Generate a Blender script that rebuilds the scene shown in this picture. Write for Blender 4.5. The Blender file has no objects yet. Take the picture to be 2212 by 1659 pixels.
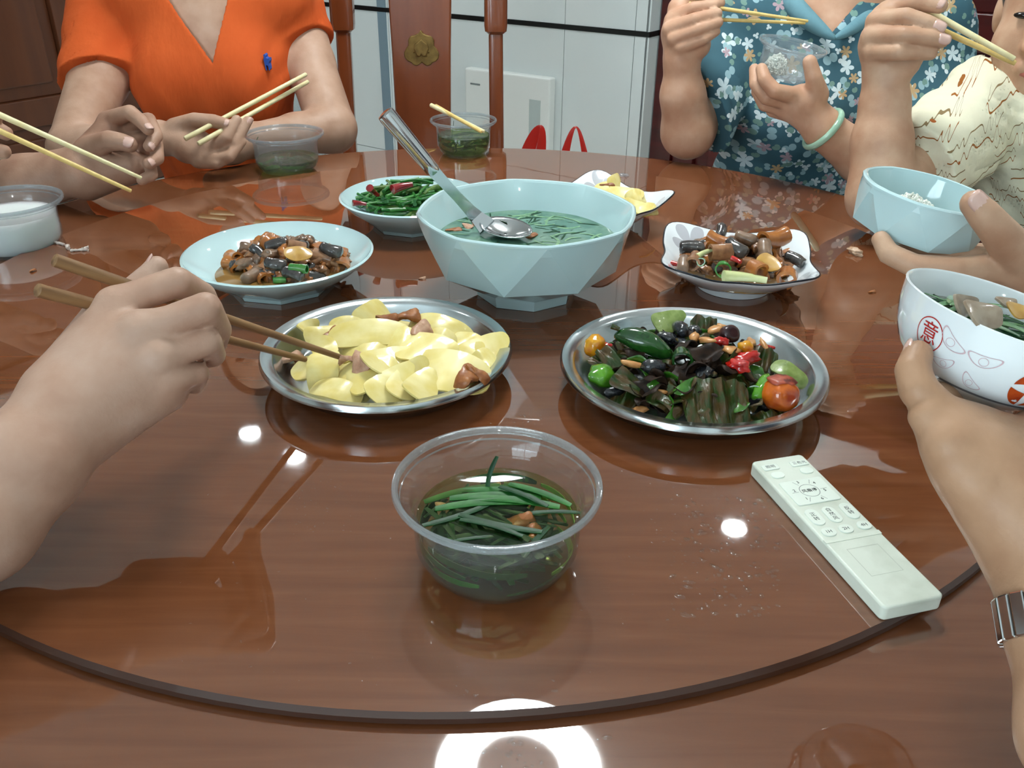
import bpy, bmesh, math, random
import numpy as np
from mathutils import Vector, Matrix, Euler, noise

# ------------------------------------------------------------------ camera, world, exposure
# World unit = metre.  z = 0 is the top of the turntable; the floor lies at z = -0.765.
FPX, PITCH, ROLL, CAMH = 1900.0, math.radians(28.8), math.radians(-0.6), 0.40
FLOOR, CEIL = -0.765, 1.835
scene = bpy.context.scene
COL = scene.collection
_c, _s, _cr, _sr = math.cos(PITCH), math.sin(PITCH), math.cos(ROLL), math.sin(ROLL)
cam_data = bpy.data.cameras.new('camera')
cam = bpy.data.objects.new('camera', cam_data)
COL.objects.link(cam)
cam_data.sensor_width = 36.0
cam_data.lens = FPX / 2212.0 * 36.0
cam_data.clip_start = 0.02
_D = Vector((0, -_s, -_c))
_right = Vector((_cr, 0, 0)) + _sr * _D
_down = Vector((-_sr, 0, 0)) + _cr * _D
_back = -Vector((0, _c, -_s))
m = Matrix.Identity(4)
for i in range(3):
    m[i][0], m[i][1], m[i][2] = _right[i], -_down[i], _back[i]
m[2][3] = CAMH
cam.matrix_world = m
scene.camera = cam
scene.view_settings.view_transform = 'Standard'
scene.view_settings.look = 'None'
scene.view_settings.gamma = 1.0
scene.view_settings.use_curve_mapping = False
scene.view_settings.exposure = 0.24
scene.cycles.max_bounces = 6
scene.cycles.diffuse_bounces = 3
scene.cycles.glossy_bounces = 3
scene.cycles.transmission_bounces = 3
scene.cycles.transparent_max_bounces = 20
scene.cycles.use_adaptive_sampling = True
scene.cycles.adaptive_threshold = 0.12
scene.cycles.adaptive_min_samples = 16
scene.cycles.sample_clamp_indirect = 6.0
RING_POWER, SPOT_POWER, SKY_POWER = 60.0, 240.0, 9.0      # ring lamp, downlights, daylight outside the window
world = bpy.data.worlds.new('world')
scene.world = world
world.use_nodes = True
world.node_tree.nodes['Background'].inputs[0].default_value = (0.80, 0.91, 1.0, 1)
world.node_tree.nodes['Background'].inputs[1].default_value = SKY_POWER
LAMP_COL = (0.95, 1.0, 0.995, 1)

# ------------------------------------------------------------------ measuring helpers
def ray(x, y):
    a, b = (x - 1106.0) / FPX, (y - 829.5) / FPX
    u, v = a * _cr - b * _sr, a * _sr + b * _cr
    return Vector((u, _c - v * _s, -_s - v * _c))
def pl(x, y, z=0.0):                    # photo point on the horizontal plane z
    r = ray(x, y); t = (z - CAMH) / r.z
    return Vector((r.x * t, r.y * t, z))
def pc(x, y, d):                        # photo point at distance d in front of the camera
    r = ray(x, y) * d
    return Vector((r.x, r.y, r.z + CAMH))
def pr(px_, d):                         # a length of px_ photo pixels at distance d
    return px_ * d / FPX

# ------------------------------------------------------------------ materials
def lin(c):
    out = []
    for v in c[:3]:
        v = v / 255.0
        out.append(v / 12.92 if v <= 0.04045 else ((v + 0.055) / 1.055) ** 2.4)
    return (*out, 1.0)
MATS = {}
def mat(name, col, rough=0.5, metal=0.0, coat=0.0, spec=0.5, noise_=None, bump=None, sss=0.0, alpha=None, coat_rough=0.03, aniso=None, trans=0.0, ior=1.45):
    if name in MATS: return MATS[name]
    mt = bpy.data.materials.new(name); mt.use_nodes = True
    nt = mt.node_tree; b = nt.nodes['Principled BSDF']
    b.inputs['Base Color'].default_value = lin(col)
    b.inputs['Roughness'].default_value = rough
    b.inputs['Metallic'].default_value = metal
    b.inputs['Coat Weight'].default_value = coat
    b.inputs['Coat Roughness'].default_value = coat_rough
    b.inputs['Specular IOR Level'].default_value = spec
    b.inputs['Transmission Weight'].default_value = trans
    b.inputs['IOR'].default_value = ior
    if sss:
        b.inputs['Subsurface Weight'].default_value = sss
        b.inputs['Subsurface Radius'].default_value = (0.012, 0.005, 0.003)
        b.inputs['Subsurface Scale'].default_value = 0.5
    tc = nt.nodes.new('ShaderNodeTexCoord')
    if noise_:
        sc, col2, lo, hi = noise_[:4]
        n = nt.nodes.new('ShaderNodeTexNoise'); n.inputs['Scale'].default_value = sc if not isinstance(sc, tuple) else 1.0
        n.inputs['Detail'].default_value = 5
        if isinstance(sc, tuple):
            mp = nt.nodes.new('ShaderNodeMapping'); mp.inputs['Scale'].default_value = sc
            nt.links.new(tc.outputs['Object'], mp.inputs[0]); nt.links.new(mp.outputs[0], n.inputs['Vector'])
        else:
            nt.links.new(tc.outputs['Object'], n.inputs['Vector'])
        r = nt.nodes.new('ShaderNodeValToRGB')
        r.color_ramp.elements[0].position = lo; r.color_ramp.elements[0].color = lin(col)
        r.color_ramp.elements[1].position = hi; r.color_ramp.elements[1].color = lin(col2)
        nt.links.new(n.outputs['Fac'], r.inputs[0]); nt.links.new(r.outputs[0], b.inputs['Base Color'])
    if bump:
        sc, st, dist = bump
        n2 = nt.nodes.new('ShaderNodeTexNoise'); n2.inputs['Detail'].default_value = 4
        if isinstance(sc, tuple):
            mp2 = nt.nodes.new('ShaderNodeMapping'); mp2.inputs['Scale'].default_value = sc
            nt.links.new(tc.outputs['Object'], mp2.inputs[0]); nt.links.new(mp2.outputs[0], n2.inputs['Vector']); n2.inputs['Scale'].default_value = 1.0
        else:
            nt.links.new(tc.outputs['Object'], n2.inputs['Vector']); n2.inputs['Scale'].default_value = sc
        bp = nt.nodes.new('ShaderNodeBump'); bp.inputs['Strength'].default_value = st; bp.inputs['Distance'].default_value = dist
        nt.links.new(n2.outputs['Fac'], bp.inputs['Height']); nt.links.new(bp.outputs[0], b.inputs['Normal'])
    MATS[name] = mt
    return mt
def emis(name, col, strength):
    mt = bpy.data.materials.new(name); mt.use_nodes = True
    nt = mt.node_tree; nt.nodes.remove(nt.nodes['Principled BSDF'])
    e = nt.nodes.new('ShaderNodeEmission'); e.inputs[0].default_value = col; e.inputs[1].default_value = strength
    nt.links.new(e.outputs[0], nt.nodes['Material Output'].inputs[0])
    MATS[name] = mt
    return mt
def film(name, tint, haze, hazecol, rough=0.08):
    """thin clear or cloudy plastic / broth: see-through, with a white haze and a glossy surface"""
    mt = bpy.data.materials.new(name); mt.use_nodes = True
    nt = mt.node_tree; b = nt.nodes['Principled BSDF']
    b.inputs['Base Color'].default_value = lin(hazecol); b.inputs['Roughness'].default_value = rough
    b.inputs['Specular IOR Level'].default_value = 0.6
    t = nt.nodes.new('ShaderNodeBsdfTransparent'); t.inputs[0].default_value = lin(tint)
    g = nt.nodes.new('ShaderNodeBsdfGlossy'); g.inputs['Roughness'].default_value = rough
    lw = nt.nodes.new('ShaderNodeLayerWeight'); lw.inputs[0].default_value = 0.5
    pw_ = nt.nodes.new('ShaderNodeMath'); pw_.operation = 'POWER'; pw_.inputs[1].default_value = 4.0
    fr = nt.nodes.new('ShaderNodeMath'); fr.operation = 'MULTIPLY_ADD'; fr.inputs[1].default_value = 0.55; fr.inputs[2].default_value = 0.035
    nt.links.new(lw.outputs['Facing'], pw_.inputs[0]); nt.links.new(pw_.outputs[0], fr.inputs[0])
    tl = nt.nodes.new('ShaderNodeBsdfTranslucent'); tl.inputs[0].default_value = lin(hazecol)
    m0 = nt.nodes.new('ShaderNodeMixShader'); m0.inputs[0].default_value = 0.55
    nt.links.new(b.outputs[0], m0.inputs[1]); nt.links.new(tl.outputs[0], m0.inputs[2])
    m1 = nt.nodes.new('ShaderNodeMixShader'); m1.inputs[0].default_value = haze
    nt.links.new(t.outputs[0], m1.inputs[1]); nt.links.new(m0.outputs[0], m1.inputs[2])
    m2 = nt.nodes.new('ShaderNodeMixShader')
    nt.links.new(fr.outputs[0], m2.inputs[0]); nt.links.new(m1.outputs[0], m2.inputs[1]); nt.links.new(g.outputs[0], m2.inputs[2])
    nt.links.new(m2.outputs[0], nt.nodes['Material Output'].inputs[0])
    MATS[name] = mt
    return mt

# ------------------------------------------------------------------ object helpers
def tag(o, label=None, cat=None, group=None, kind=None):
    if label: o['label'] = label
    if cat: o['category'] = cat
    if group: o['group'] = group
    if kind: o['kind'] = kind
    return o
def empty(name, loc=(0, 0, 0), rot=(0, 0, 0), label=None, cat=None, group=None, kind=None):
    o = bpy.data.objects.new(name, None); COL.objects.link(o)
    o.empty_display_size = 0.02
    o.location = loc; o.rotation_euler = rot
    return tag(o, label, cat, group, kind)
def mesh(name, v, f, smooth=True, sharp=None):
    me = bpy.data.meshes.new(name)
    if isinstance(v, np.ndarray): v = v.tolist()
    if isinstance(f, np.ndarray): f = f.tolist()
    me.from_pydata([tuple(p) for p in v], [], f)
    me.update()
    if smooth:
        me.polygons.foreach_set('use_smooth', [True] * len(me.polygons))
        if sharp: me.set_sharp_from_angle(angle=math.radians(sharp))
    return me
def obj(name, me, mt=None, parent=None, loc=(0, 0, 0), rot=(0, 0, 0), scale=(1, 1, 1), **kw):
    o = bpy.data.objects.new(name, me); COL.objects.link(o)
    if mt is not None and len(me.materials) == 0: me.materials.append(mt)
    o.location = loc; o.rotation_euler = rot; o.scale = scale
    if parent: o.parent = parent
    return tag(o, **kw)
def copy_tree(o, parent=None):
    c = o.copy(); COL.objects.link(c); c.parent = parent
    for ch in list(o.children): copy_tree(ch, c)
    return c
class MB:
    """collects shapes into one mesh"""
    def __init__(s): s.v, s.f = [], []
    def add(s, v, f):
        n = len(s.v); s.v += [tuple(p) for p in v]; s.f += [tuple(i + n for i in q) for q in f]; return s
    def box(s, lo, hi):
        x0, y0, z0 = lo; x1, y1, z1 = hi
        return s.add([(x0,y0,z0),(x1,y0,z0),(x1,y1,z0),(x0,y1,z0),(x0,y0,z1),(x1,y0,z1),(x1,y1,z1),(x0,y1,z1)],
                     [(0,3,2,1),(4,5,6,7),(0,1,5,4),(1,2,6,5),(2,3,7,6),(3,0,4,7)])
    def lathe(s, prof, n=48, rf=None):
        v, f = lathe(prof, n, rf); return s.add(v, f)
    def tube(s, pts, rad, n=10, cap=True):
        v, f = tube(pts, rad, n, cap); return s.add(v, f)
    def mesh(s, name, smooth=True, sharp=None): return mesh(name, s.v, s.f, smooth, sharp)
def lathe(prof, n=48, rf=None):
    """profile [(r,z)...] turned about z; r = 0 makes a pole.  rf(angle, r, z) -> r may shape it"""
    v, f, rows = [], [], []
    for r, z in prof:
        if r < 1e-7:
            rows.append([len(v)]); v.append((0, 0, z))
        else:
            row = []
            for i in range(n):
                a = 2 * math.pi * i / n
                q = rf(a, r, z) if rf else r
                row.append(len(v)); v.append((q * math.cos(a), q * math.sin(a), z))
            rows.append(row)
    for a, b in zip(rows, rows[1:]):
        for i in range(n):
            j = (i + 1) % n
            if len(a) == 1 and len(b) == 1: continue
            if len(a) == 1: f.append((a[0], b[j], b[i]))
            elif len(b) == 1: f.append((a[i], a[j], b[0]))
            else: f.append((a[i], a[j], b[j], b[i]))
    return v, f
def tube(pts, rad, n=10, cap=True):
    pts = [Vector(p) for p in pts]
    if not isinstance(rad, (list, tuple)): rad = [rad] * len(pts)
    v, f = [], []
    t0 = (pts[1] - pts[0]).normalized()
    up = Vector((0, 0, 1)) if abs(t0.z) < 0.9 else Vector((1, 0, 0))
    s = t0.cross(up).normalized(); u = s.cross(t0)
    for i, p in enumerate(pts):
        t = (pts[min(i + 1, len(pts) - 1)] - pts[max(i - 1, 0)]).normalized()
        s = (s - t * s.dot(t)).normalized(); u = s.cross(t)
        for k in range(n):
            a = 2 * math.pi * k / n
            v.append(p + (s * math.cos(a) + u * math.sin(a)) * rad[i])
    for i in range(len(pts) - 1):
        for k in range(n):
            j = (k + 1) % n
            f.append((i * n + k, (i + 1) * n + k, (i + 1) * n + j, i * n + j))
    if cap:
        f.append(tuple(range(n))); f.append(tuple((len(pts) - 1) * n + k for k in reversed(range(n))))
    return v, f
def bevel(o, w, seg=2, ang=30):
    b = o.modifiers.new('bevel', 'BEVEL'); b.width = w; b.segments = seg; b.limit_method = 'ANGLE'; b.angle_limit = math.radians(ang)
    return o
def prism(outline, z0, z1):
    n = len(outline)
    v = [(x, y, z0) for x, y in outline] + [(x, y, z1) for x, y in outline]
    f = [tuple(reversed(range(n))), tuple(range(n, 2 * n))] + [(i, (i + 1) % n, n + (i + 1) % n, n + i) for i in range(n)]
    return v, f
def rrect(w, h, r, n=5):
    pts = []
    for cx, cy, a0 in ((w/2-r, h/2-r, 0), (-w/2+r, h/2-r, 90), (-w/2+r, -h/2+r, 180), (w/2-r, -h/2+r, 270)):
        for i in range(n + 1):
            a = math.radians(a0 + 90 * i / n); pts.append((cx + r * math.cos(a), cy + r * math.sin(a)))
    return pts
def text_mesh(s, size, extrude=0.0002):
    cu = bpy.data.curves.new('txt', 'FONT'); cu.body = s; cu.size = size; cu.extrude = extrude
    cu.align_x = 'CENTER'; cu.align_y = 'CENTER'; cu.resolution_u = 3
    o = bpy.data.objects.new('txt', cu); COL.objects.link(o)
    bpy.context.view_layer.update()
    dg = bpy.context.evaluated_depsgraph_get()
    me = bpy.data.meshes.new_from_object(o.evaluated_get(dg))
    bpy.data.objects.remove(o); bpy.data.curves.remove(cu)
    return me

# ------------------------------------------------------------------ blended solids for bodies (one continuous surface each)
class Solid:
    """round cones and ellipsoids joined into a smooth field, meshed as one surface"""
    def __init__(s): s.groups = []          # (k_to_rest, k_inside, prims)
    def group(s, k=0.01, kin=0.004, cut=None):
        g = (k, kin, [], cut); s.groups.append(g); s.cur = g[2]; return s
    def cone(s, a, b, ra, rb): s.cur.append(('c', np.array(a, float), np.array(b, float), ra, rb)); return s
    def chain(s, pts, rad):
        if not isinstance(rad, (list, tuple)): rad = [rad] * len(pts)
        for i in range(len(pts) - 1): s.cone(pts[i], pts[i + 1], rad[i], rad[i + 1])
        return s
    def ell(s, c, r, rot=(0, 0, 0)):
        s.cur.append(('e', np.array(c, float), np.array(r, float), np.array(Euler(rot).to_matrix()).T)); return s
    @staticmethod
    def pd(p, X):
        if p[0] == 'c':
            _, a, b, ra, rb = p
            ab = b - a; L2 = float(ab @ ab) + 1e-12
            ax = [X[i] - a[i] for i in range(3)]
            t = np.clip((ax[0] * ab[0] + ax[1] * ab[1] + ax[2] * ab[2]) / L2, 0, 1)
            d2 = sum((ax[i] - t * ab[i]) ** 2 for i in range(3))
            return np.sqrt(d2) - (ra + (rb - ra) * t)
        _, c, r, R = p
        q = [X[i] - c[i] for i in range(3)]
        l = [(R[i][0] * q[0] + R[i][1] * q[1] + R[i][2] * q[2]) / r[i] for i in range(3)]
        k0 = np.sqrt(l[0] ** 2 + l[1] ** 2 + l[2] ** 2) + 1e-9
        k1 = np.sqrt((l[0] / r[0]) ** 2 + (l[1] / r[1]) ** 2 + (l[2] / r[2]) ** 2) + 1e-9
        return k0 * (k0 - 1.0) / k1
    @staticmethod
    def pb(p):
        if p[0] == 'c':
            r = max(p[3], p[4]); return np.minimum(p[1], p[2]) - r, np.maximum(p[1], p[2]) + r
        r = max(p[2]); return p[1] - r, p[1] + r
    @staticmethod
    def smin(a, b, k):
        if k <= 0: return np.minimum(a, b)
        h = np.maximum(k - np.abs(a - b), 0) / k
        return np.minimum(a, b) - h * h * k * 0.25
    def field(s, h, pad=0.012, lo=None, hi=None):
        bs = [s.pb(p) for g in s.groups for p in g[2]]
        l = np.min([b[0] for b in bs], 0) - pad; u = np.max([b[1] for b in bs], 0) + pad
        if lo is not None: l = np.maximum(l, lo)
        if hi is not None: u = np.minimum(u, hi)
        n = np.ceil((u - l) / h).astype(int) + 1
        ax = [(l[i] + h * np.arange(n[i])).astype(np.float32) for i in range(3)]
        tot = np.full(n, 0.2, np.float32)
        for k, kin, prims, cut in s.groups:
            mg = max(k, kin) + 0.012 + 2 * h
            gb = [s.pb(p) for p in prims]
            g0 = np.clip(np.floor((np.min([q[0] for q in gb], 0) - mg - l) / h).astype(int), 0, n)
            g1 = np.clip(np.ceil((np.max([q[1] for q in gb], 0) + mg - l) / h).astype(int) + 1, 0, n)
            if np.any(g1 <= g0): continue
            F = np.full(g1 - g0, 0.2, np.float32)
            for p in prims:
                b0, b1 = s.pb(p)
                i0 = np.clip(np.floor((b0 - mg - l) / h).astype(int), g0, g1); i1 = np.clip(np.ceil((b1 + mg - l) / h).astype(int) + 1, g0, g1)
                if np.any(i1 <= i0): continue
                X = (ax[0][i0[0]:i1[0]][:, None, None], ax[1][i0[1]:i1[1]][None, :, None], ax[2][i0[2]:i1[2]][None, None, :])
                sl = tuple(slice(i0[i] - g0[i], i1[i] - g0[i]) for i in range(3))
                F[sl] = s.smin(F[sl], s.pd(p, X).astype(np.float32), kin)
            gs = tuple(slice(g0[i], g1[i]) for i in range(3))
            if cut is not None:
                p0, nn = np.array(cut[0]), np.array(cut[1]) / np.linalg.norm(cut[1])
                A_ = [ax[i][gs[i]] for i in range(3)]
                F = np.maximum(F, ((A_[0] - p0[0]) * nn[0])[:, None, None] + ((A_[1] - p0[1]) * nn[1])[None, :, None] + ((A_[2] - p0[2]) * nn[2])[None, None, :]).astype(np.float32)
            tot[gs] = s.smin(tot[gs], F, k)
        return tot, ax, l
def net(F, h, l):
    """surface nets: quads on the zero level of F"""
    ins = F < 0
    n = np.array(F.shape)
    cnt = np.zeros(n - 1, np.int8)
    for dx in (0, 1):
        for dy in (0, 1):
            for dz in (0, 1):
                cnt += ins[dx:n[0]-1+dx, dy:n[1]-1+dy, dz:n[2]-1+dz]
    act = (cnt > 0) & (cnt < 8)
    idx = np.argwhere(act)
    vid = np.full(n - 1, -1, np.int32); vid[act] = np.arange(len(idx))
    acc = np.zeros((len(idx), 3)); w = np.zeros(len(idx))
    I, J, K = idx.T
    for axis in range(3):
        o = [0, 0, 0]; o[axis] = 1
        others = [a for a in range(3) if a != axis]
        for p in (0, 1):
            for q in (0, 1):
                b = [0, 0, 0]; b[others[0]] = p; b[others[1]] = q
                f0 = F[I + b[0], J + b[1], K + b[2]]; f1 = F[I + b[0] + o[0], J + b[1] + o[1], K + b[2] + o[2]]
                cr = (f0 < 0) != (f1 < 0)
                t = np.where(cr, f0 / np.where(cr, f0 - f1, 1), 0)
                for a in range(3):
                    acc[:, a] += np.where(cr, b[a] + (t if a == axis else 0), 0)
                w += cr
    v = (idx + acc / w[:, None]) * h + l
    faces = []
    for axis in range(3):
        a1, a2 = [(1, 2), (2, 0), (0, 1)][axis]
        sl0 = [slice(None)] * 3; sl1 = [slice(None)] * 3
        sl0[axis] = slice(0, -1); sl1[axis] = slice(1, None)
        A = ins[tuple(sl0)]; B = ins[tuple(sl1)]
        cr = A != B
        e = np.argwhere(cr)
        ok = (e[:, a1] > 0) & (e[:, a2] > 0) & (e[:, a1] < n[a1] - 1) & (e[:, a2] < n[a2] - 1)
        e = e[ok]
        def vi(d1, d2):
            q = e.copy(); q[:, a1] += d1; q[:, a2] += d2
            return vid[q[:, 0], q[:, 1], q[:, 2]]
        q = np.stack([vi(-1, -1), vi(0, -1), vi(0, 0), vi(-1, 0)], 1)
        flip = ~A[e[:, 0], e[:, 1], e[:, 2]]
        q[flip] = q[flip][:, ::-1]
        faces.append(q)
    fc = np.concatenate(faces)
    fc = fc[(fc >= 0).all(1)]
    return v, fc

# ================================================================== SETTING
U2, W2 = Vector((0.823, -0.568, 0)).normalized(), Vector((0.568, 0.823, 0)).normalized()
RO = Vector((-1.30, 4.618, 0))                 # the corner of the wooden wall and the tiled wall
ROOM_ROT = math.atan2(U2.y, U2.x)
ROOM = Matrix.Translation(RO) @ Matrix.Rotation(ROOM_ROT, 4, 'Z')
ROOMI = ROOM.inverted()
def R3(a, b, z): return ROOM @ Vector((a, b, z))
def on_back(px_, py_, b=0.0):                  # photo point on the tiled wall -> (a, z)
    r = ray(px_, py_); o = ROOMI @ Vector((0, 0, CAMH)); d = ROOMI.to_3x3() @ r
    t = (b - o.y) / d.y
    q = o + d * t
    return q.x, q.z
def room_obj(name, mb, mt, parent=None, smooth=False, **kw):
    o = obj(name, mb.mesh(name, smooth), mt, parent, **kw)
    if parent is None:
        o.location = RO; o.rotation_euler = (0, 0, ROOM_ROT)
    return o
A_COR, A_END, B_NEAR = 2.16, 5.3, -5.6
m_white = mat('white_plaster', (240, 243, 241), 0.7, bump=(60, 0.1, 0.001))
m_ceil = mat('ceiling_paint', (240, 243, 242), 0.8, bump=(40, 0.1, 0.001))
m_tile = mat('glazed_wall_tile', (222, 232, 232), 0.16, noise_=(3, (228, 235, 234), 0.35, 0.7), spec=0.5)
m_grout = mat('grey_grout', (120, 132, 134), 0.8)
m_black = mat('black_trim', (18, 20, 20), 0.3)
m_strip = mat('blue_grey_edge_tile', (128, 150, 162), 0.2)
m_floor = mat('pale_floor_tile', (228, 225, 216), 0.25, noise_=(4, (220, 216, 205), 0.3, 0.7))
m_redwood = mat('dark_red_lacquer', (84, 16, 14), 0.3, coat=0.5, noise_=((3, 3, 30), (62, 10, 9), 0.3, 0.7))
m_brownwood = mat('brown_door_wood', (96, 52, 27), 0.38, coat=0.3, noise_=((18, 18, 1.5), (78, 40, 20), 0.3, 0.75), bump=((60, 60, 4), 0.15, 0.001))

struct = dict(kind='structure')
room_obj('floor', MB().box((-0.3, B_NEAR - 0.1, FLOOR - 0.1), (A_END + 0.1, 0.6, FLOOR)), m_floor, **struct)
room_obj('ceiling', MB().box((-0.3, B_NEAR - 0.1, CEIL), (A_END + 0.1, 0.6, CEIL + 0.1)), m_ceil, **struct)
wb = room_obj('wall_back', MB().box((-0.2, 0.008, FLOOR), (A_COR - 0.008, 0.6, CEIL)), m_grout, **struct)
room_obj('wall_alcove', MB().box((A_COR, 0.13, FLOOR), (A_END + 0.1, 0.4, CEIL)), m_white, **struct)
room_obj('wall_right', MB().box((A_END, B_NEAR, FLOOR), (A_END + 0.1, 0.13, CEIL)), m_white, **struct)
room_obj('wall_left', MB().box((-0.2, B_NEAR, FLOOR), (-0.045, 0.0, CEIL)), m_white, **struct)
WA0, WA1, WZ0, WZ1 = 2.45, 4.35, -0.05, 1.45      # the window in the wall behind the camera
room_obj('wall_front', MB().box((-0.2, B_NEAR - 0.1, FLOOR), (WA0, B_NEAR, CEIL)).box((WA1, B_NEAR - 0.1, FLOOR), (A_END + 0.1, B_NEAR, CEIL)).box((WA0, B_NEAR - 0.1, FLOOR), (WA1, B_NEAR, WZ0)).box((WA0, B_NEAR - 0.1, WZ1), (WA1, B_NEAR, CEIL)), m_white, **struct)
win = empty('window_1', kind='structure'); win.location = RO; win.rotation_euler = (0, 0, ROOM_ROT)
m_winfr = mat('white_window_frame', (224, 228, 230), 0.4)
wm = (WA0 + WA1) / 2
for nm_, bx_ in (('window_frame', ((WA0, B_NEAR - 0.08, WZ0), (WA0 + 0.05, B_NEAR - 0.02, WZ1))), ('window_frame', ((WA1 - 0.05, B_NEAR - 0.08, WZ0), (WA1, B_NEAR - 0.02, WZ1))), ('window_frame', ((WA0, B_NEAR - 0.08, WZ0), (WA1, B_NEAR - 0.02, WZ0 + 0.05))),
                 ('window_frame', ((WA0, B_NEAR - 0.08, WZ1 - 0.05), (WA1, B_NEAR - 0.02, WZ1))), ('mullion', ((wm - 0.025, B_NEAR - 0.08, WZ0 + 0.05), (wm + 0.025, B_NEAR - 0.02, WZ1 - 0.05)))):
    obj(nm_, MB().box(*bx_).mesh(nm_, False), m_winfr, win)
m_pane = film('window_pane_glass', (246, 250, 250), 0.0, (255, 255, 255), 0.02)
for a0_, a1_ in ((WA0 + 0.05, wm - 0.025), (wm + 0.025, WA1 - 0.05)):
    obj('pane', MB().box((a0_, B_NEAR - 0.054, WZ0 + 0.05), (a1_, B_NEAR - 0.050, WZ1 - 0.05)).mesh('pane', False), m_pane, win)
pd = bpy.data.lights.new('window_portal', 'AREA'); pd.shape = 'RECTANGLE'; pd.size = WA1 - WA0; pd.size_y = WZ1 - WZ0; pd.cycles.is_portal = True
po = bpy.data.objects.new('window_portal', pd); COL.objects.link(po)
po.matrix_world = ROOM @ Matrix.Translation((wm, B_NEAR - 0.11, (WZ0 + WZ1) / 2)) @ Matrix.Rotation(math.radians(90), 4, 'X')
# tiles on the back wall, 0.30 x 0.60 m, one object each
AJ = on_back(1220, 60)[0]
ZT = -0.02
cols = []
a = AJ
while a > 0.02: a -= 0.30
edges = [0.0] + [a + 0.30 * k for k in range(1, 20) if a + 0.30 * k < A_COR - 0.02] + [A_COR]
a820 = on_back(838, 22)[0]
rows = [(FLOOR, ZT - 0.61), (ZT - 0.61, ZT - 0.008), (ZT + 0.008, ZT + 0.61), (ZT + 0.61, ZT + 1.21), (ZT + 1.21, CEIL)]
tile_meshes = {}
for e0, e1 in zip(edges, edges[1:]):
    for z0, z1 in rows:
        g = 0.0014
        key = (round(e1 - e0, 3), round(z1 - z0, 3))
        if key not in tile_meshes:
            w, h = (e1 - e0) / 2 - g, (z1 - z0) / 2 - g
            tile_meshes[key] = MB().box((-w, -0.008, -h), (w, 0.002, h)).mesh('tile', False)
        o = obj('tile', tile_meshes[key], m_tile, wb, ((e0 + e1) / 2, 0.008, (z0 + z1) / 2))
# return of the wall beside the door
rt = room_obj('wall_return', MB().box((A_COR - 0.008, 0.0, FLOOR), (A_COR, 0.14, CEIL)), m_grout, **struct)
for z0, z1 in rows:
    obj('tile', MB().box((A_COR, 0.0, z0 + 0.0014), (A_COR + 0.006, 0.129, z1 - 0.0014)).mesh('tile', False), m_tile, rt)
room_obj('trim_1', MB().box((0, -0.004, ZT - 0.008), (A_COR + 0.008, 0.006, ZT + 0.008)).box((A_COR, 0.0, ZT - 0.008), (A_COR + 0.009, 0.129, ZT + 0.008)), m_black, **struct)
a0s, a1s = on_back(821, 100)[0], on_back(838, 100)[0]
room_obj('trim_2', MB().box((a0s, -0.006, FLOOR), (a1s, 0.004, ZT - 0.009)).box((a0s, -0.006, ZT + 0.009), (a1s, 0.004, CEIL)), m_strip, **struct)

def panel_door(name, horizontal, mt, a0, widths, zs, face, label=None):
    """panelled door: stiles, rails and raised panels, each its own piece.  face(u, d, z) -> room point"""
    root = empty(name, kind='structure')
    root.location = RO; root.rotation_euler = (0, 0, ROOM_ROT)
    def bx(nm, u0, u1, d0, d1, z0, z1, w=0.004):
        p, q = face(u0, d0, z0), face(u1, d1, z1)
        lo = [min(p[i], q[i]) for i in range(3)]; hi = [max(p[i], q[i]) for i in range(3)]
        o = obj(nm, MB().box(lo, hi).mesh(nm, False), mt, root)
        bevel(o, w, 2)
    uu = a0
    st = 0.085
    total = sum(widths)
    for w in widths:
        bx('stile', uu, uu + st, 0, 0.045, zs[0], zs[-1]); bx('stile', uu + w - st, uu + w, 0, 0.045, zs[0], zs[-1])
        for z in zs:
            zz0, zz1 = (z, z + 0.11) if z == zs[0] else ((z - 0.11, z) if z == zs[-1] else (z - 0.055, z + 0.055))
            bx('rail', uu + st, uu + w - st, 0, 0.042, zz0, zz1)
        for z0, z1 in zip(zs, zs[1:]):
            lo = z0 + (0.11 if z0 == zs[0] else 0.055); hi = z1 - (0.11 if z1 == zs[-1] else 0.055)
            bx('panel', uu + st, uu + w - st, 0, 0.018, lo, hi)
            bx('panel', uu + st + 0.05, uu + w - st - 0.05, 0.01, 0.032, lo + 0.05, hi - 0.05, 0.008)
        uu += w + 0.004
    return root
# dark red double door in the alcove behind the two women
panel_door('door_1', True, m_redwood, A_COR + 0.10, [0.62, 0.62, 0.62], [FLOOR + 0.005, -0.30, 0.06, 0.33, 1.35],
           lambda u, d, z: (u, 0.13 - d, z))
room_obj('trim_3', MB().box((A_COR + 0.012, 0.07, FLOOR), (A_COR + 0.098, 0.129, 1.44)).box((A_COR + 0.012, 0.07, 1.36), (A_END - 1.05, 0.129, 1.44)), m_redwood, **struct)
# brown wooden wall panelling on the left
panel_door('door_2', True, m_brownwood, 0.04, [0.86, 0.86, 0.86, 0.86], [FLOOR + 0.005, -0.38, 0.75, 1.5],
           lambda u, d, z: (-0.045 + d, -u, z))

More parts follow.
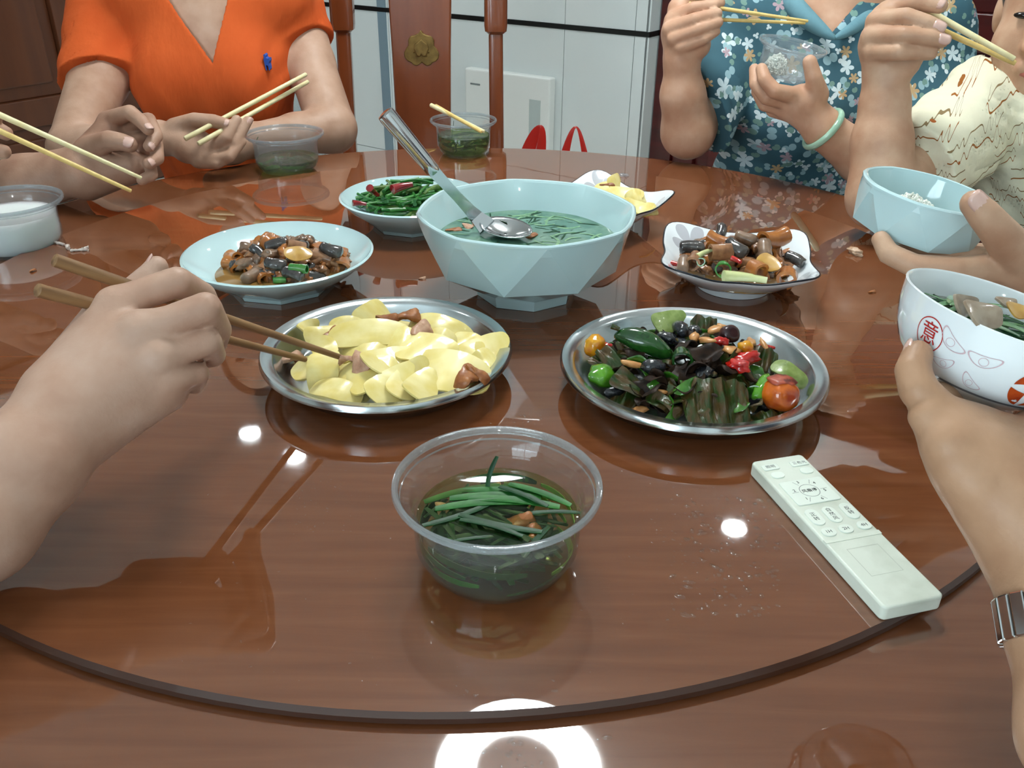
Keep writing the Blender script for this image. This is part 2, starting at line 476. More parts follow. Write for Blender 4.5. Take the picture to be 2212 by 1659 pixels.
# ------------------------------------------------------------------ lamps
def mirror_at(px_, py_, z):                     # ceiling point whose reflection in the table shows at this photo point
    r = ray(px_, py_); t = (z + CAMH) / (-r.z)
    return Vector((r.x * t, r.y * t, z))
m_lampbody = mat('lamp_white_metal', (225, 228, 228), 0.4)
RZ_ = CEIL - 0.34
ring = empty('ring_ceiling_lamp', mirror_at(1119, 1652, RZ_), label='round white ring lamp hanging from the ceiling above the table', cat='lamp')
RO_, RI_ = 0.205, 0.108
m_ring = emis('ring_glow', LAMP_COL, RING_POWER)
obj('diffuser', mesh('diffuser', *lathe([(RI_, 0.0), (RI_ + 0.012, -0.007), (RO_ - 0.012, -0.007), (RO_, 0.0)], 64)), m_ring, ring)
obj('added_uplight', mesh('added_uplight', *lathe([(RI_, 0.022), (RI_ + 0.012, 0.028), (RO_ - 0.012, 0.028), (RO_, 0.022)], 64)), emis('added_uplight_glow', LAMP_COL, 12.0), ring)  # upward glow added on top of the ring to brighten the ceiling
for nm_, r0, r1 in (('housing', RI_ - 0.004, RI_), ('housing', RO_, RO_ + 0.004)):
    obj(nm_, mesh(nm_, *lathe([(r0, -0.002), (r0, 0.024), (r1, 0.024), (r1, -0.002), (r0, -0.002)], 64), True, 40), m_lampbody, ring)
for k in range(3):
    a = 2 * math.pi * k / 3 + 0.4
    obj('wire', MB().tube([(RO_ * math.cos(a), RO_ * math.sin(a), 0.02), (0.02 * math.cos(a), 0.02 * math.sin(a), 0.333)], 0.0008, 6).mesh('wire'), m_lampbody, ring)
obj('ceiling_rose', mesh('ceiling_rose', *lathe([(0, 0.325), (0.04, 0.325), (0.045, 0.339), (0, 0.339)], 32), True, 40), m_lampbody, ring)
m_spot = emis('spot_glow', LAMP_COL, SPOT_POWER)
sp_v = mesh('diffuser', *lathe([(0, -0.004), (0.046, -0.004), (0.046, 0)], 32))
sp_h = mesh('trim_ring', *lathe([(0.046, -0.006), (0.062, -0.004), (0.064, 0.0), (0.046, 0)], 32))
spots = [(mirror_at(540, 937, CEIL), 'recessed ceiling downlight nearest the wooden panelling'),
         (mirror_at(637, 987, CEIL), 'recessed ceiling downlight between the wooden panelling and the ring lamp'),
         (mirror_at(1585, 1143, CEIL), 'recessed ceiling downlight in front of the dark red door'),
         (R3(4.4, -1.2, CEIL), 'added fill downlight by the right wall'),  # this and the next two are unseen lamps, added as room fill
         (R3(1.3, -3.6, CEIL), 'added fill downlight near the left wall behind the camera'),
         (R3(4.4, -4.2, CEIL), 'added fill downlight in the right corner behind the camera')]
for p, lb in spots:
    d = empty('ceiling_downlight', p - Vector((0, 0, 0.001)), label=lb, cat='lamp', group='ceiling downlights')
    obj('diffuser', sp_v, m_spot, d); obj('trim_ring', sp_h, m_lampbody, d)

# ------------------------------------------------------------------ table
def wood(name, c1, c2, c3, wear=True):
    mt = mat(name, c1, 0.35, coat=1.0, coat_rough=0.035)
    nt = mt.node_tree; b = nt.nodes['Principled BSDF']
    b.inputs['Coat IOR'].default_value = 2.0
    b.inputs['Specular IOR Level'].default_value = 0.0; b.inputs['Roughness'].default_value = 0.6
    tc = nt.nodes.new('ShaderNodeTexCoord'); mp = nt.nodes.new('ShaderNodeMapping')
    mp.inputs['Scale'].default_value = (3.0, 38.0, 3.0); mp.inputs['Rotation'].default_value = (0, 0, 0.22)
    n = nt.nodes.new('ShaderNodeTexNoise'); n.inputs['Scale'].default_value = 2.2; n.inputs['Detail'].default_value = 7; n.inputs['Distortion'].default_value = 0.6
    r = nt.nodes.new('ShaderNodeValToRGB')
    r.color_ramp.elements[0].position = 0.25; r.color_ramp.elements[0].color = lin(c2)
    r.color_ramp.elements[1].position = 0.72; r.color_ramp.elements[1].color = lin(c3)
    e = r.color_ramp.elements.new(0.5); e.color = lin(c1)
    L = nt.links.new
    L(tc.outputs['Object'], mp.inputs[0]); L(mp.outputs[0], n.inputs['Vector']); L(n.outputs['Fac'], r.inputs[0]); L(r.outputs[0], b.inputs['Base Color'])
    # smears left on the lacquer make the gloss uneven
    n3 = nt.nodes.new('ShaderNodeTexNoise'); n3.inputs['Scale'].default_value = 9; n3.inputs['Detail'].default_value = 6
    mr = nt.nodes.new('ShaderNodeMapRange'); mr.inputs[1].default_value = 0.35; mr.inputs[2].default_value = 0.75; mr.inputs[3].default_value = 0.006; mr.inputs[4].default_value = 0.045
    L(tc.outputs['Object'], n3.inputs['Vector']); L(n3.outputs['Fac'], mr.inputs[0]); L(mr.outputs[0], b.inputs['Coat Roughness'])
    n4 = nt.nodes.new('ShaderNodeTexNoise'); n4.inputs['Scale'].default_value = 14; n4.inputs['Detail'].default_value = 2
    bp = nt.nodes.new('ShaderNodeBump'); bp.inputs['Strength'].default_value = 0.03; bp.inputs['Distance'].default_value = 0.0015
    L(tc.outputs['Object'], n4.inputs['Vector']); L(n4.outputs['Fac'], bp.inputs['Height']); L(bp.outputs[0], b.inputs['Coat Normal'])
    return mt
m_table = wood('lacquered_table_wood', (110, 64, 38), (101, 57, 33), (117, 70, 43))
m_turn = wood('lacquered_turntable_wood', (112, 65, 38), (103, 58, 33), (119, 71, 43))
m_dark = mat('dark_wood_edge', (58, 32, 20), 0.4, coat=0.3)
TC = Vector((-0.05, 0.935, 0))
TT_R, TB_R = 0.594, 0.739
tb = empty('dining_table', TC + Vector((0, 0, FLOOR)), label='round lacquered brown wooden dining table', cat='table')
zt = -0.0085 - FLOOR
obj('tabletop', mesh('tabletop', *lathe([(0, zt - 0.035), (TB_R - 0.03, zt - 0.035), (TB_R - 0.006, zt - 0.028), (TB_R, zt - 0.014), (TB_R - 0.003, zt - 0.004), (TB_R - 0.010, zt), (TB_R - 0.013, zt), (0, zt)], 128), True, 40), m_table, tb)
obj('apron', mesh('apron', *lathe([(TB_R - 0.16, zt - 0.035), (TB_R - 0.16, zt - 0.12), (TB_R - 0.19, zt - 0.12), (TB_R - 0.19, zt - 0.035)], 64), True, 40), m_dark, tb)
obj('pedestal', mesh('pedestal', *lathe([(0, 0.10), (0.11, 0.10), (0.12, 0.2), (0.075, 0.34), (0.07, 0.5), (0.13, 0.60), (0.16, zt - 0.035), (0, zt - 0.035)], 40), True, 40), m_dark, tb)
for k in range(4):
    a = math.pi / 4 + k * math.pi / 2
    obj('foot', MB().tube([(0.08 * math.cos(a), 0.08 * math.sin(a), 0.18), (0.25 * math.cos(a), 0.25 * math.sin(a), 0.10), (0.42 * math.cos(a), 0.42 * math.sin(a), 0.035), (0.46 * math.cos(a), 0.46 * math.sin(a), 0.03)], [0.05, 0.04, 0.034, 0.03], 12).mesh('foot'), m_dark, tb)
tt = obj('turntable', mesh('turntable', *lathe([(0, -0.0083), (TT_R - 0.003, -0.0083), (TT_R, -0.0065), (TT_R, -0.0025), (TT_R - 0.003, 0.0), (TT_R - 0.006, 0.0), (0, 0.0)], 160), True, 35), m_turn, None, TC,
    label='large round lacquered turntable disc on the dining table', cat='turntable')
tt.data.materials.append(m_dark)
for p in tt.data.polygons:
    if abs(p.normal.z) < 0.9: p.material_index = 1

# ------------------------------------------------------------------ dining chair with a brass ornament on its splat
m_chair = mat('chair_red_brown_wood', (128, 66, 34), 0.25, coat=0.5, noise_=((20, 20, 2.5), (104, 50, 24), 0.3, 0.75))
m_brass = mat('aged_brass', (150, 122, 70), 0.42, metal=0.65, noise_=(60, (116, 92, 50), 0.35, 0.7))
CH = Vector((-0.225, 2.15, FLOOR))
ch = empty('dining_chair', CH, label='empty red-brown wooden dining chair with a brass ornament on its back', cat='chair')
SZ = 0.465
def post(x):
    mb = MB()
    zs = [0.0, SZ, SZ + 0.15, 0.885, 0.893, 0.90, 0.912, 1.05, 1.16]
    yb = lambda z: 0.0 if z < SZ else -0.0 + 0.06 * ((z - SZ) / 0.7) ** 1.3
    rr = [0.019, 0.019, 0.017, 0.0165, 0.0165, 0.025, 0.0265, 0.0265, 0.025]
    rows = []
    for z, r in zip(zs, rr):
        row = []
        for px_, py_ in rrect(2 * r, 2 * r * 0.9, r * 0.4, 3): row.append((x + px_ + (0 if z < 0.88 else -0.003 * (1 if x > 0 else -1)), yb(z) + py_, z))
        rows.append(row)
    n = len(rows[0])
    v = [p for row in rows for p in row]
    f = [(i * n + k, i * n + (k + 1) % n, (i + 1) * n + (k + 1) % n, (i + 1) * n + k) for i in range(len(rows) - 1) for k in range(n)]
    f += [tuple(reversed(range(n))), tuple(range((len(rows) - 1) * n, len(rows) * n))]
    return mb.add(v, f).mesh('back_post', True, 40)
for x in (-0.178, 0.182): obj('back_post', post(x), m_chair, ch)
seat = obj('seat', mesh('seat', *prism(rrect(0.41, 0.42, 0.03), SZ - 0.03, SZ + 0.005), False), m_chair, ch, (0, -0.20, 0)); bevel(seat, 0.008, 3)
for x in (-0.19, 0.19):
    obj('leg', MB().tube([(x, -0.385, 0), (x, -0.38, SZ - 0.03)], [0.017, 0.021], 10).mesh('leg'), m_chair, ch)
    obj('stretcher', MB().tube([(x, -0.38, 0.14), (x, 0.0, 0.14)], 0.012, 8).mesh('stretcher'), m_chair, ch)
obj('stretcher', MB().tube([(-0.19, -0.2, 0.14), (0.19, -0.2, 0.14)], 0.012, 8).mesh('stretcher'), m_chair, ch)
def splat():
    v, f = [], []
    zs = [SZ + 0.0, SZ + 0.1, 0.70, 0.85, 0.95, 1.05, 1.12]
    hw = [0.062, 0.064, 0.066, 0.0685, 0.0715, 0.075, 0.078]
    for z, w in zip(zs, hw):
        y = 0.06 * ((z - SZ) / 0.7) ** 1.3
        for (dx, dy) in ((-w, -0.008), (w, -0.008), (w, 0.008), (-w, 0.008)): v.append((0.005 + dx, y + dy, z))
    for i in range(len(zs) - 1):
        for k in range(4): f.append((i*4+k, i*4+(k+1)%4, (i+1)*4+(k+1)%4, (i+1)*4+k))
    f += [(3, 2, 1, 0), tuple(len(v) - 4 + k for k in range(4))]
    return mesh('splat', v, f, True, 40)
spl = obj('splat', splat(), m_chair, ch); bevel(spl, 0.004, 2)
obj('top_rail', MB().box((-0.22, 0.05, 1.11), (0.225, 0.085, 1.18)).mesh('top_rail', False), m_chair, ch)
half = [(0, 1.0), (0.14, 0.82), (0.36, 0.72), (0.60, 0.66), (0.74, 0.45), (0.72, 0.18), (0.86, 0.02), (1.0, -0.22), (0.97, -0.50), (0.80, -0.68), (0.62, -0.74), (0.50, -0.88), (0.28, -0.94), (0.12, -0.84), (0, -0.74)]
outl = half + [(-x, z) for x, z in reversed(half[1:-1])]
inner = [(0, 0.62), (0.2, 0.44), (0.42, 0.30), (0.5, 0.0), (0.4, -0.2), (0.3, -0.42), (0.1, -0.5), (0.0, -0.35)]
inner = inner + [(-x, z) for x, z in reversed(inner[1:-1])]
def orn(pts, s, y0, y1):
    o2 = [(x * s, z * s) for x, z in reversed(pts)]
    v, f = prism(o2, 0, 1)
    return [(a, y0 + (y1 - y0) * c, b) for a, b, c in v], f
oz = pc(900, 103, 2.06).z - FLOOR
oy = 0.06 * ((oz - SZ) / 0.7) ** 1.3
ob = obj('ornament', mesh('ornament', *orn(outl, 0.041, -0.004, -0.013), False), m_brass, spl, (0.006, oy, oz)); bevel(ob, 0.0022, 2)
oi = obj('ornament_relief', mesh('ornament_relief', *orn(inner, 0.036, -0.010, -0.018), False), m_brass, spl, (0.006, oy, oz)); bevel(oi, 0.003, 3)
for s in (-1, 1):
    pts = [(0.006 + s * 0.010 + s * 0.009 * math.cos(t) * (1 - t / 9), oy - 0.0135, oz - 0.012 + 0.009 * math.sin(t) * (1 - t / 9)) for t in np.linspace(0.4, 5.5, 16)]
    obj('scroll', MB().tube(pts, 0.0016, 6).mesh('scroll'), m_brass, spl)

# ------------------------------------------------------------------ white wall box
a0, z0 = on_back(1005, 147, -0.04); a1, z1 = on_back(1190, 168, -0.04); _, zb = on_back(1190, 345, -0.04)
m_box = mat('white_box_plastic', (238, 243, 240), 0.35)
wbx = empty('wall_panel_box', R3((a0 + a1) / 2, 0, zb), (0, 0, ROOM_ROT), label='flat white plastic panel box on the tiled wall', cat='panel')
hw, hh = (a1 - a0) / 2, (z0 + z1) / 2 - zb
b_ = obj('body', MB().box((-hw, -0.045, 0), (hw, -0.001, hh)).mesh('body', False), m_box, wbx); bevel(b_, 0.008, 3)
b_ = obj('inner_door', MB().box((hw * 0.55, -0.047, -0.0), (hw * 0.8, -0.043, hh * 0.72)).mesh('inner_door', False), mat('grey_translucent_lid', (192, 206, 204), 0.3), wbx)
obj('printed_mark', MB().box((-hw * 0.86, -0.0462, hh * 0.80), (-hw * 0.62, -0.044, hh * 0.82)).mesh('printed_mark', False), mat('grey_print', (130, 140, 140), 0.6), wbx)

# ------------------------------------------------------------------ low stools that carry the shopping bags
def stool(x, y, label, h=0.45):
    st = empty('wooden_stool', (x, y, FLOOR), label=label, cat='stool')
    o = obj('seat', mesh('seat', *lathe([(0, h - 0.03), (0.15, h - 0.03), (0.16, h - 0.02), (0.16, h - 0.006), (0.15, h), (0, h)], 32), True, 40), m_chair, st)
    for k in range(4):
        a = math.pi / 4 + k * math.pi / 2
        obj('leg', MB().tube([(0.16 * math.cos(a), 0.16 * math.sin(a), 0), (0.11 * math.cos(a), 0.11 * math.sin(a), h - 0.03)], [0.016, 0.02], 8).mesh('leg'), m_chair, st)
    return st

# ================================================================== TABLEWARE
m_clear = film('clear_plastic', (247, 249, 249), 0.035, (225, 232, 236), 0.06)
m_cloudy = film('cloudy_plastic', (244, 246, 247), 0.10, (222, 228, 232), 0.12)
m_celadon = mat('celadon_glaze', (192, 219, 221), 0.08, spec=0.6, coat=0.5)
m_whiteglaze = mat('white_porcelain', (232, 238, 240), 0.08, spec=0.6, coat=0.5)
m_steel = mat('stainless_steel', (196, 202, 204), 0.2, metal=1.0, bump=((30, 30, 30), 0.04, 0.0005))
m_steel2 = mat('polished_steel', (205, 208, 210), 0.13, metal=1.0)

m_rim = film('plastic_rim', (240, 244, 246), 0.22, (228, 236, 240), 0.08)
def dirlen(v): return math.hypot(v[0], v[1])
def bowl_profile(R, Rb, h, t=0.0009):
    out = [(0, 0.0012), (Rb * 0.86, 0.0012), (Rb * 0.92, 0.0), (Rb, 0.0), (Rb * 1.03, 0.003), (Rb * 1.07 + R * 0.03, h * 0.10), (Rb * 0.62 + R * 0.40, h * 0.26), (Rb * 0.40 + R * 0.55, h * 0.42),
           (Rb * 0.26 + R * 0.64, h * 0.62), (Rb * 0.2 + R * 0.70, h * 0.80), (Rb * 0.18 + R * 0.73, h * 0.865), (R * 0.94, h * 0.90), (R * 0.955, h * 0.955), (R * 0.975, h * 0.965),
           (R * 0.995, h * 0.95), (R, h * 0.965), (R * 0.995, h * 0.995), (R * 0.97, h)]
    inn = [(R * 0.945, h * 0.985), (R * 0.928, h * 0.91)] + [(r - t, z) for r, z in reversed(out[5:10])] + [(Rb * 0.98, 0.0035), (Rb * 0.8, 0.0022), (0, 0.0022)]
    return out + inn
def plastic_bowl(name, loc, R, Rb, h, label, rot=(0, 0, 0), mt=None, cat='bowl'):
    n = 64
    root = empty(name, loc, rot, label=label, cat=cat)
    obj('bowl_wall', mesh('bowl_wall', *lathe(bowl_profile(R, Rb, h), n), True, 60), mt or m_clear, root)
    q = [(R * 0.952, h * 0.93), (R * 0.968, h * 0.925), (R * 1.0, h * 0.94), (R * 1.008, h * 0.97), (R * 1.0, h * 1.005), (R * 0.975, h * 1.012), (R * 0.952, h * 1.0), (R * 0.94, h * 0.965), (R * 0.952, h * 0.93)]
    obj('rim', mesh('rim', *lathe(q, n), True, 60), m_rim, root)
    obj('step_ring', mesh('step_ring', *lathe([(R * 0.928, h * 0.872), (R * 0.938, h * 0.878), (R * 0.935, h * 0.892), (R * 0.925, h * 0.888), (R * 0.928, h * 0.872)], n), True, 60), m_rim, root)
    return root
def prof_r(prof, z):
    """outer radius of a bowl profile at height z"""
    best = None
    for (r0, z0), (r1, z1) in zip(prof, prof[1:]):
        if r1 <= 0 and r0 > 0: break
        if z1 > z0 and z0 <= z <= z1: best = r0 + (r1 - r0) * (z - z0) / (z1 - z0)
    return best if best else prof[0][0]
def broth_mesh(R, Rb, h, lvl, shrink=0.0016):
    pf = bowl_profile(R, Rb, h)
    zs = [0.004, lvl * 0.3, lvl * 0.6, lvl * 0.85, lvl]
    pts = [(0, 0.004)] + [(max(prof_r(pf, z) - shrink, 0.01), z) for z in zs] + [(max(prof_r(pf, lvl) - shrink, 0.01) - 0.002, lvl - 0.0008), (0, lvl - 0.0008)]
    return mesh('broth', *lathe(pts, 48), True, 50)

FB = Vector((-0.009, 0.4755, 0.0005)); FBR, FBb, FBh = 0.0690, 0.0450, 0.065
plastic_bowl('plastic_bowl', FB, FBR, FBb, FBh, 'clear plastic bowl of chive soup alone at the front of the table')
FAR = Vector((-0.093, 1.622, -0.0080)); FARd = (0.0600, 0.0385, 0.061)
plastic_bowl('plastic_bowl', FAR, *FARd, 'clear plastic bowl with chopsticks laid across it in front of the empty chair')
LF = Vector((-0.388, 1.500, -0.0080)); LFd = (0.0655, 0.043, 0.062)
plastic_bowl('plastic_bowl', LF, *LFd, 'cloudy plastic bowl with a little green soup beside the orange shirt', mt=m_cloudy)
ML = pl(16, 437, 0.053); ML = Vector((ML.x, ML.y, -0.0080)); MLd = (0.0665, 0.047, 0.065)
plastic_bowl('plastic_bowl', ML, *MLd, 'plastic bowl of milky white soup at the left edge of the table', mt=m_cloudy)
CUP = pc(1714, 96, 1.40); CUPd = (0.0545, 0.034, 0.052); CUProt = (math.radians(6), math.radians(9), 0)
CUP_M = Matrix.Translation(CUP) @ Euler(CUProt).to_matrix().to_4x4() @ Matrix.Translation((0, 0, -CUPd[2]))
o = plastic_bowl('plastic_cup', CUP_M.to_translation(), *CUPd, 'clear plastic cup of rice held by the woman in the blue floral shirt', rot=CUProt, cat='cup', mt=film('clear_cup_plastic', (244, 247, 248), 0.15, (232, 238, 242), 0.05))

# ---- steel plates
def steel_plate(loc, R, label):
    h = 0.028
    pf = [(0, 0.0), (R * 0.70, 0.0), (R * 0.80, 0.004), (R * 0.885, h - 0.006), (R * 0.90, h - 0.002), (R * 0.975, h - 0.0005), (R * 0.995, h - 0.001), (R, h - 0.004), (R * 0.998, h - 0.0015), (R * 0.985, h + 0.0012),
          (R * 0.905, h), (R * 0.885, h - 0.003), (R * 0.80, 0.0055), (R * 0.70, 0.0016), (0, 0.0016)]
    return obj('steel_plate', mesh('steel_plate', *lathe(pf, 96), True, 50), m_steel, None, loc, label=label, cat='plate')
LP = Vector((-0.119, 0.7475, 0.0004)); LPR = 0.1185
RP = Vector((0.1665, 0.7235, 0.0004)); RPR = 0.1222
steel_plate(LP, LPR, 'round steel plate of yellow bamboo shoot slices')
steel_plate(RP, RPR, 'round steel plate of fried green peppers and tomatoes')

# ---- faceted celadon bowls
def facet_bowl(R, h, Rm, zm, Rf, hf, n=8, rot=0.0, t=0.005, soft=0.6):
    """outside of triangular facets, rounded octagonal rim, smooth inside"""
    v, f = [], []
    def ring(r, z, off):
        i0 = len(v)
        for k in range(n):
            a = rot + 2 * math.pi * (k + off) / n; v.append((r * math.cos(a), r * math.sin(a), z))
        return [i0 + k for k in range(n)]
    h0 = h - 0.0025
    A, B, Cc, D, E_ = ring(R, h0, 0), ring(Rm, zm, 0.5), ring(Rf, hf, 0), ring(Rf * 0.97, 0, 0), ring(Rf * 0.82, 0, 0)
    J = ring(Rf * 0.80, 0.004, 0)
    for k in range(n):
        j = (k + 1) % n
        f += [(A[k], B[k], A[j]), (B[k], B[j], A[j])]
        f += [(B[k], Cc[j], B[j]), (B[k], Cc[k], Cc[j])]
        f += [(Cc[k], D[k], D[j], Cc[j]), (D[k], E_[k], E_[j], D[j]), (E_[k], J[k], J[j], E_[j])]
    f += [tuple(reversed(J))]
    bm = bmesh.new(); bv = [bm.verts.new(p) for p in v]
    for q in f: bm.faces.new([bv[i] for i in q])
    bmesh.ops.subdivide_edges(bm, edges=bm.edges[:], cuts=5, use_grid_fill=True)
    poly = lambda a: math.cos(math.pi / n) / math.cos(((a - rot) % (2 * math.pi / n)) - math.pi / n)
    for p in bm.verts:
        if p.co.z > zm:
            w = soft * ((p.co.z - zm) / (h0 - zm)) ** 1.5
            k = 1 + w * (0.965 / poly(math.atan2(p.co.y, p.co.x)) - 1)
            p.co.x *= k; p.co.y *= k
    bmesh.ops.triangulate(bm, faces=[q for q in bm.faces if len(q.verts) > 4])
    bm.normal_update(); bm.verts.index_update()
    v2 = [p.co.copy() for p in bm.verts]; f2 = [tuple(x.index for x in q.verts) for q in bm.faces]
    bm.free()
    rim = lambda a: R * poly(a) * (1 + soft * (0.965 / poly(a) - 1))
    N = 96
    pf = [(0.0004, h - 0.0035, 1), (0.0006, h - 0.0015, 1), (-0.0006, h - 0.0003, 1), (-0.0020, h, 1), (-0.0034, h - 0.0006, 1), (-t, h - 0.003, 1)]
    rows = []
    for d, z, w in pf: rows.append([((rim(a) + d), a, z) for a in (2 * math.pi * i / N for i in range(N))])
    for tt_, rr_ in ((0.25, None), (0.5, None), (0.75, None), (1.0, None)):
        z = h - 0.003 + (zm + 0.004 - h + 0.003) * tt_
        q = R * 0.955 - t + (Rm * 0.94 - t - R * 0.955 + t) * tt_
        rows.append([((1 - tt_) ** 2 * (rim(a) - t - (R * 0.955 - t)) + q, a, z) for a in (2 * math.pi * i / N for i in range(N))])
    for q, z in ((Rm * 0.72 + Rf * 0.1, zm * 0.62 + hf * 0.38), (Rf * 0.9, hf + 0.005), (Rf * 0.45, hf + 0.0035)): rows.append([(q, 2 * math.pi * i / N, z) for i in range(N)])
    i0 = len(v2)
    for row in rows: v2 += [Vector((r * math.cos(a), r * math.sin(a), z)) for r, a, z in row]
    for m_ in range(len(rows) - 1):
        for i in range(N):
            j = (i + 1) % N; f2.append((i0 + m_ * N + i, i0 + m_ * N + j, i0 + (m_ + 1) * N + j, i0 + (m_ + 1) * N + i))
    f2.append(tuple(i0 + (len(rows) - 1) * N + i for i in range(N)))
    return v2, f2
BB = Vector((0.0148, 0.949, 0.0004)); BBR = 0.1255; BBh = 0.100
bb = obj('faceted_soup_bowl', mesh('faceted_soup_bowl', *facet_bowl(BBR, BBh, 0.103, 0.036, 0.058, 0.012, 8, math.radians(9)), True, 9), m_celadon, None, BB,
    label='large pale blue octagonal soup bowl in the middle of the table', cat='bowl')
RICE = pc(2011, 408, 0.77); RICErot = (math.radians(3), math.radians(9), 0)
RICE_M = Matrix.Translation(RICE) @ Euler(RICErot).to_matrix().to_4x4() @ Matrix.Translation((0, 0, -0.052))
rb = obj('faceted_rice_bowl', mesh('faceted_rice_bowl', *facet_bowl(0.0600, 0.052, 0.0545, 0.013, 0.030, 0.006, 8, math.radians(14), 0.0035, 0.75), True, 9), m_celadon, None, RICE_M.to_translation(), RICErot,
    label='small pale blue rice bowl held by the woman in the cream shirt', cat='bowl')
def round_facet_bowl(name, loc, R, h, Rf, label, rot=0.0):
    """round rim, eight-sided faceted belly"""
    n, t = 64, 0.004
    def octf(a):
        k = math.pi / 4
        return math.cos(k / 2) / math.cos(((a - rot) % k) - k / 2)
    pf = [(0, 0.001, 1), (Rf * 0.85, 0.001, 1), (Rf * 0.9, 0, 1), (Rf, 0, 1), (Rf * 1.04, 0.005, 1), (Rf * 0.45 + R * 0.47, h * 0.40, 1.0), (Rf * 0.10 + R * 0.85, h * 0.72, 0.35), (R - 0.001, h - 0.002, 0), (R, h, 0), (R - 0.0025, h + 0.0014, 0)]
    pi_ = [(R - t, h - 0.001, 0), (R * 0.86, h * 0.72, 0.1), (R * 0.66, h * 0.42, 0.1), (Rf, h * 0.17, 0), (Rf * 0.5, h * 0.13, 0), (0, h * 0.13, 0)]
    v, f, rows = [], [], []
    for r, z, w in pf + pi_:
        if r == 0: rows.append([len(v)]); v.append((0, 0, z)); continue
        row = []
        for i in range(n):
            a = 2 * math.pi * i / n
            q = r * (1 + w * (octf(a) * 1.03 - 1)); row.append(len(v)); v.append((q * math.cos(a), q * math.sin(a), z))
        rows.append(row)
    for a, b in zip(rows, rows[1:]):
        for i in range(n):
            j = (i + 1) % n
            if len(a) == 1: f.append((a[0], b[j], b[i]))
            elif len(b) == 1: f.append((a[i], a[j], b[0]))
            else: f.append((a[i], a[j], b[j], b[i]))
    return obj(name, mesh(name, v, f, True, 24), m_celadon, None, loc, label=label, cat='bowl')
EB = Vector((-0.271, 0.962, 0.0004)); EBR, EBh = 0.1085, 0.042
round_facet_bowl('serving_bowl', EB, EBR, EBh, 0.056, 'pale blue shallow serving bowl of braised eel with gravy', 0.2)
GB = Vector((-0.142, 1.187, 0.0004)); GBR, GBh = 0.098, 0.042
round_facet_bowl('serving_bowl', GB, GBR, GBh, 0.052, 'pale blue shallow serving bowl of fried green stems with red chilies', 0.1)

# ---- white square dishes with flared corners and a printed blossom
def flower_mask(nt, cx, cy, R, petals=5, phase=0.0):
    tc = nt.nodes.new('ShaderNodeTexCoord'); sx = nt.nodes.new('ShaderNodeSeparateXYZ'); nt.links.new(tc.outputs['Object'], sx.inputs[0])
    def M(op, a, b=None):
        n = nt.nodes.new('ShaderNodeMath'); n.operation = op
        for i, q in enumerate((a, b)):
            if q is None: continue
            if isinstance(q, (int, float)): n.inputs[i].default_value = q
            else: nt.links.new(q, n.inputs[i])
        return n.outputs[0]
    dx, dy = M('SUBTRACT', sx.outputs[0], cx), M('SUBTRACT', sx.outputs[1], cy)
    r = M('SQRT', M('ADD', M('MULTIPLY', dx, dx), M('MULTIPLY', dy, dy)))
    th = M('ARCTAN2', dy, dx)
    k = M('ABSOLUTE', M('COSINE', M('ADD', M('MULTIPLY', th, petals / 2), phase)))
    lim = M('MULTIPLY', M('ADD', M('MULTIPLY', M('POWER', k, 0.6), 0.75), 0.25), R)
    return M('LESS_THAN', r, lim)
def dish_material(name, spots):
    mt = mat(name, (233, 239, 242), 0.08, spec=0.6, coat=0.5); nt = mt.node_tree
    b = nt.nodes['Principled BSDF']; prev = None
    for cx, cy, R, ph, colr in spots:
        fm = flower_mask(nt, cx, cy, R, 5, ph)
        mx = nt.nodes.new('ShaderNodeMix'); mx.data_type = 'RGBA'
        nt.links.new(fm, mx.inputs[0])
        if prev: nt.links.new(prev, mx.inputs[6])
        else: mx.inputs[6].default_value = lin((233, 239, 242))
        mx.inputs[7].default_value = lin(colr); prev = mx.outputs[2]
    nt.links.new(prev, b.inputs['Base Color'])
    return mt
def square_dish(loc, rotz, s, label, mt, lift=0.010):
    n, t = 96, 0.0035
    h = 0.036
    def rr(a, p): return 1.0 / (abs(math.cos(a)) ** p + abs(math.sin(a)) ** p) ** (1.0 / p)
    def zz(a): return lift * math.sin(2 * a) ** 4
    rows, v, f = [], [], []
    pf = [(0.0, 0.0015, 2, 0), (0.40, 0.0015, 2, 0), (0.44, 0.0, 2, 0), (0.50, 0.0, 2, 0), (0.51, 0.007, 2, 0), (0.66, 0.013, 3, 0.1), (0.86, 0.026, 5, 0.55), (0.985, h - 0.003, 7, 0.95), (1.0, h, 7, 1.0),
          (0.99, h + 0.001, 7, 1.0), (0.95, h - 0.001, 7, 1.0), (0.82, 0.025, 5, 0.5), (0.62, 0.012, 3, 0.1), (0.4, 0.0085, 2, 0), (0.0, 0.008, 2, 0)]
    for r, z, p, w in pf:
        if r == 0: rows.append([len(v)]); v.append((0, 0, z)); continue
        row = []
        for i in range(n):
            a = 2 * math.pi * i / n
            q = s * r * rr(a, p) * (1 - 0.035 * w * math.cos(4 * a) ** 2 * (1 if abs(math.sin(2 * a)) < 0.7 else 0))
            row.append(len(v)); v.append((q * math.cos(a), q * math.sin(a), z + w * zz(a)))
        rows.append(row)
    for a, b in zip(rows, rows[1:]):
        for i in range(n):
            j = (i + 1) % n
            if len(a) == 1: f.append((a[0], b[j], b[i]))
            elif len(b) == 1: f.append((a[i], a[j], b[0]))
            else: f.append((a[i], a[j], b[j], b[i]))
    root = empty('square_dish', loc, (0, 0, rotz), label=label, cat='dish')
    obj('dish_body', mesh('dish_body', v, f, True, 50), mt, root)
    edge = [Vector(v[i]) + Vector((0, 0, 0.0003)) for i in rows[8]]
    edge.append(edge[0])
    obj('rim_line', mesh('rim_line', *tube(edge, 0.0011, 6, False)), mat('dark_rim_paint', (26, 30, 38), 0.2), root)
    return root
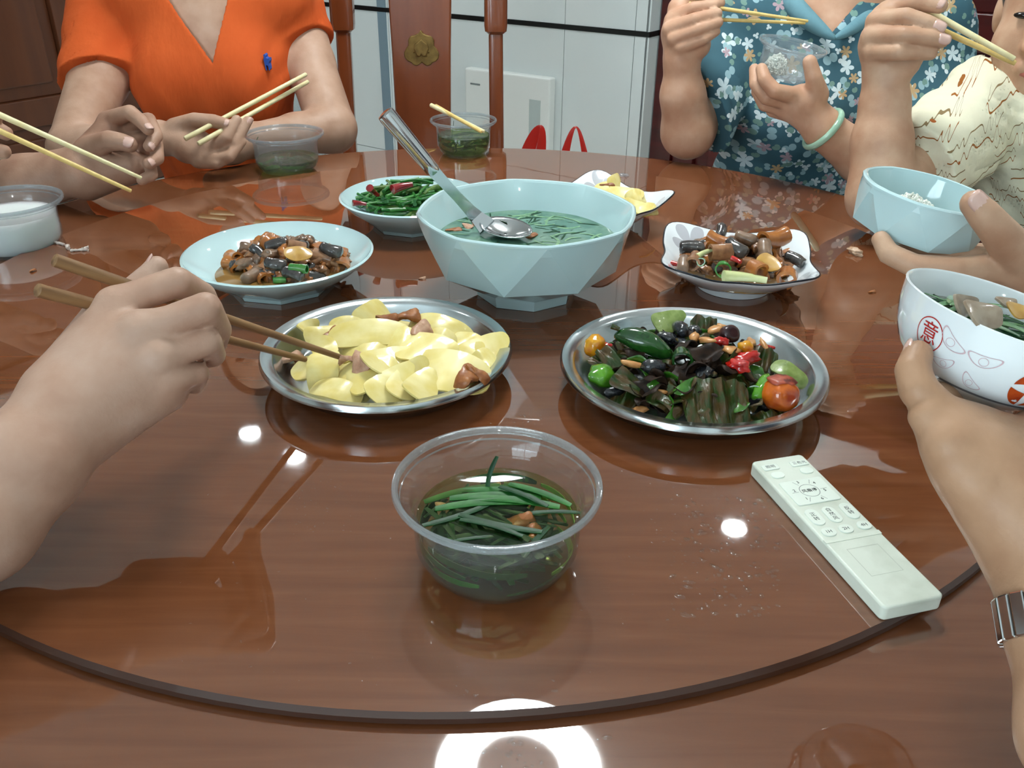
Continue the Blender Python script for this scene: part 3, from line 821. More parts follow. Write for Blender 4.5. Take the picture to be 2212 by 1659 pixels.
SD = Vector((0.262, 0.977, 0.0004)); SDrot = math.radians(-10)
square_dish(SD, SDrot, 0.0865, 'white square dish of braised eel with a grey blossom print', dish_material('printed_porcelain', [(-0.052, 0.060, 0.026, 0.3, (188, 190, 196)), (-0.010, 0.066, 0.017, 0.9, (212, 210, 214)), (0.068, -0.045, 0.022, 0.1, (205, 210, 214))]))
FD = Vector((0.118, 1.193, 0.0004)); FDrot = math.radians(42)
square_dish(FD, FDrot, 0.080, 'white square dish of pale bamboo slices behind the soup bowl', dish_material('printed_porcelain_far', [(0.058, 0.050, 0.026, 0.3, (188, 190, 196)), (0.05, -0.055, 0.018, 0.9, (210, 210, 214))]), 0.014)

# ---- decorated bowl held in the near right hand
DB = pc(2178, 668, 0.49); DBrot = (math.radians(-1), math.radians(13), 0)
DBh, DBR = 0.056, 0.0565
DB_M = Matrix.Translation(DB) @ Euler(DBrot).to_matrix().to_4x4() @ Matrix.Translation((0, 0, -DBh))
db_pf = [(0, 0.003), (0.024, 0.003), (0.0255, 0.0), (0.0285, 0.0), (0.0285, 0.007), (0.0365, 0.012), (0.0455, 0.021), (0.0515, 0.032), (0.0550, 0.045), (0.0562, 0.0545), (DBR, DBh - 0.0005), (DBR - 0.0012, DBh),
         (DBR - 0.0025, DBh - 0.001), (0.0525, 0.044), (0.0490, 0.033), (0.043, 0.023), (0.033, 0.0145), (0.02, 0.011), (0, 0.0105)]
dbo = empty('decorated_bowl', DB_M.to_translation(), DBrot, label='white bowl printed with a red character and orange coins, held at the right', cat='bowl')
obj('bowl_body', mesh('bowl_body', *lathe(db_pf, 72), True, 60), m_whiteglaze, dbo)
def wrap(pts, a0, z0, off=0.0004):
    """flat print (x right, y up) laid on the outside of the bowl at azimuth a0, height z0"""
    out = []
    for x, y in pts:
        z = z0 + y
        r = prof_r(db_pf, z); a = a0 + x / 0.052
        out.append(((r + off) * math.cos(a), (r + off) * math.sin(a), z))
    return out
def wrap_mesh(name, verts, faces, a0, z0, mt, off=0.0004):
    return obj(name, mesh(name, wrap(verts, a0, z0, off), faces), mt, dbo)
def ann(r0, r1, n=40, a_0=0, a_1=2 * math.pi, sx=1.0):
    v = []; f = []
    for i in range(n + 1):
        a = a_0 + (a_1 - a_0) * i / n
        v += [(r0 * math.cos(a) * sx, r0 * math.sin(a)), (r1 * math.cos(a) * sx, r1 * math.sin(a))]
    for i in range(n): f.append((2*i, 2*i+1, 2*i+3, 2*i+2))
    return v, f
m_redprint = mat('red_print', (176, 36, 34), 0.2)
m_orprint = mat('orange_print', (186, 74, 26), 0.2, noise_=(90, (150, 46, 20), 0.4, 0.65))
m_pinkprint = mat('faint_pink_print', (206, 178, 184), 0.2)
AZ = math.radians(-113)
wrap_mesh('printed_ring', *ann(0.0092, 0.0098, sx=0.86), AZ - 0.76, 0.0385, m_redprint)
tm = text_mesh('意', 0.0135, 0)
bm = bmesh.new(); bm.from_mesh(tm); bmesh.ops.triangulate(bm, faces=bm.faces[:]); bmesh.ops.subdivide_edges(bm, edges=bm.edges[:], cuts=1); bm.to_mesh(tm); bm.free()
wrap_mesh('printed_character', [(p.co.x * 0.82, p.co.y) for p in tm.vertices], [tuple(p.vertices) for p in tm.polygons], AZ - 0.76, 0.0385, m_redprint, 0.0005)
for az in (AZ + 0.42, AZ - 1.75, AZ + 2.6):
    for q in range(4):                       # four petals of the old coin
        a = math.pi / 4 + q * math.pi / 2
        v = [(0, 0)] * 0; pts = []
        R_ = 0.0128
        arc = [(R_ * math.cos(a + t), R_ * math.sin(a + t)) for t in np.linspace(-0.70, 0.70, 11)]
        ins = [(R_ * math.cos(a + t) * (1 - 0.62 * math.cos(t * 1.57 / 0.70) ** 0.8), R_ * math.sin(a + t) * (1 - 0.62 * math.cos(t * 1.57 / 0.70) ** 0.8)) for t in np.linspace(-0.70, 0.70, 11)]
        vv = [p for pr_ in zip(ins, arc) for p in pr_]
        wrap_mesh('coin_petal', vv, [(2*i, 2*i+1, 2*i+3, 2*i+2) for i in range(10)], az, 0.031, m_orprint)
    sq = [(-0.004, -0.004), (0.004, -0.004), (0.004, 0.004), (-0.004, 0.004)]
    wrap_mesh('coin_square', sq, [(0, 1, 2, 3)], az, 0.031, m_pinkprint)
for az, zc, sc, ro in ((AZ - 0.52, 0.0405, 1, -0.6), (AZ - 0.17, 0.038, 1, 0.1), (AZ - 0.52, 0.027, 0.8, 0.3), (AZ - 0.20, 0.023, 0.8, -0.6)):
    pts = [(sc * 0.0085 * math.cos(t), sc * (0.0035 * math.sin(t) + (0.003 * math.cos(t) ** 2))) for t in np.linspace(0, 2 * math.pi, 28)]
    inn = [(x * 0.9, y * 0.9) for x, y in pts]
    cs, sn = math.cos(ro), math.sin(ro)
    vv = [(x * cs - y * sn, x * sn + y * cs) for q in zip(inn, pts) for x, y in q]
    wrap_mesh('printed_ingot', vv, [(2*i, 2*i+1, 2*i+3, 2*i+2) for i in range(27)], az, zc, m_pinkprint)
    pts2, _ = ann(0.0022 * sc, 0.0025 * sc, 16)
    wrap_mesh('printed_ingot', pts2, [(2*i, 2*i+1, 2*i+3, 2*i+2) for i in range(16)], az, zc, m_pinkprint)
obj('grey_band', mesh('grey_band', *lathe([(prof_r(db_pf, z) + 0.0003, z) for z in (0.0155, 0.0162, 0.017)], 72)), mat('grey_band_paint', (120, 124, 130), 0.2), dbo)

# ---- steel ladle standing in the soup bowl
S_tip = pl(1085, 498, 0.070); S_neck = pl(1030, 470, 0.082)
S_mid = pc(935, 368, 0.955); S_end = pc(831, 243, 0.915)
ld = empty('steel_ladle', S_tip, label='steel serving spoon standing in the large soup bowl', cat='spoon')
rel = lambda p: Vector(p) - S_tip
dirn = (S_end - S_mid).normalized()
q0 = rel(S_mid)
hp = [q0 - dirn * 0.003, q0, q0 + dirn * 0.012, rel(S_mid).lerp(rel(S_end), 0.5), rel(S_end) - dirn * 0.006, rel(S_end) - dirn * 0.001, rel(S_end)]
obj('handle', MB().tube(hp, [0.0062, 0.0078, 0.0080, 0.0088, 0.0098, 0.0092, 0.0060], 20).mesh('handle', True, 60), m_steel2, ld)
def strip(pts, widths, thick, side):
    v, f = [], []
    n = len(pts)
    for p, w in zip(pts, widths):
        for s, k in ((-1, -1), (1, -1), (1, 1), (-1, 1)):
            v.append(Vector(p) + side * (s * w) + Vector((0, 0, k * thick)))
    for i in range(n - 1):
        for k in range(4): f.append((i*4+k, i*4+(k+1)%4, (i+1)*4+(k+1)%4, (i+1)*4+k))
    f += [(3, 2, 1, 0), tuple((n-1)*4+k for k in range(4))]
    return v, f
side = dirn.cross(Vector((0, -0.87, 0.49))).normalized()
mid = rel(S_neck)
npts = [q0, q0.lerp(mid, 0.25), q0.lerp(mid, 0.55), q0.lerp(mid, 0.85), mid, mid + Vector((0.012, -0.010, -0.008))]
obj('neck', mesh('neck', *strip(npts, [0.0062, 0.0052, 0.0050, 0.0060, 0.0078, 0.011], 0.0012, side), True, 50), m_steel2, ld)
vs, fs = [], []
nu, nv = 24, 8
for j in range(nv + 1):
    t = j / nv
    for i in range(nu):
        a = 2 * math.pi * i / nu
        vs.append((0.033 * t * math.cos(a), 0.023 * t * math.sin(a), -0.010 * (1 - t * t)))
for j in range(nv):
    for i in range(nu):
        k = (i + 1) % nu
        fs.append((j*nu+i, j*nu+k, (j+1)*nu+k, (j+1)*nu+i))
so = obj('spoon_bowl', mesh('spoon_bowl', vs, fs), m_steel2, ld, (0.004, -0.006, 0.006), (math.radians(8), math.radians(4), math.radians(-32)))
sm = so.modifiers.new('solid', 'SOLIDIFY'); sm.thickness = 0.0012

# ================================================================== FOOD (each piece is a thing of its own)
rnd = random.Random(11)
def item(name, me, mt, loc, rot, label, cat, group, sc=(1, 1, 1)):
    if isinstance(sc, (int, float)): sc = (sc, sc, sc)
    return obj(name, me, mt, None, loc, rot, sc, label=label, cat=cat, group=group)
def rough_mesh(me, amp, seed, freq=120):
    for v in me.vertices:
        d = noise.noise_vector(Vector(v.co) * freq + Vector((seed * 7.3, seed, 0)))
        v.co += d * amp
    return me
def sheet(name, L, W, t, bend=0.0, taper=0.0, p=3.0, twist=0.0, wr=0.0, seed=0, nx=14, ny=8, wd=(70, 70)):
    """thin slab with a rounded outline, bent along its length"""
    top, bot = [], []
    for i in range(nx + 1):
        u = -1 + 2 * i / nx
        for j in range(ny + 1):
            w = -1 + 2 * j / ny
            # map the square onto a rounded outline
            m_ = max(abs(u), abs(w)); ln = (abs(u) ** p + abs(w) ** p) ** (1 / p) if m_ > 0 else 1
            k = m_ / ln if ln > 0 else 1
            x, y = u * k * L / 2, w * k * W / 2 * (1 - taper * u * 0.5)
            z = bend * (x / (L / 2)) ** 2 + twist * x * y / (L * W) * 4
            if wr: z += wr * noise.noise(Vector((x * wd[0], y * wd[1], seed)))
            th = t * (1 - 0.5 * m_ ** 6)
            top.append((x, y, z + th / 2)); bot.append((x, y, z - th / 2))
    n = (nx + 1) * (ny + 1); f = []
    for i in range(nx):
        for j in range(ny):
            a, b, c, d = i*(ny+1)+j, (i+1)*(ny+1)+j, (i+1)*(ny+1)+j+1, i*(ny+1)+j+1
            f += [(a, b, c, d), (n+a, n+d, n+c, n+b)]
    for i in range(nx):
        a, b = i*(ny+1), (i+1)*(ny+1); f.append((a, n+a, n+b, b))
        a, b = i*(ny+1)+ny, (i+1)*(ny+1)+ny; f.append((b, n+b, n+a, a))
    for j in range(ny):
        a, b = j, j+1; f.append((b, n+b, n+a, a))
        a, b = nx*(ny+1)+j, nx*(ny+1)+j+1; f.append((a, n+a, n+b, b))
    return mesh(name, top + bot, f, True, 60)
def blob(name, r, seed, amp=0.25, sub=3, freq=1.6):
    bm = bmesh.new(); bmesh.ops.create_icosphere(bm, subdivisions=sub, radius=1)
    for v in bm.verts:
        d = noise.noise(v.co * freq + Vector((seed, 0, 0)))
        v.co = Vector((v.co.x * r[0], v.co.y * r[1], v.co.z * r[2])) * (1 + amp * d)
    me = bpy.data.meshes.new(name); bm.to_mesh(me); bm.free()
    me.polygons.foreach_set('use_smooth', [True] * len(me.polygons))
    return me
def ringtube(name, L, r, t, n=14, gap=0.0, bend=0.0):
    """hollow piece of tube, optionally slit open"""
    v, f = [], []
    a1 = 2 * math.pi - gap
    m_ = n + 1
    rows = 5
    for i in range(rows):
        x = -L / 2 + L * i / (rows - 1)
        for rr in (r, r - t):
            for k in range(m_):
                a = gap / 2 + a1 * k / n - math.pi / 2
                q = rr * (1 + 0.06 * math.sin(3 * a + i))
                v.append((x, q * math.cos(a), q * math.sin(a) + bend * (x / (L / 2)) ** 2))
    S = 2 * m_
    for i in range(rows - 1):
        for k in range(n):
            f += [(i*S+k, i*S+k+1, (i+1)*S+k+1, (i+1)*S+k), (i*S+m_+k+1, i*S+m_+k, (i+1)*S+m_+k, (i+1)*S+m_+k+1)]
        f += [(i*S, (i+1)*S, (i+1)*S+m_, i*S+m_), (i*S+n, i*S+m_+n, (i+1)*S+m_+n, (i+1)*S+n)]
    for i in (0, rows - 1):
        for k in range(n):
            q = (i*S+k, i*S+m_+k, i*S+m_+k+1, i*S+k+1); f.append(q if i == 0 else q[::-1])
    return mesh(name, v, f, True, 50)
def stick(name, L, r0, r1, bend, n=8, seg=8, flat=1.0):
    pts = [(-L / 2 + L * i / seg, bend * math.sin(math.pi * i / seg), 0) for i in range(seg + 1)]
    v, f = tube(pts, [r0 + (r1 - r0) * i / seg for i in range(seg + 1)], n)
    return mesh(name, [(x, y, z * flat) for x, y, z in v], f, True, 60)
def ribbon(name, L, W, bend, lift, fold=0.0, seg=10):
    """leaf blade, slightly folded along its middle"""
    v, f = [], []
    for i in range(seg + 1):
        t = i / seg; x = -L / 2 + L * t
        y = bend * math.sin(math.pi * t); z = lift * math.sin(math.pi * t)
        w = W / 2 * (1 - 0.3 * abs(2 * t - 1) ** 4)
        for s, dz in ((-1, fold), (0, 0), (1, fold)): v.append((x, y + s * w, z + dz))
        for s, dz in ((-1, fold), (0, 0), (1, fold)): v.append((x, y + s * w, z + dz - 0.0005))
    for i in range(seg):
        a, b = i * 6, (i + 1) * 6
        f += [(a, a+1, b+1, b), (a+1, a+2, b+2, b+1), (a+4, a+3, b+3, b+4), (a+5, a+4, b+4, b+5), (a, b, b+3, a+3), (a+2, a+5, b+5, b+2)]
    f += [(0, 3, 4, 1), (1, 4, 5, 2)]; e = seg * 6; f += [(e+1, e+4, e+3, e), (e+2, e+5, e+4, e+1)]
    return mesh(name, v, f, True, 60)

m_bam = mat('bamboo_shoot', (226, 204, 118), 0.34, noise_=(40, (234, 220, 150), 0.38, 0.66), coat=0.2, bump=((50, 220, 50), 0.12, 0.0006))
m_bam2 = mat('bamboo_shoot_pale', (232, 216, 148), 0.34, noise_=(36, (222, 200, 112), 0.4, 0.66), coat=0.2, bump=((50, 220, 50), 0.12, 0.0006))
m_pork = mat('cooked_pork', (196, 156, 128), 0.5, noise_=(150, (166, 118, 90), 0.35, 0.7), bump=(260, 0.6, 0.001), coat=0.1)
m_porkfry = mat('browned_pork', (166, 104, 54), 0.45, noise_=(150, (130, 72, 34), 0.35, 0.7), bump=(260, 0.6, 0.001), coat=0.15)

# ---- bamboo shoot slices on the left plate: photo point, height, length, width, turn, tilt x, tilt y
bam_meshes = [sheet('bamboo_slice', 0.07, 0.034, 0.0034, b, tp, p, tw, 0.0008, k) for k, (b, tp, p, tw) in enumerate([(-0.006, 0.25, 3, 0.002), (0.006, 0.5, 2.4, 0.003), (-0.010, 0.1, 4, 0.0), (0.004, 0.7, 2.6, -0.003), (-0.004, 0.4, 5, 0.004)])]
BAM = [  # px, py, z, L(px), W(mm), turn deg, tiltx deg, tilty deg, mesh
 (798,718,.040,178,30,8,34,0,0),(817,684,.030,84,36,60,50,-10,4),(952,700,.033,150,22,-14,30,8,2),(1046,758,.024,120,34,32,24,-10,1),
 (968,800,.030,176,46,-10,26,4,0),(925,752,.036,124,38,-14,20,6,4),(848,830,.026,118,30,54,32,-18,3),(884,822,.026,124,28,66,38,-14,1),
 (912,834,.026,100,28,78,30,-8,3),(757,818,.022,96,34,-20,26,8,2),(806,806,.028,112,38,20,22,-6,4),(697,798,.026,112,28,-84,8,34,2),
 (726,840,.022,110,24,-16,18,6,0),(664,712,.022,62,18,70,62,0,1),(704,722,.025,98,18,24,42,-6,3),(752,700,.030,86,18,10,40,6,0),
 (794,752,.032,124,24,6,26,0,2),(1008,738,.026,84,24,-16,24,8,4),(838,782,.031,118,34,40,24,6,1),(658,806,.014,66,22,-72,26,12,3),
 (950,728,.033,74,22,-8,28,4,0),(878,730,.037,92,26,-4,24,10,2),(1046,778,.026,66,24,50,24,-14,4),(705,760,.030,72,22,-60,14,18,1),
 (880,780,.028,120,36,-30,14,0,0),(760,770,.022,110,36,14,12,4,2),(990,770,.020,120,34,12,12,-6,1),(830,800,.016,120,40,-8,8,4,0),
 (900,800,.014,110,36,4,10,4,4),(740,800,.010,120,40,30,6,2,2),(950,800,.016,110,36,-24,10,4,1),(880,720,.022,120,36,8,14,0,3)]
for i, (x, y, z, L, W, tu, tx, ty, k) in enumerate(BAM):
    p = pl(x, y, z + 0.002)
    s = L * 0.00044 / 0.07
    item('bamboo_slice', bam_meshes[k], m_bam if i % 3 else m_bam2, p, Euler((math.radians(tx * 0.8), math.radians(ty), math.radians(tu))), ('yellow' if i % 3 else 'pale yellow') + ' bamboo slice on the left steel plate', 'bamboo slice', 'bamboo slices on the left steel plate', (s, W / 34 * 1.05, 1.1))
pork_meshes = [rough_mesh(sheet('pork_piece', 0.022, 0.013, 0.005, -0.003, 0.4, 4, 0.004, 0.004, k * 5), 0.0012, k, 240) for k in range(4)]
for i, (x, y, z, fr, s) in enumerate([(838,685,.040,1,1.1),(880,682,.040,1,1.2),(908,712,.042,0,1.1),(781,776,.038,0,1.2),(1010,812,.036,0,1.3),(1032,806,.034,0,1.1),(632,772,.014,1,1.2),(751,773,.037,1,.8),(712,718,.028,0,1),(650,780,.010,1,.9),(698,730,.026,0,.8)]):
    item('pork_piece', pork_meshes[i % 4], m_porkfry if fr else m_pork, pl(x, y, z), (rnd.uniform(-.4, .4), rnd.uniform(-.4, .4), rnd.uniform(0, 6)), ('browned' if fr else 'pale') + ' pork piece on the left steel plate', 'pork', 'pork pieces on the left steel plate', s)

# ---- fried peppers on the right plate
m_grn = mat('pepper_green', (44, 96, 24), 0.2, noise_=(70, (70, 120, 30), 0.4, 0.7), coat=0.6, bump=(140, 0.25, 0.001))
m_grnb = mat('pepper_bright_green', (88, 150, 34), 0.2, noise_=(60, (60, 120, 26), 0.4, 0.7), coat=0.6)
m_dgrn = mat('pepper_dark_green', (18, 58, 20), 0.18, noise_=(60, (34, 84, 26), 0.4, 0.7), coat=0.7, bump=(90, 0.3, 0.001))
m_olv = mat('charred_pepper_skin', (38, 58, 18), 0.36, noise_=((170, 60, 80), (74, 56, 26), 0.42, 0.58), spec=0.4, coat=0.12, bump=((300, 90, 100), 0.8, 0.002))
m_lgr = mat('pepper_pale_green', (138, 156, 88), 0.3, noise_=(110, (112, 132, 64), 0.4, 0.65), coat=0.3, bump=(300, 0.3, 0.001))
m_char = mat('charred_black', (20, 22, 26), 0.25, noise_=(150, (42, 44, 50), 0.4, 0.7), coat=0.5, bump=(220, 0.5, 0.001))
m_purp = mat('dark_purple_skin', (44, 20, 26), 0.3, noise_=(80, (70, 36, 34), 0.4, 0.7), coat=0.3)
m_frill = mat('dark_frilly_leaf', (48, 32, 22), 0.5, noise_=(140, (26, 18, 14), 0.4, 0.65), spec=0.2, coat=0.0, bump=(240, 0.5, 0.001))
m_yel = mat('yellow_tomato_skin', (214, 150, 24), 0.16, noise_=(60, (196, 96, 20), 0.45, 0.7), coat=0.7)
m_orn = mat('orange_tomato_skin', (198, 96, 22), 0.18, noise_=(45, (150, 54, 24), 0.45, 0.65), coat=0.7)
m_red = mat('red_pepper_skin', (196, 30, 20), 0.16, noise_=(70, (150, 16, 14), 0.4, 0.7), coat=0.7)
m_tan = mat('fried_garlic', (206, 150, 90), 0.4, noise_=(120, (172, 108, 56), 0.4, 0.7), coat=0.2)
S_R = 0.00043
def rp(name, me, mt, x, y, z, rot, label, cat, sc=1, group=None):
    return item(name, me, mt, pl(x, y, z), tuple(math.radians(a) for a in rot), label, cat, group, sc)
pepper = blob('green_pepper', (0.0285, 0.0108, 0.0105), 4.0, 0.14, 4, 1.2)
for v in pepper.vertices: v.co.z -= 14 * (v.co.x - 0.0) ** 2 * 0.4
gp = rp('green_pepper', pepper, m_dgrn, 1392, 738, .044, (10, 16, -18), 'long whole dark green pepper lying on top of the right steel plate', 'pepper')
obj('stem', stick('stem', 0.008, 0.0028, 0.002, 0.0, 8, 3), m_olv, gp, (-0.0295, 0, 0.002))
rp('yellow_tomato', blob('yellow_tomato', (0.0105, 0.0105, 0.0115), 2, 0.18, 3, 2.2), m_yel, 1285, 748, .028, (0, 10, 0), 'small wrinkled yellow tomato at the left of the right steel plate', 'tomato')
ot = rp('orange_tomato', blob('orange_tomato', (0.0165, 0.0165, 0.0155), 5, 0.10, 4, 1.8), m_orn, 1686, 852, .024, (0, 0, 0), 'larger blistered orange tomato at the right of the right steel plate', 'tomato')
obj('charred_cap', blob('charred_cap', (0.0115, 0.0100, 0.0028), 7, 0.3, 3), mat('blistered_tomato_top', (164, 74, 52), 0.4, noise_=(130, (92, 36, 30), 0.5, 0.62)), ot, (0, 0.002, 0.0130))
for k, (x, y, z, s, rz) in enumerate([(1616, 772, .040, (1.15, .8, .7), 20), (1596, 790, .040, (.9, .8, .7), -30), (1557, 738, .044, (.7, .5, .5), 10), (1311, 748, .028, (.5, .4, .4), 0), (1560, 797, .030, (.6, .4, .4), 20), (1300, 764, .022, (.4, .3, .4), 0), (1655, 750, .026, (.8, .3, .3), -20)]):
    rp('red_pepper_piece', blob('red_pepper_piece', (0.011, 0.009, 0.008), k * 2.3, 0.5, 3, 1.9), m_red, x, y, z, (0, 0, rz), 'glossy red pepper piece on the right steel plate', 'pepper piece', s, 'red pepper pieces on the right steel plate')
for k, (x, y, z, s) in enumerate([(1411, 792, .038, (1, .8, .8)), (1521, 808, .036, (1, .85, .8)), (1470, 710, .044, (1.1, .8, .8)), (1440, 730, .038, (1, .8, .7)), (1330, 845, .016, (1.1, .6, .6)), (1500, 716, .040, (.8, .8, .7)), (1475, 745, .036, (1, .7, .7))]):
    rp('charred_clove', blob('charred_clove', (0.0105, 0.009, 0.0085), k * 1.7 + 3, 0.22, 3, 2.5), m_char, x, y, z, (0, 0, k * 50), 'shiny black charred clove on the right steel plate', 'charred clove', s, 'charred cloves on the right steel plate')
rp('purple_slice', sheet('purple_slice', 0.020, 0.017, 0.012, 0, 0, 2.2), m_purp, 1576, 722, .044, (55, 10, 30), 'dark purple cut piece at the back of the right steel plate', 'vegetable piece')
rp('green_pepper_ring', ringtube('green_pepper_ring', 0.015, 0.0095, 0.0022), m_dgrn, 1474, 776, .038, (0, 8, 80), 'small dark green pepper tube in the middle of the right steel plate', 'pepper piece')
rp('bright_pepper', blob('bright_pepper', (0.018, 0.0125, 0.010), 8, 0.25, 3, 1.6), m_grnb, 1302, 812, .022, (20, 20, 60), 'bright green pepper half at the left front of the right steel plate', 'pepper')
rp('bright_pepper', blob('bright_pepper', (0.019, 0.007, 0.006), 12, 0.3, 3, 1.6), m_grnb, 1648, 834, .026, (10, -10, 58), 'narrow bright green pepper strip beside the orange tomato', 'pepper')
rp('pale_pepper_strip', sheet('pale_pepper_strip', 0.036, 0.019, 0.003, -0.004, 0.2, 3, 0, 0.002, 2), m_lgr, 1707, 804, .028, (20, 18, -42), 'pale green pepper strip at the right edge of the right steel plate', 'pepper piece')
rp('pale_pepper_strip', sheet('pale_pepper_strip', 0.036, 0.022, 0.003, 0.004, 0.7, 3, 0, 0.002, 5), m_lgr, 1444, 694, .044, (40, -10, 30), 'pale green pepper strip sticking up at the back of the right steel plate', 'pepper piece')
SK = [(1552, 868, .026, 60, 44, 6, 36, 4, 'large wrinkled dark green pepper skin at the front of the right steel plate'), (1364, 822, .026, 30, 30, 70, 30, 10, 'wrinkled olive pepper skin left of the black cloves'), (1470, 820, .026, 36, 30, 20, 30, -8, 'wrinkled olive pepper skin in the middle of the right steel plate'),
      (1330, 768, .030, 30, 26, 40, 24, 10, 'wrinkled olive pepper skin behind the bright green pepper half'), (1640, 775, .030, 34, 26, -14, 30, 6, 'wrinkled olive pepper skin beside the red pepper pieces'), (1600, 812, .030, 32, 24, 30, 24, -10, 'wrinkled olive pepper skin behind the orange tomato'),
      (1360, 862, .014, 34, 20, -20, 30, 6, 'wrinkled olive pepper skin at the left front rim'), (1655, 900, .012, 36, 12, 10, 20, 0, 'narrow olive pepper skin under the orange tomato'), (1300, 785, .020, 24, 22, 60, 24, 16, 'wrinkled olive pepper skin under the yellow tomato'), (1520, 700, .034, 26, 18, -10, 34, 0, 'wrinkled olive pepper skin at the back rim')]
for k, (x, y, z, L, W, rz, rx, ry, lb) in enumerate(SK):
    rp('pepper_skin', sheet('pepper_skin', L / 1000, W / 1000, 0.0020, -0.004, 0.2, 7, 0.003, 0.0085, k * 3.0, 30, 16, (150, 40)), m_olv, x, y, z, (rx, ry, rz), lb, 'pepper skin')
for k, (x, y, z, L, W, rz) in enumerate([(1521, 764, .042, 34, 24, -10), (1450, 872, .016, 40, 26, 0), (1494, 876, .014, 34, 24, 30), (1545, 790, .034, 26, 20, 20), (1420, 858, .018, 30, 24, -30), (1395, 840, .022, 30, 20, 15), (1480, 738, .036, 26, 20, 40)]):
    rp('dark_leaf', sheet('dark_leaf', L / 1000, W / 1000, 0.0012, 0.004, 0, 3, 0.004, 0.010, 40 + k, 18, 14), m_frill, x, y, z, (16, 0, rz), 'dark crumpled fried leaf on the right steel plate', 'leaf', 1, 'crumpled fried leaves on the right steel plate')
for k, (x, y, z, s) in enumerate([(1366, 786, .034, (1.1, .5, .5)), (1582, 756, .044, (1.1, .9, .5)), (1622, 738, .036, (1.6, .6, .5)), (1526, 735, .046, (1, .7, .5)), (1383, 884, .012, (.7, .5, .5)), (1545, 712, .044, (.8, .7, .5)), (1500, 728, .044, (.7, .6, .5)), (1650, 745, .028, (1, .4, .4)), (1560, 706, .040, (.6, .5, .4)), (1432, 846, .026, (.5, .3, .3))]):
    rp('fried_garlic', blob('fried_garlic', (0.010, 0.008, 0.006), k * 1.9, 0.5, 2, 2), m_tan, x, y, z, (0, 15, k * 40), 'tan fried garlic piece on the right steel plate', 'garlic', s, 'fried garlic pieces on the right steel plate')
rp('yellow_pepper_piece', blob('yellow_pepper_piece', (0.008, 0.007, 0.007), 3, 0.2, 3), m_yel, 1610, 752, .040, (0, 0, 0), 'small yellow pepper piece behind the red pepper pieces', 'pepper piece')
fil = [sheet('chopped_pepper', L, W, 0.0022, bd, 0.3, 4, 0.004, 0.008, 60 + k, 12, 9) for k, (L, W, bd) in enumerate([(0.024, 0.014, -0.004), (0.018, 0.014, 0.004), (0.030, 0.010, -0.006), (0.022, 0.018, -0.005), (0.016, 0.010, 0.003)])]
for k in range(120):
    a = rnd.uniform(0, 6.283); r = RPR * 0.66 * math.sqrt(rnd.random())
    z = 0.014 + max(0, 0.030 * (1 - (r / (RPR * 0.72)) ** 2)) * rnd.uniform(0.35, 1)
    item('chopped_pepper', fil[k % 5], [m_olv, m_frill, m_grn, m_frill, m_olv, m_dgrn, m_frill, m_purp][k % 8], RP + Vector((r * math.cos(a), r * math.sin(a), z)), (rnd.uniform(-.7, .9), rnd.uniform(-.6, .6), rnd.uniform(0, 6.28)), ['olive', 'dark brown', 'green', 'dark brown', 'olive', 'dark green', 'dark brown', 'purple'][k % 8] + ' chopped bit on the right steel plate', 'pepper piece', 'chopped bits on the right steel plate', rnd.uniform(0.8, 1.25))

# ---- braised eel: left bowl and right square dish
m_eel = mat('braised_eel_flesh', (162, 114, 76), 0.36, noise_=(110, (108, 66, 36), 0.35, 0.7), coat=0.5, bump=(200, 0.3, 0.001))
m_eelo = mat('braised_eel_orange', (178, 110, 46), 0.3, noise_=(90, (140, 78, 30), 0.35, 0.7), coat=0.5, bump=((400, 60, 60), 0.3, 0.001))
m_eeld = mat('eel_dark_skin', (46, 42, 42), 0.2, noise_=((160, 40, 40), (72, 66, 62), 0.42, 0.66), coat=0.7, bump=((300, 60, 60), 0.3, 0.001))
m_eelg = mat('eel_grey_brown', (134, 106, 84), 0.32, noise_=((160, 50, 50), (98, 74, 56), 0.4, 0.7), coat=0.4)
m_ging = mat('ginger_slice', (196, 152, 74), 0.35, noise_=(90, (172, 124, 52), 0.4, 0.7), coat=0.4)
m_scal = mat('scallion_green', (44, 116, 40), 0.22, noise_=(70, (90, 150, 60), 0.45, 0.75), coat=0.5)
m_scalw = mat('scallion_white', (206, 212, 150), 0.25, noise_=(40, (226, 228, 190), 0.4, 0.7), coat=0.5)
m_chili = mat('dried_red_chili', (140, 18, 22), 0.16, noise_=(60, (100, 10, 16), 0.4, 0.7), coat=0.8)
def lumpy(name, L, r, bend, k, n=12):
    # a cut length of eel: rounded ends, slightly bent and uneven
    pf = [(-0.5, 0.0), (-0.5, 0.55), (-0.46, 0.88), (-0.36, 1.0), (-0.12, 0.96), (0.12, 1.03), (0.36, 0.97), (0.46, 0.84), (0.5, 0.5), (0.5, 0.0)]
    v, f = lathe([(max(q, 0.0) * r, t * L) for t, q in pf], n)
    return mesh(name, [(z, x + bend * math.cos(math.pi * z / L), y * 0.9) for x, y, z in v], f, True, 60)
E_RING = [ringtube('eel_piece', 0.020, 0.0078, 0.0026, 14, 0.0), ringtube('eel_piece', 0.026, 0.0076, 0.0026, 14, 0.9, 0.002), ringtube('eel_piece', 0.014, 0.0092, 0.0028, 14, 0.4)]
E_SOL = [rough_mesh(lumpy('eel_piece', 0.0225, 0.0068, 0.0020 * (k - 1), k), 0.0011, k, 230) for k in range(3)]
E_MEAT = [rough_mesh(blob('eel_piece', (0.0125, 0.008, 0.006), k * 2.2, 0.5, 3, 1.9), 0.0016, k, 220) for k in range(4)]
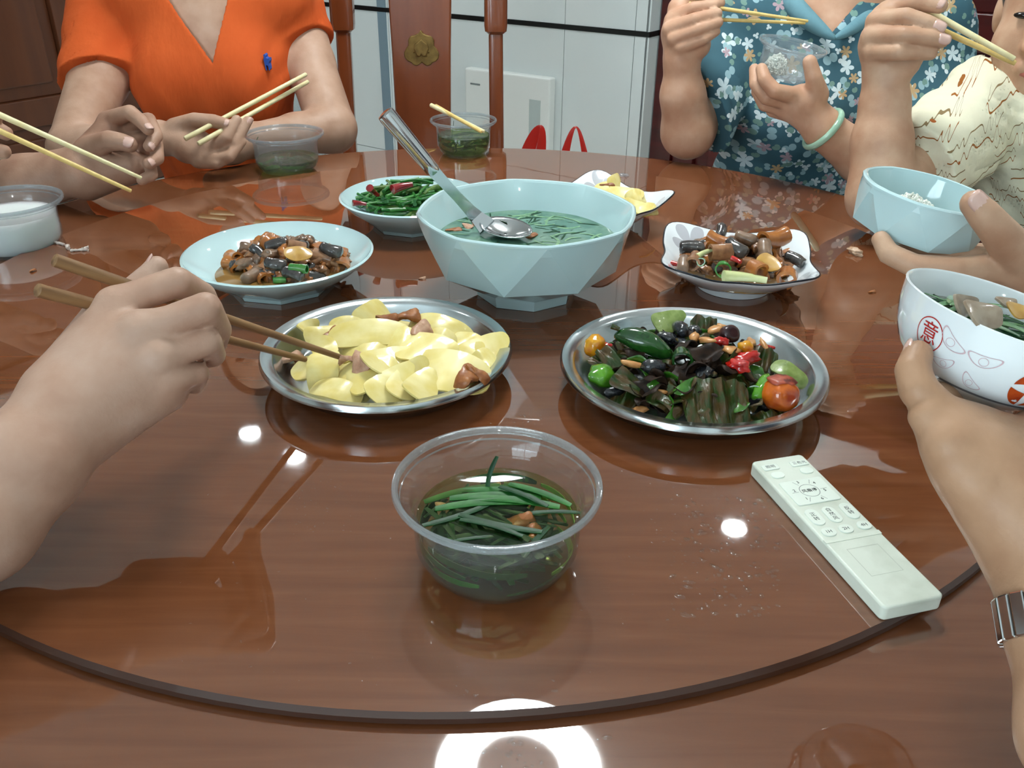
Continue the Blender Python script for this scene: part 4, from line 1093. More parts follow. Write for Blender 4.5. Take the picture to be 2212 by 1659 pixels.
GIN = [sheet('ginger_slice', 0.030, 0.019, 0.0026, 0.001, 0.1, 2.3, 0, 0.002, 3), sheet('ginger_slice', 0.020, 0.013, 0.0022, 0.002, 0.6, 2.3, 0, 0.001, 4)]
SCG = ringtube('scallion_piece', 0.017, 0.0046, 0.0012, 12)
SCR = ringtube('scallion_ring', 0.005, 0.0075, 0.0013, 16)
SCW = stick('scallion_white', 0.040, 0.0055, 0.0030, 0.003, 10, 8)
CHI = stick('chili_piece', 0.016, 0.0042, 0.0030, 0.001, 8, 5)
def heap(center, ax, ay, rotz, base, top, n, kinds, where, seed):
    rg = random.Random(seed)
    for k in range(n):
        for _ in range(20):
            u, v = rg.uniform(-1, 1), rg.uniform(-1, 1)
            if u * u + v * v < 1: break
        q = u * u + v * v
        x, y = u * ax, v * ay
        c, s = math.cos(rotz), math.sin(rotz)
        z = base + (top - base) * (1 - q) * rg.uniform(0.35, 1.0)
        nm, me, mt, lb, ct = kinds[k % len(kinds)]
        item(nm, me, mt, center + Vector((x * c - y * s, x * s + y * c, z)), (rg.uniform(-.5, .5), rg.uniform(-.5, .5), rg.uniform(0, 6.28)), lb + where, ct, ct + ' heap' + where, rg.uniform(0.85, 1.2))
EK = [('eel_piece', E_MEAT[0], m_eel, 'brown braised eel chunk', 'eel piece'), ('eel_piece', E_MEAT[2], m_eelo, 'orange-brown braised eel chunk', 'eel morsel'), ('eel_piece', E_SOL[0], m_eeld, 'dark-skinned eel segment', 'eel segment'), ('eel_piece', E_RING[1], m_eelo, 'orange-brown curled eel tube', 'eel tube'),
      ('eel_piece', E_MEAT[1], m_eelg, 'grey-brown braised eel chunk', 'eel chunk'), ('eel_piece', E_RING[0], m_eel, 'brown hollow eel ring', 'eel ring'), ('eel_piece', E_MEAT[3], m_eel, 'lumpy brown eel morsel', 'eel lump'), ('eel_piece', E_RING[2], m_eelo, 'orange-brown hollow eel ring', 'eel loop'), ('eel_piece', E_SOL[1], m_eelg, 'grey-brown eel segment', 'eel section')]
EC = pl(622, 572, 0.018) ; EC = Vector((EC.x, EC.y, 0))
heap(EC, 0.070, 0.052, 0.0, 0.018, 0.052, 135, EK, ' in the pale blue eel bowl', 5)
def ef(nm, me, mt, x, y, z, rot, lb, ct, sc=1): return rp(nm, me, mt, x, y, z, rot, lb, ct, sc)
ef('eel_piece', E_SOL[2], m_eeld, 598, 530, .046, (0, -8, 20), 'thick black eel segment on top of the left eel bowl', 'eel piece', 1.25)
ef('eel_piece', E_SOL[0], m_eeld, 716, 540, .042, (0, 8, -18), 'thick black eel segment at the right of the left eel bowl', 'eel piece', 1.2)
ef('eel_piece', E_SOL[1], m_eeld, 546, 596, .024, (0, 0, 60), 'black eel segment at the front of the left eel bowl', 'eel piece', 1.2)
ef('ginger_slice', GIN[0], m_ging, 644, 548, .050, (30, 8, 12), 'oval tan ginger slice on top of the left eel bowl', 'ginger slice', 1.05)
ef('eel_piece', E_SOL[0], m_eelo, 596, 570, .044, (0, 5, -10), 'bright orange-brown eel segment in the middle of the left eel bowl', 'eel piece', 1.1)
ef('eel_piece', E_SOL[2], m_eelo, 632, 592, .038, (0, 8, -24), 'orange-brown eel segment at the front of the left eel bowl', 'eel piece', 1.1)
ef('scallion_piece', SCG, m_scal, 645, 580, .044, (0, 0, -12), 'green scallion tube at the front of the left eel bowl', 'scallion', 1.15)
ef('scallion_piece', SCG, m_scal, 638, 530, .044, (0, 10, -30), 'green scallion tube at the back of the left eel bowl', 'scallion', 1.0)
ef('scallion_piece', SCG, m_scal, 604, 605, .030, (0, 0, 10), 'small green scallion piece by the front rim of the left eel bowl', 'scallion', 0.8)
ef('garlic_clove', blob('garlic_clove', (0.011, 0.009, 0.008), 6, 0.2, 3), mat('boiled_garlic', (222, 222, 200), 0.3, coat=0.4), 535, 565, .022, (0, 0, 40), 'whole white garlic clove in the gravy of the left eel bowl', 'garlic')
# gravy at the bottom of the left bowl
m_gravy = mat('brown_gravy', (146, 110, 58), 0.08, noise_=(26, (128, 94, 50), 0.4, 0.6), coat=0.6)
obj('eel_gravy', mesh('eel_gravy', *lathe([(0, 0.0), (0.060, 0.0), (0.0755, 0.0055), (0.0765, 0.0060), (0.075, 0.0066), (0, 0.0062)], 48)), m_gravy, None, EB + Vector((0, 0, 0.0125)), label='brown oily gravy in the left eel bowl', cat='gravy')

EC2 = pl(1592, 566, 0.018); EC2 = Vector((EC2.x, EC2.y, 0))
heap(EC2, 0.066, 0.048, SDrot, 0.016, 0.048, 110, EK, ' in the white square eel dish', 9)
ef('eel_piece', E_SOL[1], m_eelg, 1612, 516, .050, (0, 10, -30), 'thick grey-brown eel segment at the back of the square eel dish', 'eel piece', 1.2)
ef('eel_piece', E_SOL[2], m_eeld, 1494, 535, .042, (0, 0, -8), 'black eel segment at the left of the square eel dish', 'eel piece', 1.3)
ef('eel_piece', E_SOL[0], m_eeld, 1592, 535, .050, (0, 12, -56), 'black eel segment in the middle of the square eel dish', 'eel piece', 1.3)
ef('eel_piece', E_SOL[0], m_eeld, 1555, 500, .048, (0, -30, 70), 'black-tipped eel tail standing at the back rim of the square eel dish', 'eel piece', 1.0)
ef('eel_piece', E_SOL[1], m_eelg, 1652, 538, .048, (10, -30, 84), 'grey ribbed eel segment standing in the square eel dish', 'eel piece', 1.2)
ef('eel_piece', E_RING[0], m_eelo, 1557, 544, .046, (0, 0, 8), 'orange-brown hollow eel tube in the middle of the square eel dish', 'eel piece', 1.25)
ef('eel_piece', E_RING[2], m_eelo, 1634, 584, .040, (0, 0, 120), 'orange-brown eel ring at the front of the square eel dish', 'eel piece', 1.15)
ef('eel_piece', E_RING[1], m_eelo, 1672, 518, .048, (0, 0, 30), 'curled orange-brown eel tube at the right back of the square eel dish', 'eel piece', 1.4)
ef('eel_piece', E_RING[2], m_eel, 1700, 600, .034, (0, 0, 70), 'brown eel ring at the right front of the square eel dish', 'eel piece', 1.2)
ef('eel_piece', E_SOL[2], m_eeld, 1716, 560, .038, (0, 10, -50), 'black eel segment at the right of the square eel dish', 'eel piece', 1.1)
ef('eel_piece', E_RING[0], m_eelo, 1500, 563, .036, (0, 0, 70), 'orange eel tube at the left of the square eel dish', 'eel piece', 1.1)
ef('eel_piece', E_SOL[1], m_eelg, 1477, 570, .034, (0, -20, 75), 'grey-brown eel segment at the left front of the square eel dish', 'eel piece', 1.1)
ef('ginger_slice', GIN[1], m_ging, 1662, 570, .046, (35, 10, -46), 'tan ginger slice on the square eel dish', 'ginger slice', 1.5)
ef('scallion_white', SCW, m_scalw, 1610, 601, .036, (0, 4, -4), 'white scallion stalk at the front of the square eel dish', 'scallion', 1.2)
ef('scallion_white', SCW, m_scalw, 1526, 546, .044, (0, -10, 30), 'pale scallion bulb in the middle of the square eel dish', 'scallion', 0.7)
ef('scallion_ring', SCR, m_scal, 1562, 582, .042, (0, 0, 78), 'green scallion ring at the front of the square eel dish', 'scallion', 1.2)
ef('scallion_piece', SCG, m_scalw, 1516, 566, .036, (0, 20, 70), 'pale green scallion tube at the left of the square eel dish', 'scallion', 1.1)
ef('chili_piece', CHI, m_red, 1590, 562, .044, (0, 8, -46), 'small red chili piece in the square eel dish', 'chili', 0.8)
ef('chili_piece', CHI, m_red, 1460, 571, .030, (0, 0, -40), 'red chili piece at the left rim of the square eel dish', 'chili', 0.8)
obj('eel_gravy', mesh('eel_gravy', *lathe([(0, 0.0), (0.050, 0.0), (0.062, 0.004), (0.063, 0.0046), (0, 0.0042)], 48)), m_gravy, None, SD + Vector((0.004, -0.004, 0.0125)), label='brown gravy in the white square eel dish', cat='gravy')

# ---- pale bamboo slices in the far square dish
for k, (x, y, z, L, W, tu, tx) in enumerate([(1335,392,.042,60,22,60,60),(1350,424,.036,86,30,-10,30),(1378,422,.040,50,20,20,40),(1378,450,.032,70,26,-6,26),(1400,452,.034,56,20,30,30),(1315,405,.034,70,22,0,26),(1290,395,.034,70,22,-8,24),(1345,445,.026,80,30,10,14),(1360,462,.024,70,26,-20,18)]):
    item('bamboo_slice', bam_meshes[k % 5], mat('bamboo_shoot_stewed', (226, 208, 136), 0.3, noise_=(50, (206, 184, 104), 0.4, 0.7), coat=0.4), pl(x, y, z), Euler((math.radians(tx), 0, math.radians(tu))), 'pale stewed bamboo slice in the far square dish', 'bamboo slice', 'bamboo slices in the far square dish', (L * 0.00062 / 0.07, W / 34 * 1.1, 1))
item('pork_piece', pork_meshes[0], m_porkfry, pl(1312, 398, 0.046), (0, 0, -.3), 'brown pork strip on the bamboo slices in the far square dish', 'pork', None, (1, .4, .5))

# ---- green stems with chilies
m_bean = mat('fried_green_stem', (34, 98, 38), 0.25, noise_=(60, (52, 128, 52), 0.4, 0.7), coat=0.4, bump=((200, 40, 40), 0.2, 0.0005))
m_bean2 = mat('fried_green_stem_light', (60, 128, 50), 0.28, noise_=(60, (38, 98, 36), 0.4, 0.7), coat=0.4)
m_bean3 = mat('fried_bud_tip', (92, 122, 52), 0.4, noise_=(160, (58, 92, 36), 0.4, 0.65), bump=(400, 0.6, 0.001))
BN = [stick('green_stem', 0.058, 0.0026, 0.0022, b, 7, 8) for b in (0.004, 0.010, -0.006, 0.002)]
BT = [rough_mesh(stick('green_stem', 0.040, 0.0024, 0.0046, 0.004, 8, 8), 0.0012, k, 300) for k in range(2)]
GC = GB + Vector((-0.004, 0.0, 0))
k = tries = 0
while k < 150 and tries < 9000:
    tries += 1
    rg = rnd; tip = k % 6 == 0
    a = rg.uniform(0, 6.283); r = 0.074 * math.sqrt(rg.random()); yaw = rg.gauss(0.35, 0.75); sc_ = rg.uniform(0.7, 1.1)
    dome = 0.060 - 0.036 * (r / 0.074) ** 2
    z = 0.012 + (dome - 0.012) * rg.uniform(0.45, 1)
    hl = (0.020 if tip else 0.029) * sc_
    lim = 0.050 + min(z, 0.042) / 0.042 * 0.040
    if any(math.hypot(r * math.cos(a) + e * hl * math.cos(yaw), r * math.sin(a) + e * hl * math.sin(yaw)) > lim - 0.002 for e in (-1, 1)): continue
    item('green_vegetable', BT[k % 2] if tip else BN[k % 4], m_bean3 if tip else (m_bean if k % 3 else m_bean2), GC + Vector((r * math.cos(a), r * math.sin(a), z)), (rg.uniform(-.3, .3), rg.uniform(-.10, .10), yaw),
         'fried bud-tipped green stalk in the heap' if tip else 'fried green stalk in the heap with chilies', 'vegetable', 'fried green bud tips' if tip else 'fried green stalks', sc_)
    k += 1
CHB = stick('dried_chili', 0.026, 0.0062, 0.0030, 0.002, 10, 8)
for x, y, z, rot, s, lb in [(808, 414, .060, (0, 40, 60), .85, 'left one of the two big dried red chilies on the green stems'), (870, 404, .068, (0, -8, 24), 1.1, 'right one of the two big dried red chilies on the green stems'), (777, 440, .048, (0, 8, 10), .7, 'small dried red chili near the rim of the green stem bowl'), (1005, 408, .030, (0, 0, -10), .6, 'small dried red chili at the far rim of the green stem bowl')]:
    rp('dried_chili', CHB, m_chili, x, y, z, rot, lb, 'chili', s)

# ---- soups
m_leaf = mat('chive_leaf', (26, 90, 32), 0.4, noise_=(50, (46, 116, 40), 0.4, 0.7), spec=0.25)
m_leafd = mat('chive_leaf_dark', (14, 56, 28), 0.4, noise_=(50, (24, 78, 36), 0.4, 0.7), spec=0.25)
m_leafl = mat('chive_stalk_pale', (112, 168, 62), 0.38, noise_=(30, (150, 190, 100), 0.4, 0.7), spec=0.35)
m_broth = film('chive_broth', (228, 232, 200), 0.03, (150, 156, 110), 0.03)
m_broth2 = film('green_broth', (206, 222, 160), 0.10, (120, 150, 70), 0.04)
RIB = [ribbon('chive_leaf', L, W, b, l, fo) for L, W, b, l, fo in ((0.052, 0.0048, 0.006, 0.003, 0.0006), (0.062, 0.0056, -0.010, 0.002, 0.0008), (0.040, 0.0044, 0.003, -0.002, 0.0006), (0.072, 0.0070, 0.012, 0.004, 0.001), (0.034, 0.0036, 0.0, 0.002, 0.0004))]
RIBF = [ribbon('chive_leaf', L, W, b, 0.0006, 0.0004) for L, W, b in ((0.050, 0.0046, 0.002), (0.058, 0.0052, -0.003), (0.040, 0.0044, 0.001), (0.070, 0.0076, 0.003), (0.034, 0.0036, 0.0))]
LEN5 = (0.052, 0.062, 0.040, 0.072, 0.034)
def leaves(center, dims, z0, z1, n, lb, grp, seed, mats, sc=1.0):
    """leaves drifting inside a plastic bowl, none poking through its wall"""
    rg = random.Random(seed); pf = bowl_profile(*dims)
    k = 0; tries = 0
    while k < n and tries < n * 60:
        tries += 1
        z = z0 + (z1 - z0) * (k / max(n - 1, 1))
        lim = prof_r(pf, max(z - 0.002, 0.004)) - 0.0045
        i = rg.randrange(5); s_ = sc * rg.uniform(0.65, 1.05)
        r = lim * math.sqrt(rg.random()); a = rg.uniform(0, 6.283); yw = rg.uniform(0, 6.283)
        hl = LEN5[i] * s_ / 2
        cx, cy = r * math.cos(a), r * math.sin(a)
        ok = all(math.hypot(cx + e * hl * math.cos(yw), cy + e * hl * math.sin(yw)) < lim - 0.002 for e in (-1, 1))
        if not ok: continue
        item('chive_leaf', RIBF[i], mats[k % len(mats)], center + Vector((cx, cy, z)), (rg.uniform(-.2, .2), rg.uniform(-.03, .03), yw), lb, 'chive leaf', grp, (s_, s_ * rg.uniform(0.8, 1.3), 0.6))
        k += 1
def wall_leaves(center, dims, zs, n, lb, grp, seed, mats):
    """leaves pressed against the inside of the bowl wall, seen through the plastic"""
    rg = random.Random(seed); pf = bowl_profile(*dims)
    for k in range(n):
        a0 = rg.uniform(0, 6.283); z = rg.uniform(*zs); sp = rg.uniform(0.35, 0.75); w = rg.uniform(0.0018, 0.0034); sl = rg.uniform(-0.006, 0.006)
        v, f = [], []
        for i in range(11):
            t = -1 + i / 5; a = a0 + t * sp; zz = min(max(z + sl * t, zs[0]), zs[1])
            for dz in (-w, w):
                q = zz + dz * (1 - 0.5 * abs(t) ** 4); r = prof_r(pf, max(q, 0.0045)) - 0.0030
                v += [(r * math.cos(a), r * math.sin(a), q), ((r - 0.0006) * math.cos(a), (r - 0.0006) * math.sin(a), q)]
        for i in range(10):
            b = i * 4; f += [(b, b+4, b+6, b+2), (b+1, b+3, b+7, b+5), (b, b+1, b+5, b+4), (b+2, b+6, b+7, b+3)]
        mv = Vector(v[20]); item('chive_leaf', mesh('chive_leaf', [Vector(q) - mv for q in v], f, True, 60), mats[k % len(mats)], center + mv, (0, 0, 0), lb, 'chive leaf', grp)
FL = 0.0385
obj('chive_broth', broth_mesh(FBR, FBb, FBh, FL), m_broth, None, FB + Vector((0, 0, 0.0003)), label='clear yellowish broth in the front plastic bowl', cat='broth')
leaves(FB, (FBR, FBb, FBh), 0.006, FL - 0.0015, 190, 'chive leaf in the front plastic bowl', 'chive leaves in the front bowl', 3, [m_leafd, m_leaf, m_leafd, m_leaf, m_leafd, m_leaf, m_leafd, m_leaf, m_leafl])
wall_leaves(FB, (FBR, FBb, FBh), (0.009, FL - 0.006), 16, 'chive leaf pressed against the wall of the front plastic bowl', 'chive leaves along the wall of the front bowl', 8, [m_leafd, m_leaf, m_leafd, m_leafl])
FLV = [(1000, 1066, .037, 22, 0.8, 3, m_leafd), (1085, 1064, .038, -4, .8, 3, m_leafd), (1165, 1068, .040, -30, .7, 3, m_leafd), (1040, 1092, .0385, 8, .9, 3, m_leafd), (1110, 1086, .039, -8, .9, 3, m_leafd), (1070, 1076, .0385, 2, .9, 3, m_leafd),
       (1130, 1072, .041, -34, 1.0, 2, m_leafl), (1060, 1140, .0395, -22, .9, 0, m_leaf), (1080, 1130, .039, -18, 1.0, 1, m_leaf), (950, 1130, .037, -56, .8, 0, m_leaf), (1160, 1170, .038, 62, .9, 2, m_leafl), (1020, 1165, .038, 12, .7, 2, m_leafl), (1190, 1110, .0385, 4, .8, 0, m_leafd), (990, 1110, .0385, 30, .9, 1, m_leafd)]
for x, y, z, tu, s, k, mt in FLV:
    item('chive_leaf', RIBF[k], mt, pl(x, y, z + 0.0002), (0.05, 0, math.radians(tu)), 'broad chive leaf floating on top of the front plastic bowl', 'chive leaf', 'floating chive leaves in the front bowl', s)
item('chive_leaf', RIB[2], m_leafd, pl(1063, 1030, 0.046), (math.radians(20), math.radians(-62), math.radians(60)), 'single chive leaf standing up out of the front plastic bowl', 'chive leaf', None, 0.75)
for k, (x, y, s) in enumerate([(1122, 1125, 1.0), (1150, 1148, .8), (955, 1095, .6), (1065, 1050, .5)]):
    item('meat_bit', pork_meshes[k % 4], mat('broth_meat', (186, 138, 84), 0.4, noise_=(90, (160, 104, 56), 0.4, 0.7)), pl(x, y, 0.036), (0, 0, k), 'small tan meat bit in the front plastic bowl', 'meat', 'meat bits in the front bowl', s)
def milky_mat():
    mt = mat('milky_soup', (236, 244, 238), 0.12, coat=0.3, sss=1.0)
    b = mt.node_tree.nodes['Principled BSDF']; b.inputs['Subsurface Radius'].default_value = (0.03, 0.032, 0.03); b.inputs['Subsurface Scale'].default_value = 1.0
    return mt
# far bowl, left far bowl, milky bowl
obj('chive_broth', broth_mesh(*FARd, 0.034), m_broth2, None, FAR + Vector((0, 0, 0.0003)), label='dark green broth in the far plastic bowl', cat='broth')
leaves(FAR, FARd, 0.006, 0.033, 60, 'dark chive leaf in the far plastic bowl with chopsticks', 'chive leaves in the far bowl', 4, [m_leafd, m_leafd, m_leaf], 0.85)
wall_leaves(FAR, FARd, (0.009, 0.030), 14, 'chive leaf pressed against the wall of the far plastic bowl', 'chive leaves along the wall of the far bowl', 9, [m_leafd, m_leaf])
item('chive_leaf', RIB[2], m_leaf, FAR + Vector((-0.020, 0.01, 0.044)), (0, math.radians(-80), 0.3), 'chive leaf stuck upright inside the far plastic bowl', 'chive leaf', None, 0.6)
obj('chive_broth', broth_mesh(*LFd, 0.020), m_broth2, None, LF + Vector((0, 0, 0.0003)), label='shallow green broth in the cloudy bowl beside the orange shirt', cat='broth')
leaves(LF, LFd, 0.006, 0.019, 34, 'chive leaf at the bottom of the cloudy bowl beside the orange shirt', 'chive leaves in the cloudy bowl', 6, [m_leafd, m_leaf, m_leafl], 0.85)
wall_leaves(LF, LFd, (0.008, 0.017), 9, 'chive leaf pressed against the wall of the cloudy plastic bowl', 'chive leaves along the wall of the cloudy bowl', 10, [m_leaf, m_leafl, m_leafd])
item('chive_leaf', RIB[4], m_leafd, LF + Vector((-0.046, -0.005, 0.050)), (0.3, math.radians(-60), 0.8), 'chive bit stuck near the rim of the cloudy bowl', 'chive leaf', None, 0.35)
obj('milky_soup', broth_mesh(*MLd, 0.046), milky_mat(), None, ML + Vector((0, 0, 0.0003)), label='milky white soup in the plastic bowl at the left', cat='soup')
# big bowl
m_soup = mat('green_soup', (78, 118, 100), 0.08, noise_=(34, (112, 146, 124), 0.42, 0.66), coat=0.5)
SL = 0.066
def octr(R, n=8): return lambda a, r, z: r * math.cos(math.pi / n) / math.cos(((a - math.radians(9)) % (2 * math.pi / n)) - math.pi / n)
obj('green_soup', mesh('green_soup', *lathe([(0, 0.030), (0.085, 0.030), (0.104, SL - 0.001), (0.1045, SL), (0.102, SL - 0.0004), (0, SL - 0.0004)], 64, lambda a, r, z: r * 0.99), True, 50), m_soup, None, BB, label='cloudy green vegetable soup filling the large octagonal bowl', cat='soup')
m_wilt = mat('wilted_leaf', (46, 104, 72), 0.15, noise_=(70, (104, 150, 104), 0.42, 0.7), coat=0.6)
m_wiltl = mat('wilted_leaf_pale', (126, 166, 118), 0.15, noise_=(70, (92, 140, 96), 0.42, 0.7), coat=0.6)
rg = random.Random(21)
for k in range(110):
    r = 0.092 * math.sqrt(rg.random()); a = rg.uniform(0, 6.283)
    if dirlen((r * math.cos(a) - (S_tip.x - BB.x), r * math.sin(a) - (S_tip.y - BB.y))) < 0.036: continue
    item('wilted_leaf', RIB[[0, 4, 2, 4, 1][k % 5]], m_wiltl if k % 4 == 0 else (m_wilt if k % 2 else m_leafd), BB + Vector((r * math.cos(a), r * math.sin(a), SL - 0.0003)), (rg.uniform(-.03, .03), rg.uniform(-.02, .02), rg.gauss(0.1, 0.7)), 'wilted leaf strip in the large soup bowl', 'leaf strip', 'wilted leaves in the large soup bowl', (rg.uniform(.4, .9), rg.uniform(.35, .8), 0.12))
for k, (x, y) in enumerate([(980, 495), (1150, 508), (1010, 487), (1290, 470)]):
    item('meat_bit', pork_meshes[k % 4], mat('boiled_meat', (190, 168, 140), 0.4, noise_=(80, (160, 132, 104), 0.4, 0.7)), pl(x, y, BB.z + SL + 0.0005), (0, 0, k), 'small boiled meat bit floating in the large soup bowl', 'meat', 'meat bits in the large soup bowl', (0.9, 0.7, 0.35))
item('wilted_leaf', RIB[4], m_leafd, pl(1082, 478, 0.076), (0, 0, -0.6), 'dark leaf scrap lying in the serving spoon', 'leaf strip', None, 0.5)
# decorated bowl: soup, greens, meat slices, rice
obj('clear_soup', mesh('clear_soup', *lathe([(0, 0.014), (0.035, 0.019), (0.048, 0.0345), (0.0515, 0.0405), (0.051, 0.0410), (0, 0.0408)], 40), True, 50), film('pale_broth', (226, 232, 214), 0.5, (176, 190, 170), 0.03), None, DB_M.to_translation(), DBrot, label='pale broth in the printed bowl at the right', cat='broth')
rg = random.Random(31)
for k in range(60):
    r = 0.034 * math.sqrt(rg.random()); a = rg.uniform(0, 6.283)
    p = DB_M @ Vector((r * math.cos(a), r * math.sin(a) + 0.004, 0.0395 + 0.0070 * rg.random()))
    item('chive_leaf', RIB[[0, 2, 4][k % 3]], [m_leaf, m_leafd, m_leafl, m_leafd][k % 4], p, (rg.uniform(-.25, .25), DBrot[1] + rg.uniform(-.1, .1), rg.gauss(0.2, 0.5)), 'green chive leaf in the printed bowl at the right', 'chive leaf', 'chive leaves in the printed bowl', rg.uniform(.6, .85))
m_liver = mat('grey_meat_slice', (158, 142, 122), 0.3, noise_=(120, (136, 116, 96), 0.4, 0.7), coat=0.4, bump=(300, 0.2, 0.0005))
for x, y, d, rot, s, lb in [(2085, 662, .470, (70, 10, 30), (.8, .7, 1), 'pointed grey meat slice standing in the printed bowl'), (2125, 682, .458, (36, 14, 10), (.95, .9, 1), 'flat grey meat slice with a chive on it in the printed bowl'), (2175, 655, .485, (20, 10, 0), (.5, .5, .7), 'small pinkish meat piece in the printed bowl')]:
    item('meat_slice', sheet('meat_slice', 0.022, 0.017, 0.0035, 0.001, 0.5, 5, 0.002, 0.001, x), m_liver, pc(x, y, d), tuple(math.radians(a) for a in rot), lb, 'meat slice', None, s)
item('ginger_slice', GIN[1], m_ging, pc(2200, 672, .475), (0.5, 0.2, 0.2), 'yellow ginger slice in the printed bowl', 'ginger slice', None, 0.8)
# rice
m_rice = mat('cooked_rice', (242, 244, 232), 0.4, sss=0.0, coat=0.2)
def rice_mesh(name, rx, ry, hz, n, seed):
    rg = random.Random(seed); mb = MB()
    bm = bmesh.new(); bmesh.ops.create_icosphere(bm, subdivisions=1, radius=1)
    gv = [v.co.copy() for v in bm.verts]; gf = [tuple(v.index for v in f.verts) for f in bm.faces]; bm.free()
    cv, cf = lathe([(0, -0.004), (0.92, -0.004), (0.85, 0.2), (0.6, 0.62), (0.3, 0.85), (0, 0.92)], 20)
    mb.add([(x * rx, y * ry, z * hz) for x, y, z in cv], cf)
    for k in range(n):
        r = math.sqrt(rg.random()); a = rg.uniform(0, 6.283)
        z = hz * (1 - r * r) ** 0.7 * rg.uniform(0.85, 1.08)
        M = Matrix.Translation((r * rx * math.cos(a), r * ry * math.sin(a), z)) @ Euler((rg.uniform(0, 6), rg.uniform(0, 6), rg.uniform(0, 6))).to_matrix().to_4x4()
        mb.add([M @ Vector((v.x * 0.0034, v.y * 0.0014, v.z * 0.0014)) for v in gv], gf)
    return mb.mesh(name)
o = obj('cooked_rice', rice_mesh('cooked_rice', 0.026, 0.020, 0.020, 420, 1), m_rice, None, (RICE_M @ Vector((-0.004, 0.012, 0.019))), RICErot, label='clump of white rice in the pale blue rice bowl', cat='rice', kind='stuff')
o = obj('cooked_rice', rice_mesh('cooked_rice', 0.020, 0.018, 0.026, 420, 2), m_rice, None, (CUP_M @ Vector((-0.016, 0, 0.006))), CUProt, label='heap of white rice in the clear plastic cup', cat='rice', kind='stuff')
o = obj('cooked_rice', rice_mesh('cooked_rice', 0.020, 0.014, 0.010, 200, 3), m_rice, None, (DB_M @ Vector((0.010, -0.024, 0.033))), DBrot, label='white rice under the broth of the printed bowl', cat='rice', kind='stuff')

# ================================================================== PEOPLE
def skin_mat(name, c1, c2, c3):
    mt = mat(name, c1, 0.48, spec=0.4, sss=0.0)
    nt = mt.node_tree; b = nt.nodes['Principled BSDF']
    tc = nt.nodes.new('ShaderNodeTexCoord')
    n = nt.nodes.new('ShaderNodeTexNoise'); n.inputs['Scale'].default_value = 26; n.inputs['Detail'].default_value = 6
    r = nt.nodes.new('ShaderNodeValToRGB')
    r.color_ramp.elements[0].position = 0.3; r.color_ramp.elements[0].color = lin(c2)
    r.color_ramp.elements[1].position = 0.72; r.color_ramp.elements[1].color = lin(c3)
    e = r.color_ramp.elements.new(0.5); e.color = lin(c1)
    n2 = nt.nodes.new('ShaderNodeTexNoise'); n2.inputs['Scale'].default_value = 420; n2.inputs['Detail'].default_value = 3
    n3 = nt.nodes.new('ShaderNodeTexNoise'); n3.inputs['Scale'].default_value = 60; n3.inputs['Detail'].default_value = 4
    ad = nt.nodes.new('ShaderNodeMath'); ad.operation = 'MULTIPLY_ADD'; ad.inputs[1].default_value = 3.0
    bp = nt.nodes.new('ShaderNodeBump'); bp.inputs['Strength'].default_value = 0.22; bp.inputs['Distance'].default_value = 0.0008
    L = nt.links.new
    for q in (n, n2, n3): L(tc.outputs['Object'], q.inputs['Vector'])
    L(n.outputs['Fac'], r.inputs[0]); L(r.outputs[0], b.inputs['Base Color'])
    L(n3.outputs['Fac'], ad.inputs[0]); L(n2.outputs['Fac'], ad.inputs[2]); L(ad.outputs[0], bp.inputs['Height']); L(bp.outputs[0], b.inputs['Normal'])
    return mt
sk_orange = skin_mat('skin_light_tan', (180, 144, 121), (169, 131, 108), (188, 154, 133))
sk_left = skin_mat('skin_tan', (172, 134, 112), (160, 119, 98), (184, 148, 126))
sk_near = skin_mat('skin_pale', (186, 150, 129), (176, 137, 116), (194, 162, 143))
sk_right = skin_mat('skin_brown_tan', (174, 135, 105), (161, 120, 92), (185, 147, 118))
sk_blue = skin_mat('skin_rosy_tan', (196, 152, 124), (186, 138, 110), (206, 166, 140))
sk_cream = skin_mat('skin_mature_tan', (190, 150, 122), (178, 134, 106), (202, 166, 138))
m_nail = mat('fingernail', (214, 176, 162), 0.25, coat=0.4)
m_hair = mat('black_hair', (22, 18, 17), 0.4, noise_=((200, 200, 10), (40, 32, 28), 0.4, 0.6))
m_lip = mat('lips', (166, 96, 84), 0.35)
m_eye = mat('dark_eye', (24, 18, 16), 0.1)

def pts(rows): return [pc(a, b, c) for a, b, c in rows]
def make_skin(root, S, h, mt, name='body'):
    F, ax, l = S.field(h)
    v, f = net(F, h, l)
    v = v - np.array(root.location)
    return obj(name, mesh(name, v, f), mt, root)
def nail(root, tip, prev, out, r, mt=None):
    """a small curved plate on the back of the finger end"""
    tip, prev, out = Vector(tip), Vector(prev), Vector(out)
    ax = (tip - prev).normalized(); n = (out - ax * out.dot(ax)).normalized(); s = ax.cross(n)
    v, f = [], []
    nu, nv = 6, 6
    for i in range(nu + 1):
        for j in range(nv + 1):
            u = -1 + 2 * i / nu; w = -1 + 2 * j / nv
            m_ = max(abs(u), abs(w)); ln = (abs(u) ** 3 + abs(w) ** 3) ** (1 / 3) if m_ else 1
            k = m_ / ln if ln else 1
            a = w * k * 0.85
            v.append(tip + ax * (u * k * r * 0.85 + r * 0.05) + (n * math.cos(a) + s * math.sin(a)) * (r * 1.025 - 0.10 * r * max(0, u * k) ** 2) - Vector(root.location))
    for i in range(nu):
        for j in range(nv): f.append((i*(nv+1)+j, (i+1)*(nv+1)+j, (i+1)*(nv+1)+j+1, i*(nv+1)+j+1))
    o = obj('fingernail', mesh('fingernail', v, f), m_nail, root)
    sd = o.modifiers.new('solid', 'SOLIDIFY'); sd.thickness = 0.0007; sd.offset = 1
    return o
def camdir(p): return (Vector((0, 0, CAMH)) - Vector(p)).normalized()
